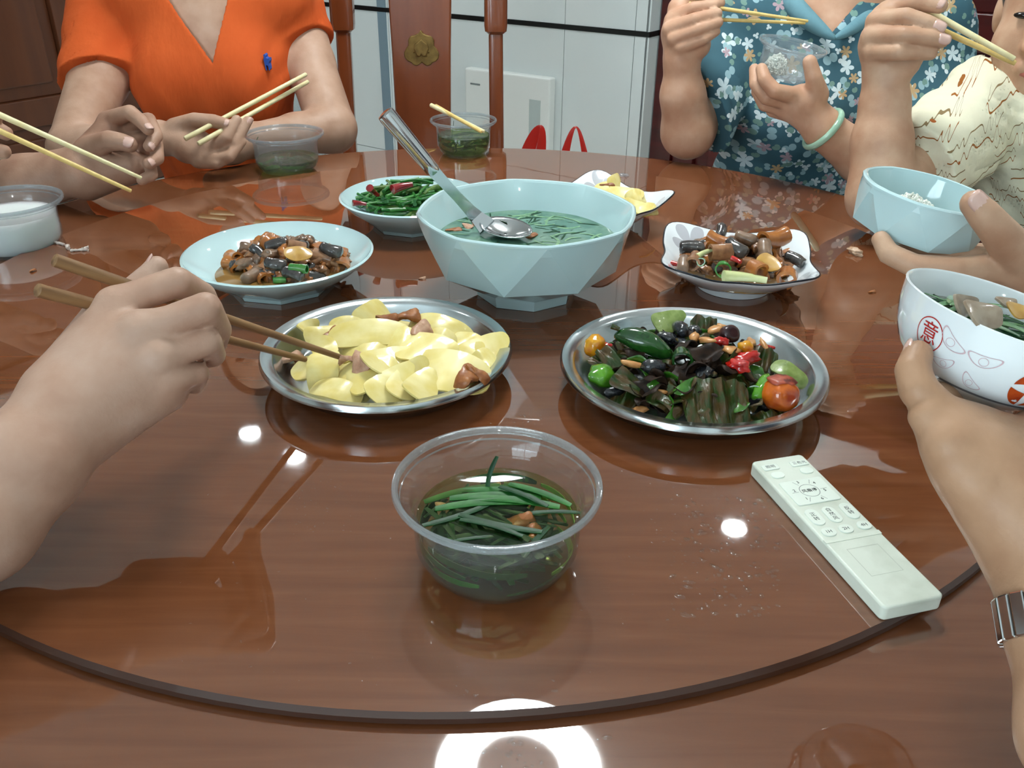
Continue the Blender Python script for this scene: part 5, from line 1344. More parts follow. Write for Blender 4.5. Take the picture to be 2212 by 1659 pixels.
def add_head(S, root, c, fdir, up=Vector((0, 0, 1)), hair=True, sc=1.0, later=None):
    """head with jaw, nose, lips, eyes and ears; c = centre of the skull"""
    c = Vector(c); f = Vector(fdir).normalized(); up = (up - f * up.dot(f)).normalized(); r = f.cross(up)
    q = lambda a, b, d: c + r * (a * sc) + f * (b * sc) + up * (d * sc)
    M = Matrix((r, f, up)).transposed(); eu = M.to_euler()
    S.group(0.02, 0.03)
    S.ell(q(0, -0.012, 0.02), (0.074 * sc, 0.092 * sc, 0.095 * sc), eu)
    S.ell(q(0, 0.018, -0.045), (0.060 * sc, 0.068 * sc, 0.072 * sc), eu)
    S.cone(q(0, 0.062, -0.092), q(0, 0.066, -0.080), 0.021 * sc, 0.022 * sc)
    for s in (-1, 1): S.ell(q(s * 0.040, 0.052, -0.040), (0.024 * sc, 0.022 * sc, 0.026 * sc), eu)
    S.group(0.008, 0.006)
    S.chain([q(0, 0.082, 0.008), q(0, 0.097, -0.022), q(0, 0.101, -0.030)], [0.008 * sc, 0.010 * sc, 0.0115 * sc])
    for s in (-1, 1):
        S.ell(q(s * 0.013, 0.089, -0.033), (0.0085 * sc, 0.010 * sc, 0.008 * sc), eu)
        S.ell(q(s * 0.078, -0.010, -0.012), (0.008 * sc, 0.017 * sc, 0.028 * sc), eu)
    S.cone(q(-0.014, 0.086, -0.060), q(0.014, 0.086, -0.060), 0.009 * sc, 0.009 * sc)
    def late():
        L = Vector(root.location)
        for z, w in ((-0.058, 0.0052), (-0.066, 0.0060)):
            obj('lip', MB().tube([q(t * 0.023, 0.0925 - 9 * t * t * 0.0012, z + (0.0008 * t * t)) - L for t in np.linspace(-1, 1, 9)], [0.001] + [w * sc * (1 - 0.45 * abs(t)) for t in np.linspace(-0.8, 0.8, 7)] + [0.001], 8).mesh('lip'), m_lip, root)
        for s in (-1, 1):
            obj('eye', blob('eye', (0.012 * sc, 0.005 * sc, 0.0045 * sc), 1, 0.0, 2), m_eye, root, q(s * 0.031, 0.0765, 0.006) - L, eu)
        if hair:
            H = Solid(); H.group(0.02, 0.02)
            H.ell(q(0, -0.026, 0.036), (0.084 * sc, 0.092 * sc, 0.098 * sc), eu); H.ell(q(0, -0.055, -0.01), (0.078 * sc, 0.060 * sc, 0.085 * sc), eu)
            F, ax, l = H.field(0.005); v, fc = net(F, 0.005, l)
            obj('hair', mesh('hair', v - np.array(L), fc), m_hair, root)
    return late
def torso(S, x0, y0, w, dz=0.0, lean=0.0, turn=0.0, bust=1.0, waist=0.88):
    """seated upper body; chest half width w"""
    c, s = math.cos(turn), math.sin(turn)
    P3 = lambda a, b, z: Vector((x0 + a * c - (b - lean * (z + 0.25)) * s, y0 + a * s + (b - lean * (z + 0.25)) * c, z + dz))
    S.ell(P3(0, 0, 0.12), (w, w * 0.68, 0.17), (0, 0, turn)); S.ell(P3(0, 0.01, -0.07), (w * waist, w * 0.66, 0.17), (0, 0, turn)); S.ell(P3(0, 0.03, -0.24), (w * 1.08, w * 0.85, 0.13), (0, 0, turn))
    for k in (-1, 1): S.ell(P3(k * w * 0.45, -w * 0.48, 0.085), (w * 0.40, w * 0.32 * bust, 0.065), (0, 0, turn))
    S.cone(P3(-w * 0.92, 0.01, 0.235), P3(w * 0.92, 0.01, 0.235), 0.052, 0.052)
    for k in (-1, 1): S.cone(P3(0, 0.02, 0.30), P3(k * w * 0.75, 0.015, 0.245), 0.050, 0.045)
    return P3
def lower_body(root, hip, yaw, mt, wide=0.1):
    """trousers of a seated person: hips, thighs forward, shins down to the floor"""
    S = Solid(); S.group(0.03, 0.04)
    f = Vector((math.cos(yaw), math.sin(yaw), 0)); r = Vector((f.y, -f.x, 0)); hip = Vector(hip)
    S.ell(hip + Vector((0, 0, 0.0)), (0.17, 0.15, 0.11))
    for s in (-1, 1):
        a = hip + r * (s * 0.085) + Vector((0, 0, -0.01)); b = hip + f * 0.38 + r * (s * wide) + Vector((0, 0, 0.0)); e = hip + f * 0.33 + r * (s * wide)
        e.z = FLOOR + 0.06
        S.chain([a, b], [0.085, 0.065]); S.chain([b, e], [0.062, 0.045]); S.chain([e + Vector((0, 0, -0.012)), e + f * 0.14 + Vector((0, 0, -0.015))], [0.044, 0.040])
    F, ax, l = S.field(0.010); v, fc = net(F, 0.010, l)
    obj('trousers', mesh('trousers', v - np.array(root.location), fc), mt, root)
    stool(hip.x, hip.y, STOOL_LB[root.name], h=hip.z - 0.109 - FLOOR)
STOOL_LB = {}
def person(loc, label, stool_label=None):
    r = empty('person', loc, label=label, cat='person')
    if stool_label: STOOL_LB[r.name] = stool_label
    return r
def make_cloth(root, S, h, mt, cuts=(), thick=0.005, name='shirt', folds=None):
    F, ax, l = S.field(h, pad=0.016)
    X = (ax[0][:, None, None], ax[1][None, :, None], ax[2][None, None, :])
    if folds is not None: F = (F + folds(*X)).astype(np.float32)
    raw = F
    for cfn in cuts: F = np.maximum(F, -cfn(*X)).astype(np.float32)
    F = np.maximum(F, -(raw + thick))
    v, f = net(F, h, l)
    return obj(name, mesh(name, v - np.array(root.location), f), mt, root)

# ------------------------------------------------------------------ fabrics
def cloth_mat(name, col, col2):
    return mat(name, col, 0.85, spec=0.2, noise_=(9, col2, 0.35, 0.7), bump=((26, 26, 9), 0.55, 0.010))
m_orange = cloth_mat('orange_jersey', (206, 92, 42), (196, 82, 34))
def floral_mat():
    mt = mat('blue_floral_cotton', (62, 100, 118), 0.85, spec=0.2); nt = mt.node_tree; b = nt.nodes['Principled BSDF']
    tc = nt.nodes.new('ShaderNodeTexCoord'); sx = nt.nodes.new('ShaderNodeSeparateXYZ'); nt.links.new(tc.outputs['Object'], sx.inputs[0])
    cb = nt.nodes.new('ShaderNodeCombineXYZ'); nt.links.new(sx.outputs[0], cb.inputs[0]); nt.links.new(sx.outputs[2], cb.inputs[1])
    def M(op, a, b_=None, c_=None):
        n = nt.nodes.new('ShaderNodeMath'); n.operation = op
        for i, q in enumerate((a, b_, c_)):
            if q is None: continue
            if isinstance(q, (int, float)): n.inputs[i].default_value = q
            else: nt.links.new(q, n.inputs[i])
        return n.outputs[0]
    col = None
    layers = [  # scale, rotation, seed shift, size, petals, colour, share of cells drawn
        (26, 0.3, 3.1, 0.40, 5, (206, 222, 226), 0.55), (31, 1.1, 9.7, 0.36, 2, (150, 182, 190), 0.7), (23, 0.8, 21.3, 0.30, 6, (190, 160, 120), 0.36), (29, 2.0, 33.9, 0.30, 5, (176, 152, 160), 0.34), (38, 2.6, 47.2, 0.30, 3, (212, 224, 226), 0.45), (50, 0.5, 61.0, 0.34, 1, (118, 150, 140), 0.5)]
    n0 = nt.nodes.new('ShaderNodeTexNoise'); n0.inputs['Scale'].default_value = 8
    nt.links.new(tc.outputs['Object'], n0.inputs['Vector'])
    rp0 = nt.nodes.new('ShaderNodeValToRGB'); rp0.color_ramp.elements[0].position = 0.35; rp0.color_ramp.elements[0].color = lin((58, 92, 104)); rp0.color_ramp.elements[1].position = 0.7; rp0.color_ramp.elements[1].color = lin((72, 108, 120))
    nt.links.new(n0.outputs['Fac'], rp0.inputs[0]); col = rp0.outputs[0]
    for sc, ro, sh, R, pe, cc, share in layers:
        mp = nt.nodes.new('ShaderNodeMapping'); mp.inputs['Scale'].default_value = (sc, sc, sc); mp.inputs['Rotation'].default_value = (0, 0, ro); mp.inputs['Location'].default_value = (sh, sh * 0.7, 0)
        nt.links.new(cb.outputs[0], mp.inputs[0])
        vo = nt.nodes.new('ShaderNodeTexVoronoi'); vo.voronoi_dimensions = '2D'; vo.inputs['Scale'].default_value = 1.0; vo.inputs['Randomness'].default_value = 0.75
        nt.links.new(mp.outputs[0], vo.inputs['Vector'])
        df = nt.nodes.new('ShaderNodeVectorMath'); df.operation = 'SUBTRACT'; nt.links.new(mp.outputs[0], df.inputs[0]); nt.links.new(vo.outputs['Position'], df.inputs[1])
        s2 = nt.nodes.new('ShaderNodeSeparateXYZ'); nt.links.new(df.outputs[0], s2.inputs[0])
        sc3 = nt.nodes.new('ShaderNodeSeparateColor'); nt.links.new(vo.outputs['Color'], sc3.inputs[0])
        th = M('ADD', M('ARCTAN2', s2.outputs[1], s2.outputs[0]), M('MULTIPLY', sc3.outputs[1], 6.28))
        k = M('ABSOLUTE', M('COSINE', M('MULTIPLY', th, pe / 2)))
        lim = M('MULTIPLY', M('MULTIPLY_ADD', M('POWER', k, 0.7), 0.8, 0.14), M('MULTIPLY', M('MULTIPLY_ADD', sc3.outputs[2], 0.6, 0.6), R))
        on = M('MULTIPLY', M('LESS_THAN', vo.outputs['Distance'], lim), M('LESS_THAN', sc3.outputs[0], share))
        mx = nt.nodes.new('ShaderNodeMix'); mx.data_type = 'RGBA'; nt.links.new(on, mx.inputs[0]); nt.links.new(col, mx.inputs[6]); mx.inputs[7].default_value = lin(cc); col = mx.outputs[2]
    nt.links.new(col, b.inputs['Base Color'])
    return mt
def script_mat():
    mt = mat('cream_script_cotton', (226, 222, 196), 0.9, spec=0.2, bump=(70, 0.5, 0.004)); nt = mt.node_tree; b = nt.nodes['Principled BSDF']
    tc = nt.nodes.new('ShaderNodeTexCoord'); sx = nt.nodes.new('ShaderNodeSeparateXYZ')
    mp = nt.nodes.new('ShaderNodeMapping'); mp.inputs['Rotation'].default_value = (0, 0.25, 0)
    nt.links.new(tc.outputs['Object'], mp.inputs[0]); nt.links.new(mp.outputs[0], sx.inputs[0])
    def M(op, a, b_=None, c_=None):
        n = nt.nodes.new('ShaderNodeMath'); n.operation = op
        for i, q in enumerate((a, b_, c_)):
            if q is None: continue
            if isinstance(q, (int, float)): n.inputs[i].default_value = q
            else: nt.links.new(q, n.inputs[i])
        return n.outputs[0]
    col = None
    u = M('SUBTRACT', sx.outputs[0], M('MULTIPLY', sx.outputs[1], 0.6))
    for pitch, amp, f1, f2, w, cc, sh in ((0.030, 0.0075, 560, 205, 0.0008, (140, 118, 84), 0.0), (0.030, 0.0085, 430, 170, 0.0009, (150, 92, 40), 0.015)):
        z = M('ADD', sx.outputs[2], sh + 10.0)
        row = M('FLOOR', M('DIVIDE', z, pitch))
        loc = M('SUBTRACT', M('SUBTRACT', z, M('MULTIPLY', row, pitch)), pitch / 2)
        uu = M('ADD', u, M('MULTIPLY', row, 0.137))
        curve = M('MULTIPLY', M('SINE', M('ADD', M('MULTIPLY', uu, f1), M('MULTIPLY', M('SINE', M('MULTIPLY', uu, f2)), 3.0))), amp)
        ampm = M('MULTIPLY', curve, M('MULTIPLY_ADD', M('SINE', M('MULTIPLY', uu, 57)), 0.45, 0.55))
        ln = M('LESS_THAN', M('ABSOLUTE', M('SUBTRACT', loc, ampm)), w)
        gap = M('GREATER_THAN', M('SINE', M('MULTIPLY', uu, 73)), -0.5)
        on = M('MULTIPLY', ln, gap)
        mx = nt.nodes.new('ShaderNodeMix'); mx.data_type = 'RGBA'; nt.links.new(on, mx.inputs[0])
        if col is None: mx.inputs[6].default_value = lin((226, 222, 196))
        else: nt.links.new(col, mx.inputs[6])
        mx.inputs[7].default_value = lin(cc); col = mx.outputs[2]
    n = nt.nodes.new('ShaderNodeTexNoise'); n.inputs['Scale'].default_value = 16; nt.links.new(tc.outputs['Object'], n.inputs['Vector'])
    on = M('GREATER_THAN', n.outputs['Fac'], 0.69)
    mx = nt.nodes.new('ShaderNodeMix'); mx.data_type = 'RGBA'; nt.links.new(on, mx.inputs[0]); nt.links.new(col, mx.inputs[6]); mx.inputs[7].default_value = lin((170, 96, 48)); col = mx.outputs[2]
    nt.links.new(col, b.inputs['Base Color'])
    return mt
m_floral, m_script = floral_mat(), script_mat()
m_jeans = cloth_mat('dark_trousers', (44, 48, 58), (36, 40, 50))
m_grey = cloth_mat('dark_grey_shirt', (70, 72, 76), (60, 62, 66))

# ------------------------------------------------------------------ 1. woman in the orange V-neck shirt
OX, OY = -0.585, 1.805
p1 = person((OX, OY, FLOOR), 'person in an orange V-neck shirt holding pale chopsticks across the table', 'wooden stool under the person in the orange shirt')
RA = pts([(222, -15, 1.72), (214, 170, 1.67), (160, 322, 1.56)]); RAr = [0.055, 0.053, 0.043]
LA = pts([(628, -25, 1.76), (672, 140, 1.72), (718, 278, 1.675)]); LAr = [0.050, 0.046, 0.045]
S = Solid(); S.group(0.02, 0.045)
P3 = torso(S, OX, OY, 0.148, bust=0.9)
S.chain([P3(0, 0.025, 0.26), P3(0, 0.01, 0.40)], [0.056, 0.050])
S.group(0.03, 0.012); S.chain(RA, RAr); S.chain([RA[-1], pc(250, 316, 1.51), pc(345, 298, 1.465)], [0.043, 0.037, 0.027])
S.group(0.03, 0.012); S.chain(LA, LAr); S.chain([LA[-1], pc(640, 290, 1.635), pc(545, 303, 1.56), pc(500, 322, 1.52)], [0.044, 0.037, 0.029, 0.025])
S.cone(pc(500, 322, 1.52), pc(455, 335, 1.50), 0.024, 0.020)
S.group(0.012, 0.010)
S.cone(pc(345, 298, 1.465), pc(405, 312, 1.45), 0.026, 0.024); S.cone(pc(400, 286, 1.455), pc(448, 312, 1.445), 0.019, 0.016); S.cone(pc(405, 325, 1.45), pc(462, 340, 1.445), 0.021, 0.017)
late = add_head(S, p1, P3(0, -0.01, 0.49), (0.25, -1, -0.1))
S.group(0.007, 0.0)
O_TH = pts([(378, 276, 1.45), (420, 260, 1.432), (462, 262, 1.425), (487, 268, 1.425)]); S.chain(O_TH, [0.016, 0.0125, 0.0112, 0.0095])
O_IN = pts([(452, 320, 1.44), (490, 296, 1.425), (511, 259, 1.43)]); S.chain(O_IN, [0.0118, 0.0100, 0.0082])
O_MI = pts([(475, 336, 1.445), (508, 308, 1.435), (535, 261, 1.44)]); S.chain(O_MI, [0.0118, 0.0100, 0.0080])
S.chain(pts([(455, 346, 1.44), (496, 338, 1.43), (522, 306, 1.44)]), [0.0112, 0.0096, 0.0080])
S.chain(pts([(428, 350, 1.445), (468, 353, 1.435), (494, 342, 1.435)]), [0.0105, 0.0090, 0.0076])
make_skin(p1, S, 0.0030, sk_orange); late()
nail(p1, O_TH[-1], O_TH[-2], camdir(O_TH[-1]) + Vector((0, 0, .5)), 0.0090); nail(p1, O_MI[-1], O_MI[-2], Vector((1, -.6, 0)), 0.0078)
C_ = Solid(); C_.group(0.03, 0.05)
def inflate(S0, gi, amt):
    for p in S0.groups[gi][2]:
        C_.cur.append((p[0], p[1], p[2] + amt, p[3]) if p[0] == 'e' else (p[0], p[1], p[2], p[3] + amt, p[4] + amt))
torso_prims = S.groups[0][2][:-1]
for p in torso_prims: C_.cur.append((p[0], p[1], p[2] + 0.010, p[3]) if p[0] == 'e' else (p[0], p[1], p[2], p[3] + 0.008, p[4] + 0.008))
hem_r = pc(218, 172, 1.67); hem_l = pc(655, 96, 1.73)
C_.group(0.03, 0.01, (hem_r, (Vector(pc(226, 230, 1.655)) - Vector(pc(186, 60, 1.69)))))
C_.chain([RA[0], RA[0].lerp(RA[1], 0.6), RA[1], RA[1].lerp(RA[2], 0.4)], [0.062, 0.066, 0.069, 0.071])
C_.group(0.03, 0.01, (hem_l, (Vector(pc(690, 180, 1.72)) - Vector(pc(622, 20, 1.74)))))
C_.chain([LA[0], LA[0].lerp(LA[1], 0.6), LA[1], LA[1].lerp(LA[2], 0.4)], [0.058, 0.056, 0.055, 0.055])
VB = pc(478, 134, 1.62)
nb = P3(0, 0.02, 0.30)
cutV = lambda X, Y, Z: np.maximum((np.abs(X - (VB.x - 0.012 - 0.22 * np.maximum(Z - VB.z, 0))) * 1.95 - (Z - VB.z)) * 0.45, Y - OY)
cutN = lambda X, Y, Z: np.maximum(np.sqrt((X - nb.x) ** 2 + (Y - nb.y) ** 2) - 0.075, 0.24 - Z)
fold1 = lambda X, Y, Z: 0.0036 * np.sin(90 * (X + 0.5) + 55 * Z + 2.5 * np.sin(18 * Z + 9 * X)) * np.clip((0.16 - Z) * 5, 0, 1) + 0.0030 * np.sin(110 * X - 60 * Z + 2 * np.sin(25 * Z)) * np.clip(np.abs(X - OX) * 9 - 0.7, 0, 1) * np.clip((0.26 - Z) * 6, 0, 1)
make_cloth(p1, C_, 0.0034, m_orange, (cutV, cutN), 0.006, 'shirt', fold1)
lower_body(p1, (OX - 0.05, OY + 0.02, -0.24), math.radians(-90), m_jeans)
# embroidered blue emblem on the chest
LG = [(0.0, 1.0), (0.25, 0.85), (0.2, 0.6), (0.55, 0.45), (1.0, 0.5), (1.05, 0.2), (0.8, -0.1), (0.95, -0.8), (0.7, -1.0), (0.55, -0.4), (0.1, -0.3), (0.15, -1.0), (-0.1, -0.9), (-0.25, -0.1), (-0.35, 0.35), (-0.2, 0.6), (-0.35, 0.9)]
lgc = pc(576, 133, 1.630)
v, f = prism([(x * 0.008, z * 0.0145) for x, z in reversed(LG)], 0, 1)
o = obj('chest_emblem', mesh('chest_emblem', [(a, -0.010 + 0.018 * c - 0.25 * a, b) for a, b, c in v], f, False), mat('blue_embroidery', (44, 84, 170), 0.8), p1, lgc - Vector(p1.location))

# ------------------------------------------------------------------ 2. person at the left with a hand resting on the table
p2 = person((-1.12, 1.16, FLOOR), 'person at the left edge with one curled hand on the table', 'wooden stool under the person at the left edge')
S = Solid(); S.group(0.02, 0.045)
P3 = torso(S, -1.12, 1.16, 0.175, turn=math.radians(90), bust=0.4, lean=0.1)
S.chain([P3(0, 0.02, 0.26), P3(0, 0.0, 0.40)], [0.06, 0.055])
sh_l, sh_r = Vector((-1.10, 1.33, 0.23)), Vector((-1.10, 0.99, 0.23))
S.group(0.03, 0.012); S.chain([sh_l, pc(-70, 402, 1.36), pc(60, 396, 1.315), pc(178, 366, 1.295)], [0.052, 0.046, 0.041, 0.034])
S.group(0.03, 0.012); S.chain([sh_r, pc(-420, 400, 1.16), pc(-260, 360, 1.13), pc(-150, 318, 1.12)], [0.052, 0.044, 0.036, 0.029])
S.group(0.012, 0.010)
S.cone(pc(180, 362, 1.295), pc(236, 286, 1.29), 0.031, 0.023); S.cone(pc(188, 384, 1.292), pc(282, 362, 1.29), 0.033, 0.023); S.cone(pc(236, 296, 1.30), pc(300, 318, 1.305), 0.020, 0.018)
S.cone(pc(-150, 318, 1.12), pc(-85, 292, 1.115), 0.027, 0.025)
late = add_head(S, p2, P3(0, -0.02, 0.49), (1, 0.0, -0.25))
S.group(0.006, 0.0)
L_IN = pts([(232, 260, 1.285), (281, 243, 1.262), (307, 264, 1.245), (320, 280, 1.24)]); S.chain(L_IN, [0.0135, 0.0108, 0.0098, 0.0082])
L_MI = pts([(272, 272, 1.295), (321, 259, 1.285), (337, 294, 1.265), (322, 316, 1.25)]); S.chain(L_MI, [0.0130, 0.0106, 0.0098, 0.0084])
L_RI = pts([(285, 300, 1.30), (336, 300, 1.29), (340, 342, 1.268), (322, 353, 1.25)]); S.chain(L_RI, [0.0125, 0.0104, 0.0096, 0.0084])
L_PI = pts([(280, 348, 1.30), (323, 350, 1.285), (328, 378, 1.268), (306, 389, 1.26)]); S.chain(L_PI, [0.0115, 0.0094, 0.0086, 0.0076])
L_TH = pts([(188, 322, 1.275), (236, 304, 1.252), (260, 306, 1.247), (281, 312, 1.245)]); S.chain(L_TH, [0.0175, 0.0145, 0.0125, 0.0112])
S.chain(pts([(-85, 292, 1.115), (-30, 268, 1.10), (12, 288, 1.10)]), [0.014, 0.011, 0.009]); S.chain(pts([(-85, 305, 1.115), (-40, 318, 1.10), (8, 328, 1.10)]), [0.014, 0.0105, 0.009])
S.chain(pts([(-90, 318, 1.115), (-40, 345, 1.105), (-15, 340, 1.10)]), [0.013, 0.010, 0.0085]); S.chain(pts([(-110, 275, 1.11), (-60, 238, 1.095), (-12, 252, 1.09)]), [0.016, 0.012, 0.0095])
make_skin(p2, S, 0.0028, sk_left); late()
nail(p2, L_TH[-1], L_TH[-2], camdir(L_TH[-1]) + Vector((0, 0, .35)), 0.0112)
nail(p2, L_IN[-1], L_IN[-2], Vector((0.8, -.5, .6)), 0.0082); nail(p2, L_MI[-1], L_MI[-2], camdir(L_MI[-1]) + Vector((.6, 0, 0)), 0.0082); nail(p2, L_RI[-1], L_RI[-2], camdir(L_RI[-1]) + Vector((.4, 0, .2)), 0.0082)
C_ = Solid(); C_.group(0.03, 0.05)
for p in S.groups[0][2][:-1]: C_.cur.append((p[0], p[1], p[2] + 0.010, p[3]) if p[0] == 'e' else (p[0], p[1], p[2], p[3] + 0.008, p[4] + 0.008))
for sh, el in ((sh_l, pc(-70, 398, 1.36)), (sh_r, pc(-420, 400, 1.16))):
    C_.group(0.03, 0.01, (sh.lerp(el, 0.55), el - sh)); C_.chain([sh, sh.lerp(el, 0.7)], [0.060, 0.058])
nb2 = P3(0, 0.02, 0.30)
make_cloth(p2, C_, 0.006, m_grey, (lambda X, Y, Z: np.maximum(np.sqrt((X - nb2.x) ** 2 + (Y - nb2.y) ** 2) - 0.075, 0.25 - Z),), 0.008)
lower_body(p2, (-1.12, 1.16, -0.24), math.radians(0), m_jeans, 0.16)

# ------------------------------------------------------------------ 3. near left person reaching with brown chopsticks
p3 = person((-0.80, -0.02, FLOOR), 'person at the near left reaching out with brown chopsticks', 'wooden stool under the person at the near left')
S = Solid(); S.group(0.02, 0.045)
P3 = torso(S, -0.80, -0.02, 0.160, turn=math.radians(140), bust=0.5)
S.chain([P3(0, 0.02, 0.26), P3(0, 0.0, 0.40)], [0.055, 0.05])
NSH = Vector((-0.66, 0.02, 0.22)); NEL = Vector((-0.47, 0.30, 0.035))
S.group(0.03, 0.012); S.chain([NSH, NEL, pc(-60, 1128, 0.553), pc(60, 1000, 0.570), pc(152, 898, 0.590)], [0.050, 0.043, 0.0385, 0.0345, 0.0300])
S.group(0.03, 0.012); S.chain([P3(-0.15, 0.01, 0.23), P3(-0.2, -0.06, -0.03), P3(-0.1, -0.28, -0.03), P3(0.0, -0.30, -0.03)], [0.05, 0.043, 0.035, 0.028])
S.group(0.010, 0.014)                  # the back of the hand
MCPs = pts([(252, 664, 0.614), (304, 716, 0.600), (348, 770, 0.598), (368, 818, 0.606)])
for q, r in zip(MCPs, (0.0145, 0.0140, 0.0128, 0.0112)):
    S.cone(pc(155, 893, 0.592), q, 0.0280, r)
S.cone(pc(205, 905, 0.600), pc(362, 850, 0.614), 0.0245, 0.0130)
S.cone(pc(140, 850, 0.600), pc(225, 700, 0.635), 0.026, 0.018)
S.cone(pc(230, 800, 0.622), pc(320, 765, 0.624), 0.025, 0.018)
late = add_head(S, p3, P3(0, -0.02, 0.49), (0.6, 0.8, -0.3))
S.group(0.0045, 0.0)
N_IN = [MCPs[0]] + pts([(310, 634, 0.620), (383, 609, 0.628), (438, 638, 0.662), (466, 690, 0.694)]); S.chain(N_IN, [0.0140, 0.0112, 0.0110, 0.0098, 0.0082])
N_MI = [MCPs[1]] + pts([(370, 694, 0.598), (444, 666, 0.602), (470, 712, 0.630), (466, 742, 0.664)]); S.chain(N_MI, [0.0136, 0.0112, 0.0112, 0.0098, 0.0085])
N_RI = [MCPs[2]] + pts([(395, 756, 0.600), (447, 738, 0.606), (460, 766, 0.632), (448, 772, 0.66)]); S.chain(N_RI, [0.0124, 0.0100, 0.0100, 0.0090, 0.0078])
N_PI = [MCPs[3]] + pts([(400, 812, 0.606), (426, 806, 0.612), (420, 828, 0.634), (400, 822, 0.655)]); S.chain(N_PI, [0.0108, 0.0084, 0.0082, 0.0078, 0.0070])
N_TH = pts([(190, 770, 0.638), (262, 668, 0.660), (322, 606, 0.672), (338, 578, 0.674)]); S.chain(N_TH, [0.0205, 0.0150, 0.0120, 0.0090])
S.group(0.012, 0.0)                    # knuckle bones and the tendons behind them
for q, r in zip(MCPs[1:], (0.0085, 0.0080, 0.0070)): S.ell(q + camdir(q) * 0.0072, (r, r, r))
S.groups = [g for g in S.groups if g[2]]
make_skin(p3, S, 0.0024, sk_near); late()
nail(p3, N_TH[-1], N_TH[-2], Vector((-0.4, 0.4, 0.9)), 0.0088); nail(p3, N_RI[-1], N_RI[-2], Vector((1, 0, -.2)), 0.0078)
C_ = Solid(); C_.group(0.03, 0.05)
for p in S.groups[0][2][:-1]: C_.cur.append((p[0], p[1], p[2] + 0.010, p[3]) if p[0] == 'e' else (p[0], p[1], p[2], p[3] + 0.008, p[4] + 0.008))
C_.group(0.03, 0.01, (NSH.lerp(NEL, 0.6), NEL - NSH)); C_.chain([NSH, NSH.lerp(NEL, 0.75)], [0.058, 0.056])
C_.group(0.03, 0.01, (P3(-0.185, -0.04, 0.05), P3(-0.2, -0.06, -0.03) - P3(-0.15, 0.01, 0.23))); C_.chain([P3(-0.15, 0.01, 0.23), P3(-0.19, -0.05, 0.02)], [0.058, 0.056])
nb3 = P3(0, 0.02, 0.30)
make_cloth(p3, C_, 0.006, cloth_mat('pale_grey_shirt', (170, 172, 174), (160, 162, 164)), (lambda X, Y, Z: np.maximum(np.sqrt((X - nb3.x) ** 2 + (Y - nb3.y) ** 2) - 0.075, 0.25 - Z),), 0.008)
lower_body(p3, (-0.80, -0.02, -0.24), math.radians(50), m_jeans)

# ------------------------------------------------------------------ 4. near right person holding the printed bowl
p4 = person((0.86, 0.06, FLOOR), 'person at the near right holding the printed bowl and wearing a steel watch', 'wooden stool under the person at the near right')
S = Solid(); S.group(0.02, 0.045)
P3 = torso(S, 0.86, 0.06, 0.175, turn=math.radians(-130), bust=0.3)
S.chain([P3(0, 0.02, 0.26), P3(0, 0.0, 0.40)], [0.06, 0.055])
QSH = Vector((0.72, -0.06, 0.20)); QEL = Vector((0.40, 0.10, 0.02))
QW = [pc(2345, 1600, 0.405), pc(2305, 1345, 0.425), pc(2262, 1185, 0.445)]
S.group(0.03, 0.012); S.chain([QSH, QEL] + QW, [0.050, 0.040, 0.0265, 0.0265, 0.0275])
S.group(0.03, 0.012); S.chain([P3(-0.16, 0.01, 0.23), P3(-0.22, -0.06, -0.03), P3(-0.12, -0.28, -0.03), P3(0.0, -0.32, -0.03)], [0.05, 0.043, 0.035, 0.028])
S.group(0.010, 0.014)
QM = pts([(2068, 935, 0.463), (2066, 958, 0.455), (2082, 1005, 0.452), (2112, 1042, 0.450)])
for q, r in zip(QM, (0.0150, 0.0150, 0.0140, 0.0125)): S.cone(pc(2255, 1165, 0.447), q, 0.0265, r)
S.cone(pc(2090, 955, 0.465), pc(2240, 985, 0.475), 0.0150, 0.0170); S.cone(pc(2240, 1100, 0.455), pc(2255, 985, 0.475), 0.026, 0.018)
S.cone(pc(2130, 985, 0.462), pc(2210, 1010, 0.462), 0.021, 0.024)
late = add_head(S, p4, P3(0, -0.02, 0.49), (-0.8, 0.6, -0.3))
S.group(0.006, 0.0)
Q_IN = [QM[0]] + pts([(2020, 882, 0.461), (1984, 842, 0.463), (1972, 800, 0.468), (1982, 766, 0.474)]); S.chain(Q_IN, [0.0140, 0.0108, 0.0100, 0.0092, 0.0080])
Q_MI = [QM[1]] + pts([(2005, 900, 0.457), (2010, 868, 0.475), (2050, 850, 0.492)]); S.chain(Q_MI, [0.0135, 0.0100, 0.0092, 0.0082])
Q_RI = [QM[2]] + pts([(2040, 962, 0.452), (2040, 915, 0.475), (2090, 885, 0.500)]); S.chain(Q_RI, [0.0135, 0.0102, 0.0094, 0.0084])
Q_PI = [QM[3]] + pts([(2066, 1008, 0.450), (2060, 960, 0.470), (2110, 915, 0.495)]); S.chain(Q_PI, [0.0120, 0.0090, 0.0084, 0.0076])
S.chain(pts([(2255, 960, 0.470), (2330, 850, 0.475), (2345, 760, 0.480), (2325, 705, 0.480)]), [0.019, 0.0145, 0.0125, 0.0100])
S.group(0.012, 0.0)
for q, r in zip(QM[:4], (0.0075, 0.0075, 0.0070, 0.0062)): S.ell(q + camdir(q) * 0.0095 + Vector((-0.004, 0, 0)), (r, r, r))
S.groups = [g for g in S.groups if g[2]]
make_skin(p4, S, 0.0024, sk_right); late()
nail(p4, Q_IN[-1], Q_IN[-2], Vector((-1, .5, .2)), 0.0078)
C_ = Solid(); C_.group(0.03, 0.05)
for p in S.groups[0][2][:-1]: C_.cur.append((p[0], p[1], p[2] + 0.010, p[3]) if p[0] == 'e' else (p[0], p[1], p[2], p[3] + 0.008, p[4] + 0.008))
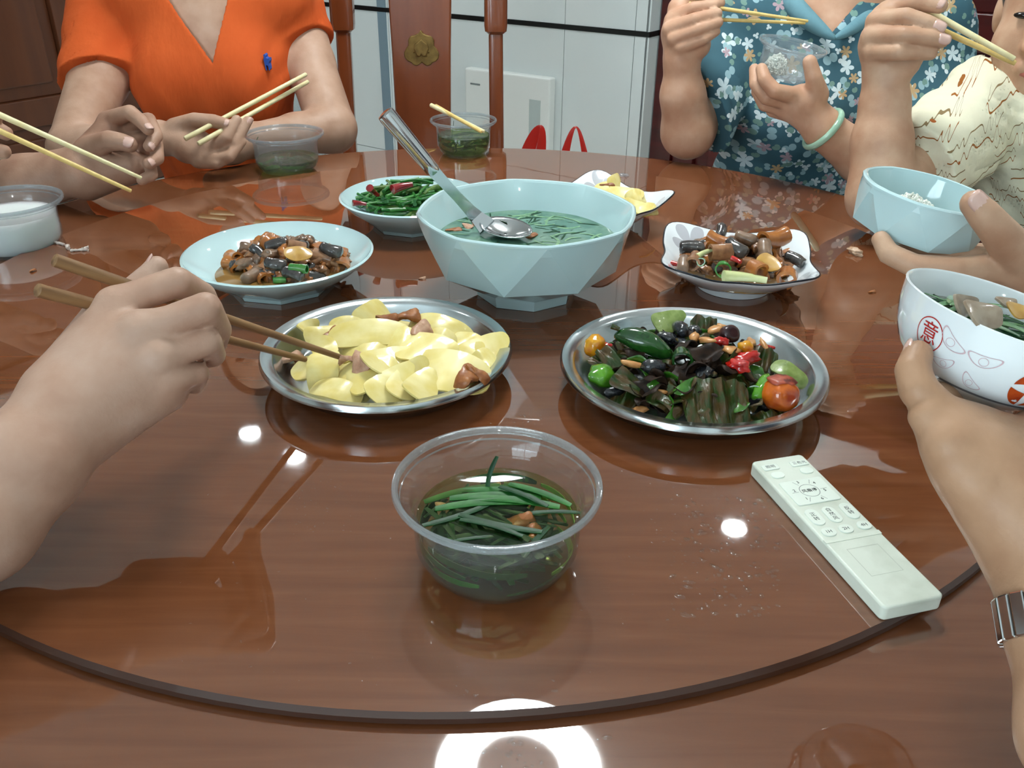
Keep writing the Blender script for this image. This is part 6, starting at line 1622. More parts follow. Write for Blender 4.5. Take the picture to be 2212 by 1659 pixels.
C_.group(0.03, 0.01, (QSH.lerp(QEL, 0.55), QEL - QSH)); C_.chain([QSH, QSH.lerp(QEL, 0.7)], [0.058, 0.056])
C_.group(0.03, 0.01, (P3(-0.19, -0.03, 0.08), P3(-0.22, -0.06, -0.03) - P3(-0.16, 0.01, 0.23))); C_.chain([P3(-0.16, 0.01, 0.23), P3(-0.20, -0.04, 0.04)], [0.058, 0.056])
nb4 = P3(0, 0.02, 0.30)
make_cloth(p4, C_, 0.006, cloth_mat('navy_shirt', (52, 60, 78), (46, 54, 70)), (lambda X, Y, Z: np.maximum(np.sqrt((X - nb4.x) ** 2 + (Y - nb4.y) ** 2) - 0.075, 0.25 - Z),), 0.008)
lower_body(p4, (0.86, 0.06, -0.24), math.radians(140), m_jeans)
# steel watch on the wrist
wc, wax = QW[1], (QW[2] - QW[0]).normalized()
wa = wax.orthogonal().normalized(); wbv = wax.cross(wa)
wt = empty('wrist_watch', wc, label='steel link wrist watch on the near right arm', cat='watch')
NL = 22; WR = 0.0295
for k in range(NL):
    a0, a1 = 2 * math.pi * (k + 0.06) / NL, 2 * math.pi * (k + 0.94) / NL
    mb = MB(); v = []
    for a in (a0, a1):
        for r in (WR - 0.0012, WR + 0.0022):
            for s in (-0.0105, 0.0105): v.append((wa * math.cos(a) + wbv * math.sin(a)) * r + wax * s)
    f = [(0, 1, 3, 2), (4, 6, 7, 5), (0, 4, 5, 1), (2, 3, 7, 6), (0, 2, 6, 4), (1, 5, 7, 3)]
    o = obj('link', mesh('link', v, f, False), m_steel2, wt); bevel(o, 0.0009, 2)
cd = (Vector((1, 0.2, 0.3)) - wax * Vector((1, 0.2, 0.3)).dot(wax)).normalized()
cq = cd.to_track_quat('Z', 'Y').to_euler()
obj('case', mesh('case', *lathe([(0, 0), (0.016, 0), (0.018, 0.002), (0.018, 0.007), (0.0155, 0.009), (0.015, 0.008), (0, 0.008)], 32), True, 40), m_steel2, wt, cd * (WR - 0.001), cq)

# ------------------------------------------------------------------ 5. woman in the blue floral shirt
BX, BY = 0.605, 1.725
p5 = person((BX, BY, FLOOR), 'person in a blue floral shirt eating rice from a clear cup', 'wooden stool under the person in the blue floral shirt')
BA = pts([(1592, 48, 1.69), (1530, 190, 1.63), (1486, 284, 1.565)]); BAr = [0.056, 0.052, 0.046]
BL_ = pts([(2030, 70, 1.68), (2010, 260, 1.60), (1965, 405, 1.47)]); BLr = [0.056, 0.052, 0.044]
S = Solid(); S.group(0.02, 0.05)
P3 = torso(S, BX, BY, 0.186, bust=1.15, dz=-0.03, waist=1.08)
S.chain([P3(0.01, 0.02, 0.24), P3(0.02, -0.02, 0.36)], [0.064, 0.060])
S.group(0.03, 0.012); S.chain(BA, BAr); S.chain([BA[-1], pc(1475, 205, 1.525), pc(1472, 130, 1.495)], [0.046, 0.0375, 0.0285])
S.group(0.03, 0.012); S.chain(BL_, BLr); S.chain([BL_[-1], pc(1860, 342, 1.43), pc(1778, 278, 1.402)], [0.044, 0.0375, 0.0300])
S.group(0.012, 0.012)
S.cone(pc(1472, 130, 1.495), pc(1466, 72, 1.485), 0.0285, 0.0275); S.cone(pc(1480, 110, 1.49), pc(1508, 98, 1.475), 0.024, 0.021); S.cone(pc(1466, 72, 1.485), pc(1470, 25, 1.485), 0.0265, 0.022)
S.cone(pc(1778, 278, 1.402), pc(1735, 222, 1.390), 0.0290, 0.0270); S.cone(pc(1745, 215, 1.385), pc(1718, 214, 1.385), 0.022, 0.018); S.cone(pc(1740, 250, 1.405), pc(1702, 234, 1.405), 0.022, 0.019)
late = add_head(S, p5, pc(1815, -105, 1.665), (-0.15, -1, -0.25), sc=1.05)
S.group(0.006, 0.0)
for ch, ra in (([(1452, 42, 1.475), (1497, 18, 1.452), (1543, 11, 1.445)], [0.0130, 0.0110, 0.0090]), ([(1446, 64, 1.468), (1500, 42, 1.440), (1549, 29, 1.440)], [0.0130, 0.0108, 0.0090]),
               ([(1456, 84, 1.464), (1510, 63, 1.440), (1551, 48, 1.442)], [0.0125, 0.0104, 0.0088]), ([(1470, 102, 1.464), (1520, 84, 1.446), (1546, 68, 1.450)], [0.0115, 0.0094, 0.0080]), ([(1462, 14, 1.485), (1512, -16, 1.462), (1555, 6, 1.450)], [0.0130, 0.0108, 0.0090])):
    S.chain(pts(ch), ra)
S.cone(pc(1506, 104, 1.478), pc(1530, 40, 1.47), 0.0165, 0.0115)
B_TH = pts([(1766, 204, 1.372), (1758, 168, 1.352), (1749, 134, 1.345)]); S.chain(B_TH, [0.0175, 0.0128, 0.0108])
S.chain(pts([(1722, 208, 1.378), (1674, 197, 1.358), (1652, 172, 1.360), (1645, 149, 1.368)]), [0.0140, 0.0116, 0.0106, 0.0092])
S.chain(pts([(1712, 222, 1.392), (1656, 211, 1.380), (1633, 182, 1.384), (1630, 150, 1.396)]), [0.0138, 0.0114, 0.0104, 0.0090])
S.chain(pts([(1706, 236, 1.408), (1652, 226, 1.405), (1636, 198, 1.415), (1640, 165, 1.43)]), [0.0132, 0.0108, 0.0098, 0.0086])
S.chain(pts([(1712, 250, 1.420), (1668, 240, 1.425), (1656, 216, 1.44)]), [0.0118, 0.0096, 0.0084])
make_skin(p5, S, 0.0030, sk_blue); late()
C_ = Solid(); C_.group(0.03, 0.05)
for p in S.groups[0][2][:-1]: C_.cur.append((p[0], p[1], p[2] + 0.012, p[3]) if p[0] == 'e' else (p[0], p[1], p[2], p[3] + 0.010, p[4] + 0.010))
C_.group(0.03, 0.01, (BA[0].lerp(BA[2], 0.80), (BA[2] - BA[0]).normalized() + Vector((-0.9, 0.2, 0.1))))
C_.chain([BA[0], BA[0].lerp(BA[2], 0.55), BA[2]], [0.068, 0.074, 0.078])
C_.group(0.03, 0.01, (BL_[1].lerp(BL_[2], 0.3), (BL_[2] - BL_[0]))); C_.chain([BL_[0], BL_[1], BL_[2]], [0.066, 0.066, 0.064])
nb5 = P3(0.01, 0.01, 0.27); VB5 = pc(1802, 80, 1.50)
cut5 = lambda X, Y, Z: np.maximum(np.sqrt((X - nb5.x) ** 2 + (Y - nb5.y) ** 2) - 0.080, 0.205 - Z)
cut5v = lambda X, Y, Z: np.maximum((np.abs(X - VB5.x) * 1.0 - (Z - VB5.z)) * 0.6, Y - BY)
fold5 = lambda X, Y, Z: 0.0025 * np.sin(60 * X + 40 * Z + 3 * np.sin(14 * Z - 7 * X)) * np.clip((0.12 - Z) * 6, 0, 1)
make_cloth(p5, C_, 0.0036, m_floral, (cut5, cut5v), 0.006, 'shirt', fold5)
m_collar = cloth_mat('teal_collar', (112, 152, 162), (100, 140, 152))
for cl, rr_ in (([pc(1680, -55, 1.60), pc(1700, -5, 1.55), pc(1735, 35, 1.52), pc(1775, 66, 1.50), pc(1806, 86, 1.494)], [0.014, 0.018, 0.018, 0.012, 0.004]), ([pc(1935, -40, 1.60), pc(1905, 10, 1.55), pc(1868, 44, 1.522), pc(1830, 70, 1.503), pc(1800, 84, 1.497)], [0.012, 0.014, 0.014, 0.010, 0.004])):
    cv, cf = tube([q - Vector(p5.location) for q in cl], rr_, 12)
    o = obj('collar', mesh('collar', cv, cf), m_collar, p5); sb = o.modifiers.new('sub', 'SUBSURF'); sb.levels = 1; sb.render_levels = 2
lower_body(p5, (BX, BY + 0.02, -0.26), math.radians(-100), m_jeans)
# jade bangle
bc = pc(1778, 279, 1.402); bax = (pc(1860, 342, 1.43) - pc(1735, 222, 1.39)).normalized()
v, f = [], []
ba = bax.orthogonal().normalized(); bbv = bax.cross(ba)
for i in range(48):
    a = 2 * math.pi * i / 48; c0 = (ba * math.cos(a) + bbv * math.sin(a)); 
    for j in range(12):
        b = 2 * math.pi * j / 12; v.append(c0 * (0.0355 + 0.0044 * math.cos(b)) + bax * (0.0056 * math.sin(b)))
for i in range(48):
    for j in range(12): f.append((i*12+j, ((i+1)%48)*12+j, ((i+1)%48)*12+(j+1)%12, i*12+(j+1)%12))
obj('jade_bangle', mesh('jade_bangle', v, f), mat('pale_jade', (168, 206, 180), 0.12, noise_=(40, (142, 184, 160), 0.4, 0.7), coat=0.6), None, bc, label='pale green jade bangle on the wrist holding the clear cup', cat='bangle')

# ------------------------------------------------------------------ 6. woman in the cream printed shirt
p6 = person((1.00, 1.34, FLOOR), 'person in a cream shirt with brown script eating from a pale blue bowl', 'wooden stool under the person in the cream shirt')
CE = pc(1902, 424, 1.175); CSH = pc(2150, 225, 1.33)
S = Solid(); S.group(0.02, 0.05)
tp = [Vector((1.00, 1.34, -0.24)), Vector((0.94, 1.34, -0.06)), Vector((0.86, 1.36, 0.06)), Vector((0.79, 1.37, 0.13))]
S.ell(tp[0], (0.18, 0.17, 0.13)); S.ell(tp[1], (0.15, 0.16, 0.16), (0, -0.5, 0)); S.ell(tp[2], (0.14, 0.17, 0.16), (0, -0.6, 0))
CSL = Vector((0.93, 1.12, 0.13))
S.cone(CSH, CSL, 0.055, 0.055); S.cone(tp[3], CSH, 0.06, 0.05); S.cone(tp[3], CSL, 0.06, 0.05)
HC = pc(2290, 22, 1.235)
S.chain([tp[3] + Vector((0, -0.02, 0.02)), HC + Vector((0.03, 0.01, -0.06))], [0.058, 0.055])
S.group(0.03, 0.012); S.chain([CSH, CE, pc(1905, 305, 1.165), pc(1911, 225, 1.155), pc(1913, 165, 1.145)], [0.052, 0.0425, 0.0375, 0.0300, 0.0265])
CEL = Vector((0.655, 0.80, 0.055)); CW = pc(2300, 585, 0.745)
S.group(0.03, 0.012); S.chain([CSL, CEL, CEL.lerp(CW, 0.5), CW], [0.052, 0.043, 0.037, 0.0275])
S.group(0.010, 0.012)
S.cone(pc(1913, 165, 1.145), pc(1900, 95, 1.135), 0.0262, 0.0250); S.cone(pc(1905, 100, 1.135), pc(1912, 42, 1.132), 0.0245, 0.0200); S.cone(pc(1925, 120, 1.135), pc(1950, 90, 1.125), 0.019, 0.017)
S.cone(CW, pc(2215, 572, 0.735), 0.0272, 0.0240); S.cone(pc(2215, 572, 0.735), pc(2165, 572, 0.745), 0.0215, 0.0170); S.cone(pc(2230, 580, 0.75), pc(2170, 568, 0.775), 0.022, 0.0160)
late = add_head(S, p6, HC, (-0.62, -0.78, -0.12), sc=1.0)
S.group(0.0055, 0.0)
C_1 = pts([(1922, 22, 1.13), (1985, 4, 1.10), (2030, 12, 1.085)]); S.chain(C_1, [0.0135, 0.0108, 0.0096])
C_2 = pts([(1892, 46, 1.125), (1957, 36, 1.090), (2002, 50, 1.080), (2026, 60, 1.078)]); S.chain(C_2, [0.0130, 0.0110, 0.0100, 0.0090])
C_3 = pts([(1882, 78, 1.125), (1955, 76, 1.085), (2008, 82, 1.078), (2034, 88, 1.078)]); S.chain(C_3, [0.0130, 0.0110, 0.0100, 0.0090])
C_4 = pts([(1888, 112, 1.125), (1942, 112, 1.092), (2010, 115, 1.090)]); S.chain(C_4, [0.0125, 0.0104, 0.0086])
S.chain(pts([(1935, 165, 1.13), (1962, 140, 1.13), (1990, 95, 1.12), (2015, 60, 1.11)]), [0.0170, 0.0145, 0.0120, 0.0100])
C_T = pts([(2195, 548, 0.722), (2150, 492, 0.704), (2124, 462, 0.699), (2104, 440, 0.698)]); S.chain(C_T, [0.0175, 0.0136, 0.0124, 0.0108])
S.chain(pts([(2165, 580, 0.735), (2060, 582, 0.728), (1975, 574, 0.736), (1920, 548, 0.746), (1903, 518, 0.752)]), [0.0135, 0.0106, 0.0098, 0.0090, 0.0078])
S.chain(pts([(2160, 570, 0.760), (2040, 562, 0.760), (1965, 548, 0.775), (1930, 515, 0.79)]), [0.0132, 0.0106, 0.0098, 0.0086])
S.chain(pts([(2160, 565, 0.785), (2050, 552, 0.790), (1985, 535, 0.805)]), [0.0125, 0.0102, 0.0090]); S.chain(pts([(2170, 556, 0.805), (2090, 545, 0.815), (2030, 530, 0.83)]), [0.0115, 0.0094, 0.0082])
make_skin(p6, S, 0.0028, sk_cream); late()
for ch in (C_1, C_2, C_3): nail(p6, ch[-1], ch[-2], camdir(ch[-1]) + Vector((0, 0, .45)), 0.0092)
nail(p6, C_T[-1], C_T[-2], camdir(C_T[-1]) + Vector((.25, 0, .45)), 0.0108)
C_ = Solid(); C_.group(0.03, 0.05)
for p in S.groups[0][2][:-1]: C_.cur.append((p[0], p[1], p[2] + 0.012, p[3]) if p[0] == 'e' else (p[0], p[1], p[2], p[3] + 0.010, p[4] + 0.010))
C_.group(0.03, 0.01, (CSH.lerp(CE, 0.80), CE - CSH + Vector((-0.10, 0, 0.04)))); C_.chain([CSH, CSH.lerp(CE, 0.4), CE], [0.066, 0.070, 0.072])
C_.group(0.03, 0.01, (CSL.lerp(CEL, 0.55), CEL - CSL)); C_.chain([CSL, CSL.lerp(CEL, 0.7)], [0.066, 0.064])
nk = tp[3] + Vector((-0.01, -0.01, 0.05))
fold6 = lambda X, Y, Z: 0.0020 * np.sin(70 * X - 50 * Y + 60 * Z + 3 * np.sin(20 * Z)) + 0.0011 * np.sin(210 * Z + 90 * X + 2 * np.sin(60 * Y))
make_cloth(p6, C_, 0.0036, m_script, (lambda X, Y, Z: np.sqrt((X - nk.x) ** 2 + (Y - nk.y) ** 2 + (Z - nk.z - 0.03) ** 2) - 0.088,), 0.006, 'shirt', fold6)
lower_body(p6, (1.00, 1.34, -0.24), math.radians(190), m_jeans, 0.14)

# ================================================================== CHOPSTICKS (each one is a thing)
m_bamboo = mat('pale_bamboo_stick', (232, 222, 176), 0.4, noise_=((8, 8, 60), (222, 206, 150), 0.4, 0.7))
m_bambooy = mat('yellow_bamboo_stick', (222, 194, 122), 0.4, noise_=((8, 8, 60), (208, 176, 100), 0.4, 0.7))
m_brownst = mat('brown_wooden_stick', (150, 114, 76), 0.45, noise_=((160, 160, 9), (112, 78, 48), 0.4, 0.66), bump=(300, 0.2, 0.0004))
def chopstick(butt, tip, rb, rt, mt, label, sq=False):
    butt, tip = Vector(butt), Vector(tip)
    d = tip - butt; L = d.length
    nseg = 8
    pf = [(0.0, 0.0), (rb * 0.8, 0.0), (rb, 0.0008)] + [(rb + (rt - rb) * (t ** 1.1), 0.001 + (L - 0.002) * t) for t in np.linspace(0.1, 1, nseg)] + [(rt * 0.7, L), (0, L)]
    me = mesh('chopstick', *lathe(pf, 16), True, 50)
    return obj('chopstick', me, mt, None, butt, d.to_track_quat('Z', 'Y').to_euler(), label=label, cat='chopstick')
B1, T1 = pc(116, 561, 0.605), pl(745, 775, 0.036)
B2, T2 = pc(79, 626, 0.590), pl(661, 777, 0.033)
chopstick(B1, T1, 0.0048, 0.0026, m_brownst, 'upper brown wooden chopstick in the near left hand')
chopstick(B2, T2, 0.0048, 0.0026, m_brownst, 'lower brown wooden chopstick in the near left hand')
chopstick(pc(-66, 219, 1.06), pc(306, 385, 1.15), 0.0040, 0.0024, m_bamboo, 'upper pale chopstick of the person at the left edge')
chopstick(pc(-86, 244, 1.05), pc(284, 413, 1.12), 0.0038, 0.0024, m_bambooy, 'lower yellower chopstick of the person at the left edge')
chopstick(pc(399, 300, 1.40), pc(662, 160, 1.50), 0.0040, 0.0034, m_bamboo, 'upper pale chopstick of the person in the orange shirt')
chopstick(pc(428, 311, 1.40), pc(666, 176, 1.52), 0.0040, 0.0034, m_bamboo, 'lower pale chopstick of the person in the orange shirt')
chopstick(pc(1488, 8, 1.46), pc(1746, 46, 1.42), 0.0037, 0.0022, m_bambooy, 'upper pale chopstick of the person in the blue floral shirt')
chopstick(pc(1492, 40, 1.47), pc(1740, 50, 1.43), 0.0034, 0.0022, m_bambooy, 'lower pale chopstick of the person in the blue floral shirt')
chopstick(pc(1905, -32, 1.13), pc(2192, 128, 1.085), 0.0050, 0.0032, m_bamboo, 'upper pale chopstick of the person in the cream shirt')
chopstick(pc(1920, 15, 1.14), pc(2194, 137, 1.095), 0.0046, 0.0032, m_bambooy, 'lower pale chopstick of the person in the cream shirt')
rz = FAR.z + FARd[2]
f1, f2 = FAR + Vector((-0.052, 0.028, FARd[2] + 0.010)), FAR + Vector((0.036, -0.030, FARd[2] - 0.012))
chopstick(pc(931, 227, 1.60), pc(1046, 284, 1.50), 0.0038, 0.0026, m_bamboo, 'upper one of the two chopsticks laid across the far plastic bowl')
chopstick(pc(941, 229, 1.595), pc(1040, 285, 1.495), 0.0038, 0.0026, m_bambooy, 'lower one of the two chopsticks laid across the far plastic bowl')

# ================================================================== REMOTE CONTROL
RH = 0.0115
c_tl, c_tr, c_br, c_bl = pl(1620.5, 997, RH), pl(1732, 981, RH), pl(2039, 1285, RH), pl(1913, 1317, RH)
r_o = (c_tl + c_tr + c_br + c_bl) / 4
r_y = ((c_tl + c_tr) / 2 - (c_bl + c_br) / 2); RL = r_y.length; r_y.normalize()
r_x = Vector((r_y.y, -r_y.x, 0))
RWd = (abs((c_tr - c_tl).dot(r_x)) + abs((c_br - c_bl).dot(r_x))) / 2
rot_r = math.atan2(r_x.y, r_x.x)
def ruv(x, y, z=RH):
    q = pl(x, y, z) - r_o; return q.dot(r_x), q.dot(r_y)
m_rem = mat('aged_white_plastic', (214, 220, 206), 0.38, noise_=(38, (196, 202, 186), 0.45, 0.75), bump=(200, 0.05, 0.0003))
m_btn = mat('white_rubber_button', (222, 230, 218), 0.45)
m_ink = mat('grey_black_print', (52, 56, 56), 0.6)
rm = empty('remote_control', (r_o.x, r_o.y, 0.0003), (0, 0, rot_r), label='white plastic remote control with printed buttons lying at the right front', cat='remote')
o = obj('case', mesh('case', *prism(rrect(RWd, RL, 0.004), 0, RH), True, 30), m_rem, rm); bevel(o, 0.0016, 3)
def btn(x, y, w, h, r, txt=None, ts=0.0042, vert=False, th=0.0011, name='button', ang=0.0):
    u, v = ruv(x, y)
    b = obj(name, mesh(name, *prism(rrect(w, h, min(r, w / 2 - 1e-5, h / 2 - 1e-5)), 0, th), True, 30), m_btn, rm, (u, v, RH - 0.0002), (0, 0, ang)); bevel(b, 0.0004, 2)
    if txt:
        tl = list(txt) if vert else [txt]
        for i, t in enumerate(tl):
            obj('lettering', text_mesh(t, ts, 0.00006), m_ink, b, (0, (len(tl) - 1) * ts * 0.55 - i * ts * 1.1, th))
    return b
btn(1664, 1011, 0.0135, 0.0072, 0.0016, '照明', 0.0040); btn(1726, 1002, 0.0150, 0.0072, 0.0016, '三色光', 0.0040)
btn(1680, 1028, 0.0108, 0.0078, 0.0039); btn(1742, 1018, 0.0108, 0.0078, 0.0039)
pc4 = [ruv(1679, 1046), ruv(1771, 1031), ruv(1817, 1079), ruv(1727, 1095)]
pcx, pcy = sum(q[0] for q in pc4) / 4, sum(q[1] for q in pc4) / 4
pw = ((pc4[1][0] - pc4[0][0]) + (pc4[2][0] - pc4[3][0])) / 2; ph = ((pc4[0][1] - pc4[3][1]) + (pc4[1][1] - pc4[2][1])) / 2
pad = obj('dial_pad', mesh('dial_pad', *prism(rrect(pw, ph, 0.002), 0, 0.0011), True, 30), m_btn, rm, (pcx, pcy, RH - 0.0002)); bevel(pad, 0.0004, 2)
R1 = min(pw, ph) * 0.245
obj('dial_ring', mesh('dial_ring', [(*p, 0.0012) for p in ann(R1, R1 + 0.0005)[0]], ann(R1, R1 + 0.0005)[1]), mat('grey_line_print', (132, 140, 134), 0.6), pad)
obj('lettering', text_mesh('风扇停', 0.0042, 0.00006), m_ink, pad, (0, 0, 0.0012))
for k in range(6):
    a = math.radians(90 - 30 - 60 * k + 30 * 0)
    ca, sa = math.cos(a), math.sin(a)
    sx_, sy_ = pw * 0.5, ph * 0.5
    p0, p1_ = (R1 * 1.25 * ca, R1 * 1.25 * sa), (min(sx_, sy_) * 0.93 * ca * 1.05, min(sx_, sy_) * 0.93 * sa * 1.05)
    nx, ny = -sa * 0.0002, ca * 0.0002
    obj('dial_divider', mesh('dial_divider', [(p0[0] + nx, p0[1] + ny, 0.00115), (p0[0] - nx, p0[1] - ny, 0.00115), (p1_[0] - nx, p1_[1] - ny, 0.00115), (p1_[0] + nx, p1_[1] + ny, 0.00115)], [(0, 1, 2, 3)], False), MATS['grey_line_print'], pad)
for t, a in (('3', 105), ('4', 42), ('5', -12), ('6', -72), ('1', 228), ('2', 168)):
    q = math.radians(a); obj('lettering', text_mesh(t, 0.0040, 0.00006), m_ink, pad, (R1 * 1.62 * math.cos(q), R1 * 1.62 * math.sin(q), 0.0012))
btn(1760, 1119, 0.0100, 0.0185, 0.005, '正转', 0.0046, True); btn(1797, 1113, 0.0100, 0.0185, 0.005, '自然风', 0.0044, True); btn(1834, 1105, 0.0100, 0.0185, 0.005, '反转', 0.0046, True)
btn(1790, 1151, 0.0108, 0.0090, 0.0045, '1H', 0.0042); btn(1827, 1144, 0.0108, 0.0090, 0.0045, '2H', 0.0042); btn(1866, 1136, 0.0108, 0.0090, 0.0045, '4H', 0.0042)
u0, v0 = ruv(1781, 1172); u1, v1 = ruv(1850, 1172)
vl = (ruv(1781, 1170)[1] + ruv(1893, 1148)[1]) / 2
o = obj('seam_ridge', mesh('seam_ridge', *prism(rrect(RWd * 0.985, 0.0045, 0.0008), 0, 0.0005), True, 30), m_rem, rm, (0, vl - 0.001, RH - 0.0001))
obj('cover_mark', mesh('cover_mark', [(*p, RH + 0.00012) for p in [(-0.012, vl - 0.012), (0.012, vl - 0.012), (0.012, vl - 0.0124), (-0.012, vl - 0.0124), (-0.012, vl - 0.040), (0.012, vl - 0.040), (0.012, vl - 0.0404), (-0.012, vl - 0.0404), (-0.0123, vl - 0.012), (-0.0119, vl - 0.012), (-0.0119, vl - 0.0404), (-0.0123, vl - 0.0404), (0.0119, vl - 0.012), (0.0123, vl - 0.012), (0.0123, vl - 0.0404), (0.0119, vl - 0.0404)]], [(0, 1, 2, 3), (4, 5, 6, 7), (8, 9, 10, 11), (12, 13, 14, 15)], False), mat('faint_grey_mark', (180, 186, 172), 0.5), rm)

# ================================================================== BAGS
def crumple(v, amp, fr, seed):
    q = Vector(v); return q + noise.noise_vector(q * fr + Vector((seed, 0, 0))) * amp
m_redbag = film('red_film', (236, 96, 84), 0.62, (236, 74, 62), 0.25)
SB1 = stool(0.105, 2.62, 'low wooden stool by the tiled wall under the red plastic bag', 0.325)
bag = empty('red_plastic_bag', (0.105, 2.62, FLOOR + 0.326), label='thin red plastic shopping bag with two handles behind the table', cat='bag')
v, f = lathe([(0, 0.001), (0.09, 0.001), (0.105, 0.03), (0.10, 0.08), (0.08, 0.13), (0.05, 0.16), (0.02, 0.168)], 28)
obj('bag_body', mesh('bag_body', [(lambda p: (p.x * 1.15, p.y * 0.7, max(p.z, 0.0005)))(crumple(q, 0.012, 22, 1)) for q in v], f), m_redbag, bag)
def handle(pts_, w):
    pts_ = [Vector(p) for p in pts_]; v, f = [], []
    for i, p in enumerate(pts_):
        t = (pts_[min(i + 1, len(pts_) - 1)] - pts_[max(i - 1, 0)]).normalized(); s = t.cross(Vector((0, 1, 0))).normalized()
        ww = w[i]
        v += [p + s * ww + Vector((0, 0.002, 0)), p - s * ww + Vector((0, -0.002, 0))]
    for i in range(len(pts_) - 1): f.append((2*i, 2*i+1, 2*i+3, 2*i+2))
    return v, f
for nm_, pp, ww in (('handle', [(-0.085, 0, 0.11), (-0.062, 0, 0.20), (-0.038, -0.006, 0.262), (-0.026, -0.01, 0.265), (-0.022, -0.012, 0.23), (-0.035, -0.015, 0.12)], [0.03, 0.022, 0.012, 0.010, 0.013, 0.024]),
                    ('handle', [(0.035, 0, 0.12), (0.048, 0, 0.20), (0.066, 0, 0.262), (0.082, 0, 0.262), (0.100, 0, 0.20), (0.118, 0, 0.12)], [0.020, 0.012, 0.006, 0.005, 0.008, 0.016])):
    o = obj(nm_, mesh(nm_, *handle(pp, ww)), m_redbag, bag); sd = o.modifiers.new('solid', 'SOLIDIFY'); sd.thickness = 0.0012
    sb = o.modifiers.new('sub', 'SUBSURF'); sb.render_levels = 2; sb.levels = 1
cb_ = pc(622, 240, 2.20)
SB2 = stool(cb_.x, cb_.y + 0.02, 'wooden stool behind the person in orange carrying a clear bag', 0.45)
v, f = lathe([(0, 0.001), (0.07, 0.001), (0.085, 0.04), (0.08, 0.12), (0.065, 0.2), (0.04, 0.28), (0.018, 0.34), (0.022, 0.40), (0.006, 0.42)], 36)
obj('clear_plastic_bag', mesh('clear_plastic_bag', [(lambda p: (p.x, p.y, max(p.z, 0.0004)))(crumple(q, 0.016, 30, 5)) for q in v], f, True), film('clear_bag_film', (238, 243, 244), 0.16, (226, 234, 238), 0.1), None, (cb_.x, cb_.y + 0.02, FLOOR + 0.451),
    label='crumpled clear plastic bag behind the arm of the person in orange', cat='bag')

# ================================================================== SCRAPS AND WATER ON THE TABLE
m_bone = mat('chewed_bone', (206, 176, 148), 0.4, noise_=(160, (170, 128, 96), 0.4, 0.7))
p = pl(1846, 549, 0); o = obj('bone_scrap', rough_mesh(blob('bone_scrap', (0.006, 0.011, 0.0045), 3, 0.6, 3, 1.8), 0.0012, 4, 300), m_bone, None, (p.x, p.y, 0.0035), (0, 0, 0.5), label='small chewed bone scrap between the square dish and the rice bowl', cat='food scrap')
m_scrap = mat('pale_fish_bone', (206, 196, 186), 0.4, noise_=(160, (160, 136, 124), 0.4, 0.7))
for k, (x, y, L, r, a, lb) in enumerate([(172, 543, 0.022, 0.0018, 10, 'pale fish bone scrap on the table beside the milky soup bowl'), (148, 537, 0.011, 0.0024, 120, 'round-ended fish bone scrap beside the milky soup bowl'), (130, 529, 0.022, 0.0018, -28, 'thin pale bone splinter touching the milky soup bowl'), (186, 540, 0.008, 0.0026, 60, 'small white bone tip beside the milky soup bowl')]):
    p = pl(x, y, 0); item('fish_bone', rough_mesh(stick('fish_bone', L, r, r * 0.8, 0.001, 8, 10), 0.0016, k, 380), m_scrap, Vector((p.x, p.y, r * 0.9)), (0, 0, math.radians(a)), lb, 'food scrap', None)
for k, (x, y) in enumerate([(1884, 632), (72, 586), (735, 597), (912, 603)]):
    p = pl(x, y, 0); item('crumb', pork_meshes[k % 4], m_scrap if k < 2 else m_porkfry, Vector((p.x, p.y, 0.0016)), (0, 0, k), ['pale crumb left of the printed bowl', 'pale flat crumb below the milky soup bowl', 'small brown crumb right of the left eel bowl', 'small brown crumb left of the large soup bowl'][k], 'crumb', None, (0.4, 0.35, 0.35))
wr = pl(1375, 392, -0.0085)
w_ = empty('candy_wrapper', (wr.x, wr.y, -0.0083), (0, 0, math.radians(-6)), label='small red and clear candy wrapper behind the far square dish', cat='wrapper')
obj('foil', rough_mesh(stick('foil', 0.034, 0.0040, 0.0034, 0.001, 10, 8, 0.7), 0.0012, 3, 200), mat('brown_foil', (150, 104, 86), 0.3, metal=0.4, noise_=(90, (96, 44, 36), 0.45, 0.6)), w_, (0.014, 0, 0.0036))
obj('red_band', stick('red_band', 0.013, 0.0044, 0.0046, 0, 10, 3, 0.75), mat('red_wrapper', (232, 80, 62), 0.35), w_, (-0.009, 0, 0.0036))
obj('clear_twist', rough_mesh(blob('clear_twist', (0.010, 0.007, 0.007), 2, 0.4, 3), 0.001, 2, 300), film('clear_twist_film', (236, 240, 242), 0.35, (230, 234, 238), 0.15), w_, (-0.022, 0.002, 0.006))
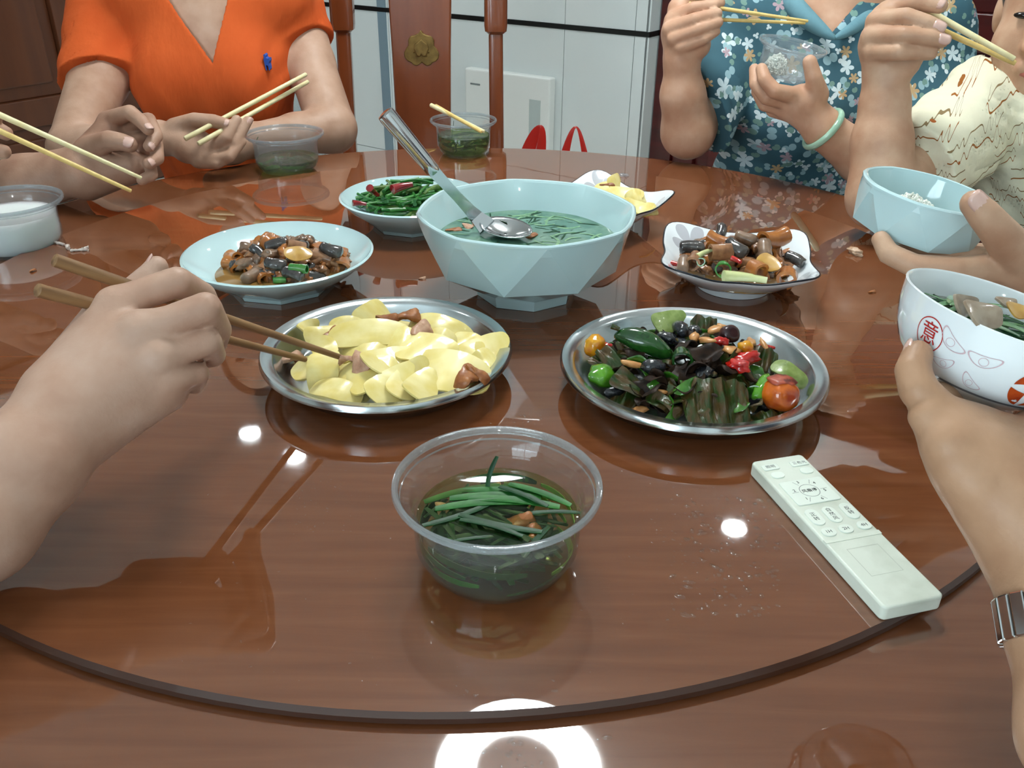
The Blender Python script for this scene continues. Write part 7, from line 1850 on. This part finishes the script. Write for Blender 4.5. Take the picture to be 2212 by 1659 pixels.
def droplets(name, spots, label):
    rg = random.Random(77); mb = MB()
    for x0, x1, y0, y1, n, rmin, rmax in spots:
        for k in range(n):
            p = pl(rg.uniform(x0, x1), rg.uniform(y0, y1), 0)
            if (p - TC).length > TT_R - 0.012: 
                if (p - TC).length < TT_R + 0.006: continue
                base = -0.0085
                p = Vector((p.x, p.y * 1.0, 0))
            else: base = 0.0
            r = rmin + (rmax - rmin) * rg.random() ** 2.5
            el, an = rg.uniform(1, 2.2), rg.gauss(-0.5, 0.6)
            v, f = lathe([(r, 0), (r * 0.92, r * 0.18), (r * 0.6, r * 0.36), (0, r * 0.44)], 10)
            c_, s_ = math.cos(an), math.sin(an)
            mb.add([(p.x + (q[0] * el * c_ - q[1] * s_), p.y + (q[0] * el * s_ + q[1] * c_), base + q[2]) for q in v], f)
    return obj(name, mb.mesh(name), film('water', (250, 252, 252), 0.0, (255, 255, 255), 0.01), label=label, cat='water', kind='stuff')
droplets('water_droplets', [(1450, 1690, 1070, 1330, 260, 0.0004, 0.0022), (1360, 1560, 1030, 1180, 60, 0.0003, 0.0009), (1000, 1290, 1490, 1545, 30, 0.0003, 0.002), (960, 1320, 1565, 1659, 46, 0.0006, 0.0026), (640, 760, 1000, 1150, 70, 0.0003, 0.0008), (1050, 1180, 890, 925, 50, 0.0003, 0.0013), (300, 1600, 1000, 1500, 120, 0.0002, 0.0008)], 'scattered water droplets on the front of the turntable')

# ================================================================== LABELS THAT TELL LOOK-ALIKES APART
bpy.context.view_layer.update()
by = {}
for o in list(bpy.data.objects):
    if o.parent is None and o.get('group') and o.get('label') and o.get('category') != 'lamp': by.setdefault((o['group'], o['label']), []).append(o)
DIR8 = ['right', 'back right', 'back', 'back left', 'left', 'front left', 'front', 'front right']
for (g, lb), os_ in by.items():
    if len(os_) < 2: continue
    ps = [o.matrix_world.translation for o in os_]
    cx, cy = sum(p.x for p in ps) / len(ps), sum(p.y for p in ps) / len(ps)
    R_ = max(math.hypot(p.x - cx, p.y - cy) for p in ps)
    if R_ < 1e-4: continue
    cells = {}
    for o, p in zip(os_, ps):
        r = math.hypot(p.x - cx, p.y - cy) / R_
        if r < 0.22: w = 'in the middle'
        else:
            d = DIR8[int(round(math.atan2(p.y - cy, p.x - cx) / (math.pi / 4))) % 8]
            w = ('towards the ' if r < 0.62 else 'far to the ') + d
        cells.setdefault(w, []).append(o)
    for w, cell in cells.items():
        cell.sort(key=lambda o: -o.matrix_world.translation.z)
        for i, o in enumerate(cell):
            lay = '' if len(cell) == 1 else (', topmost' if i == 0 else (', lowest' if i == len(cell) - 1 else ''))
            t = lb + ', ' + w + lay
            if len(t.split()) <= 16: o['label'] = t
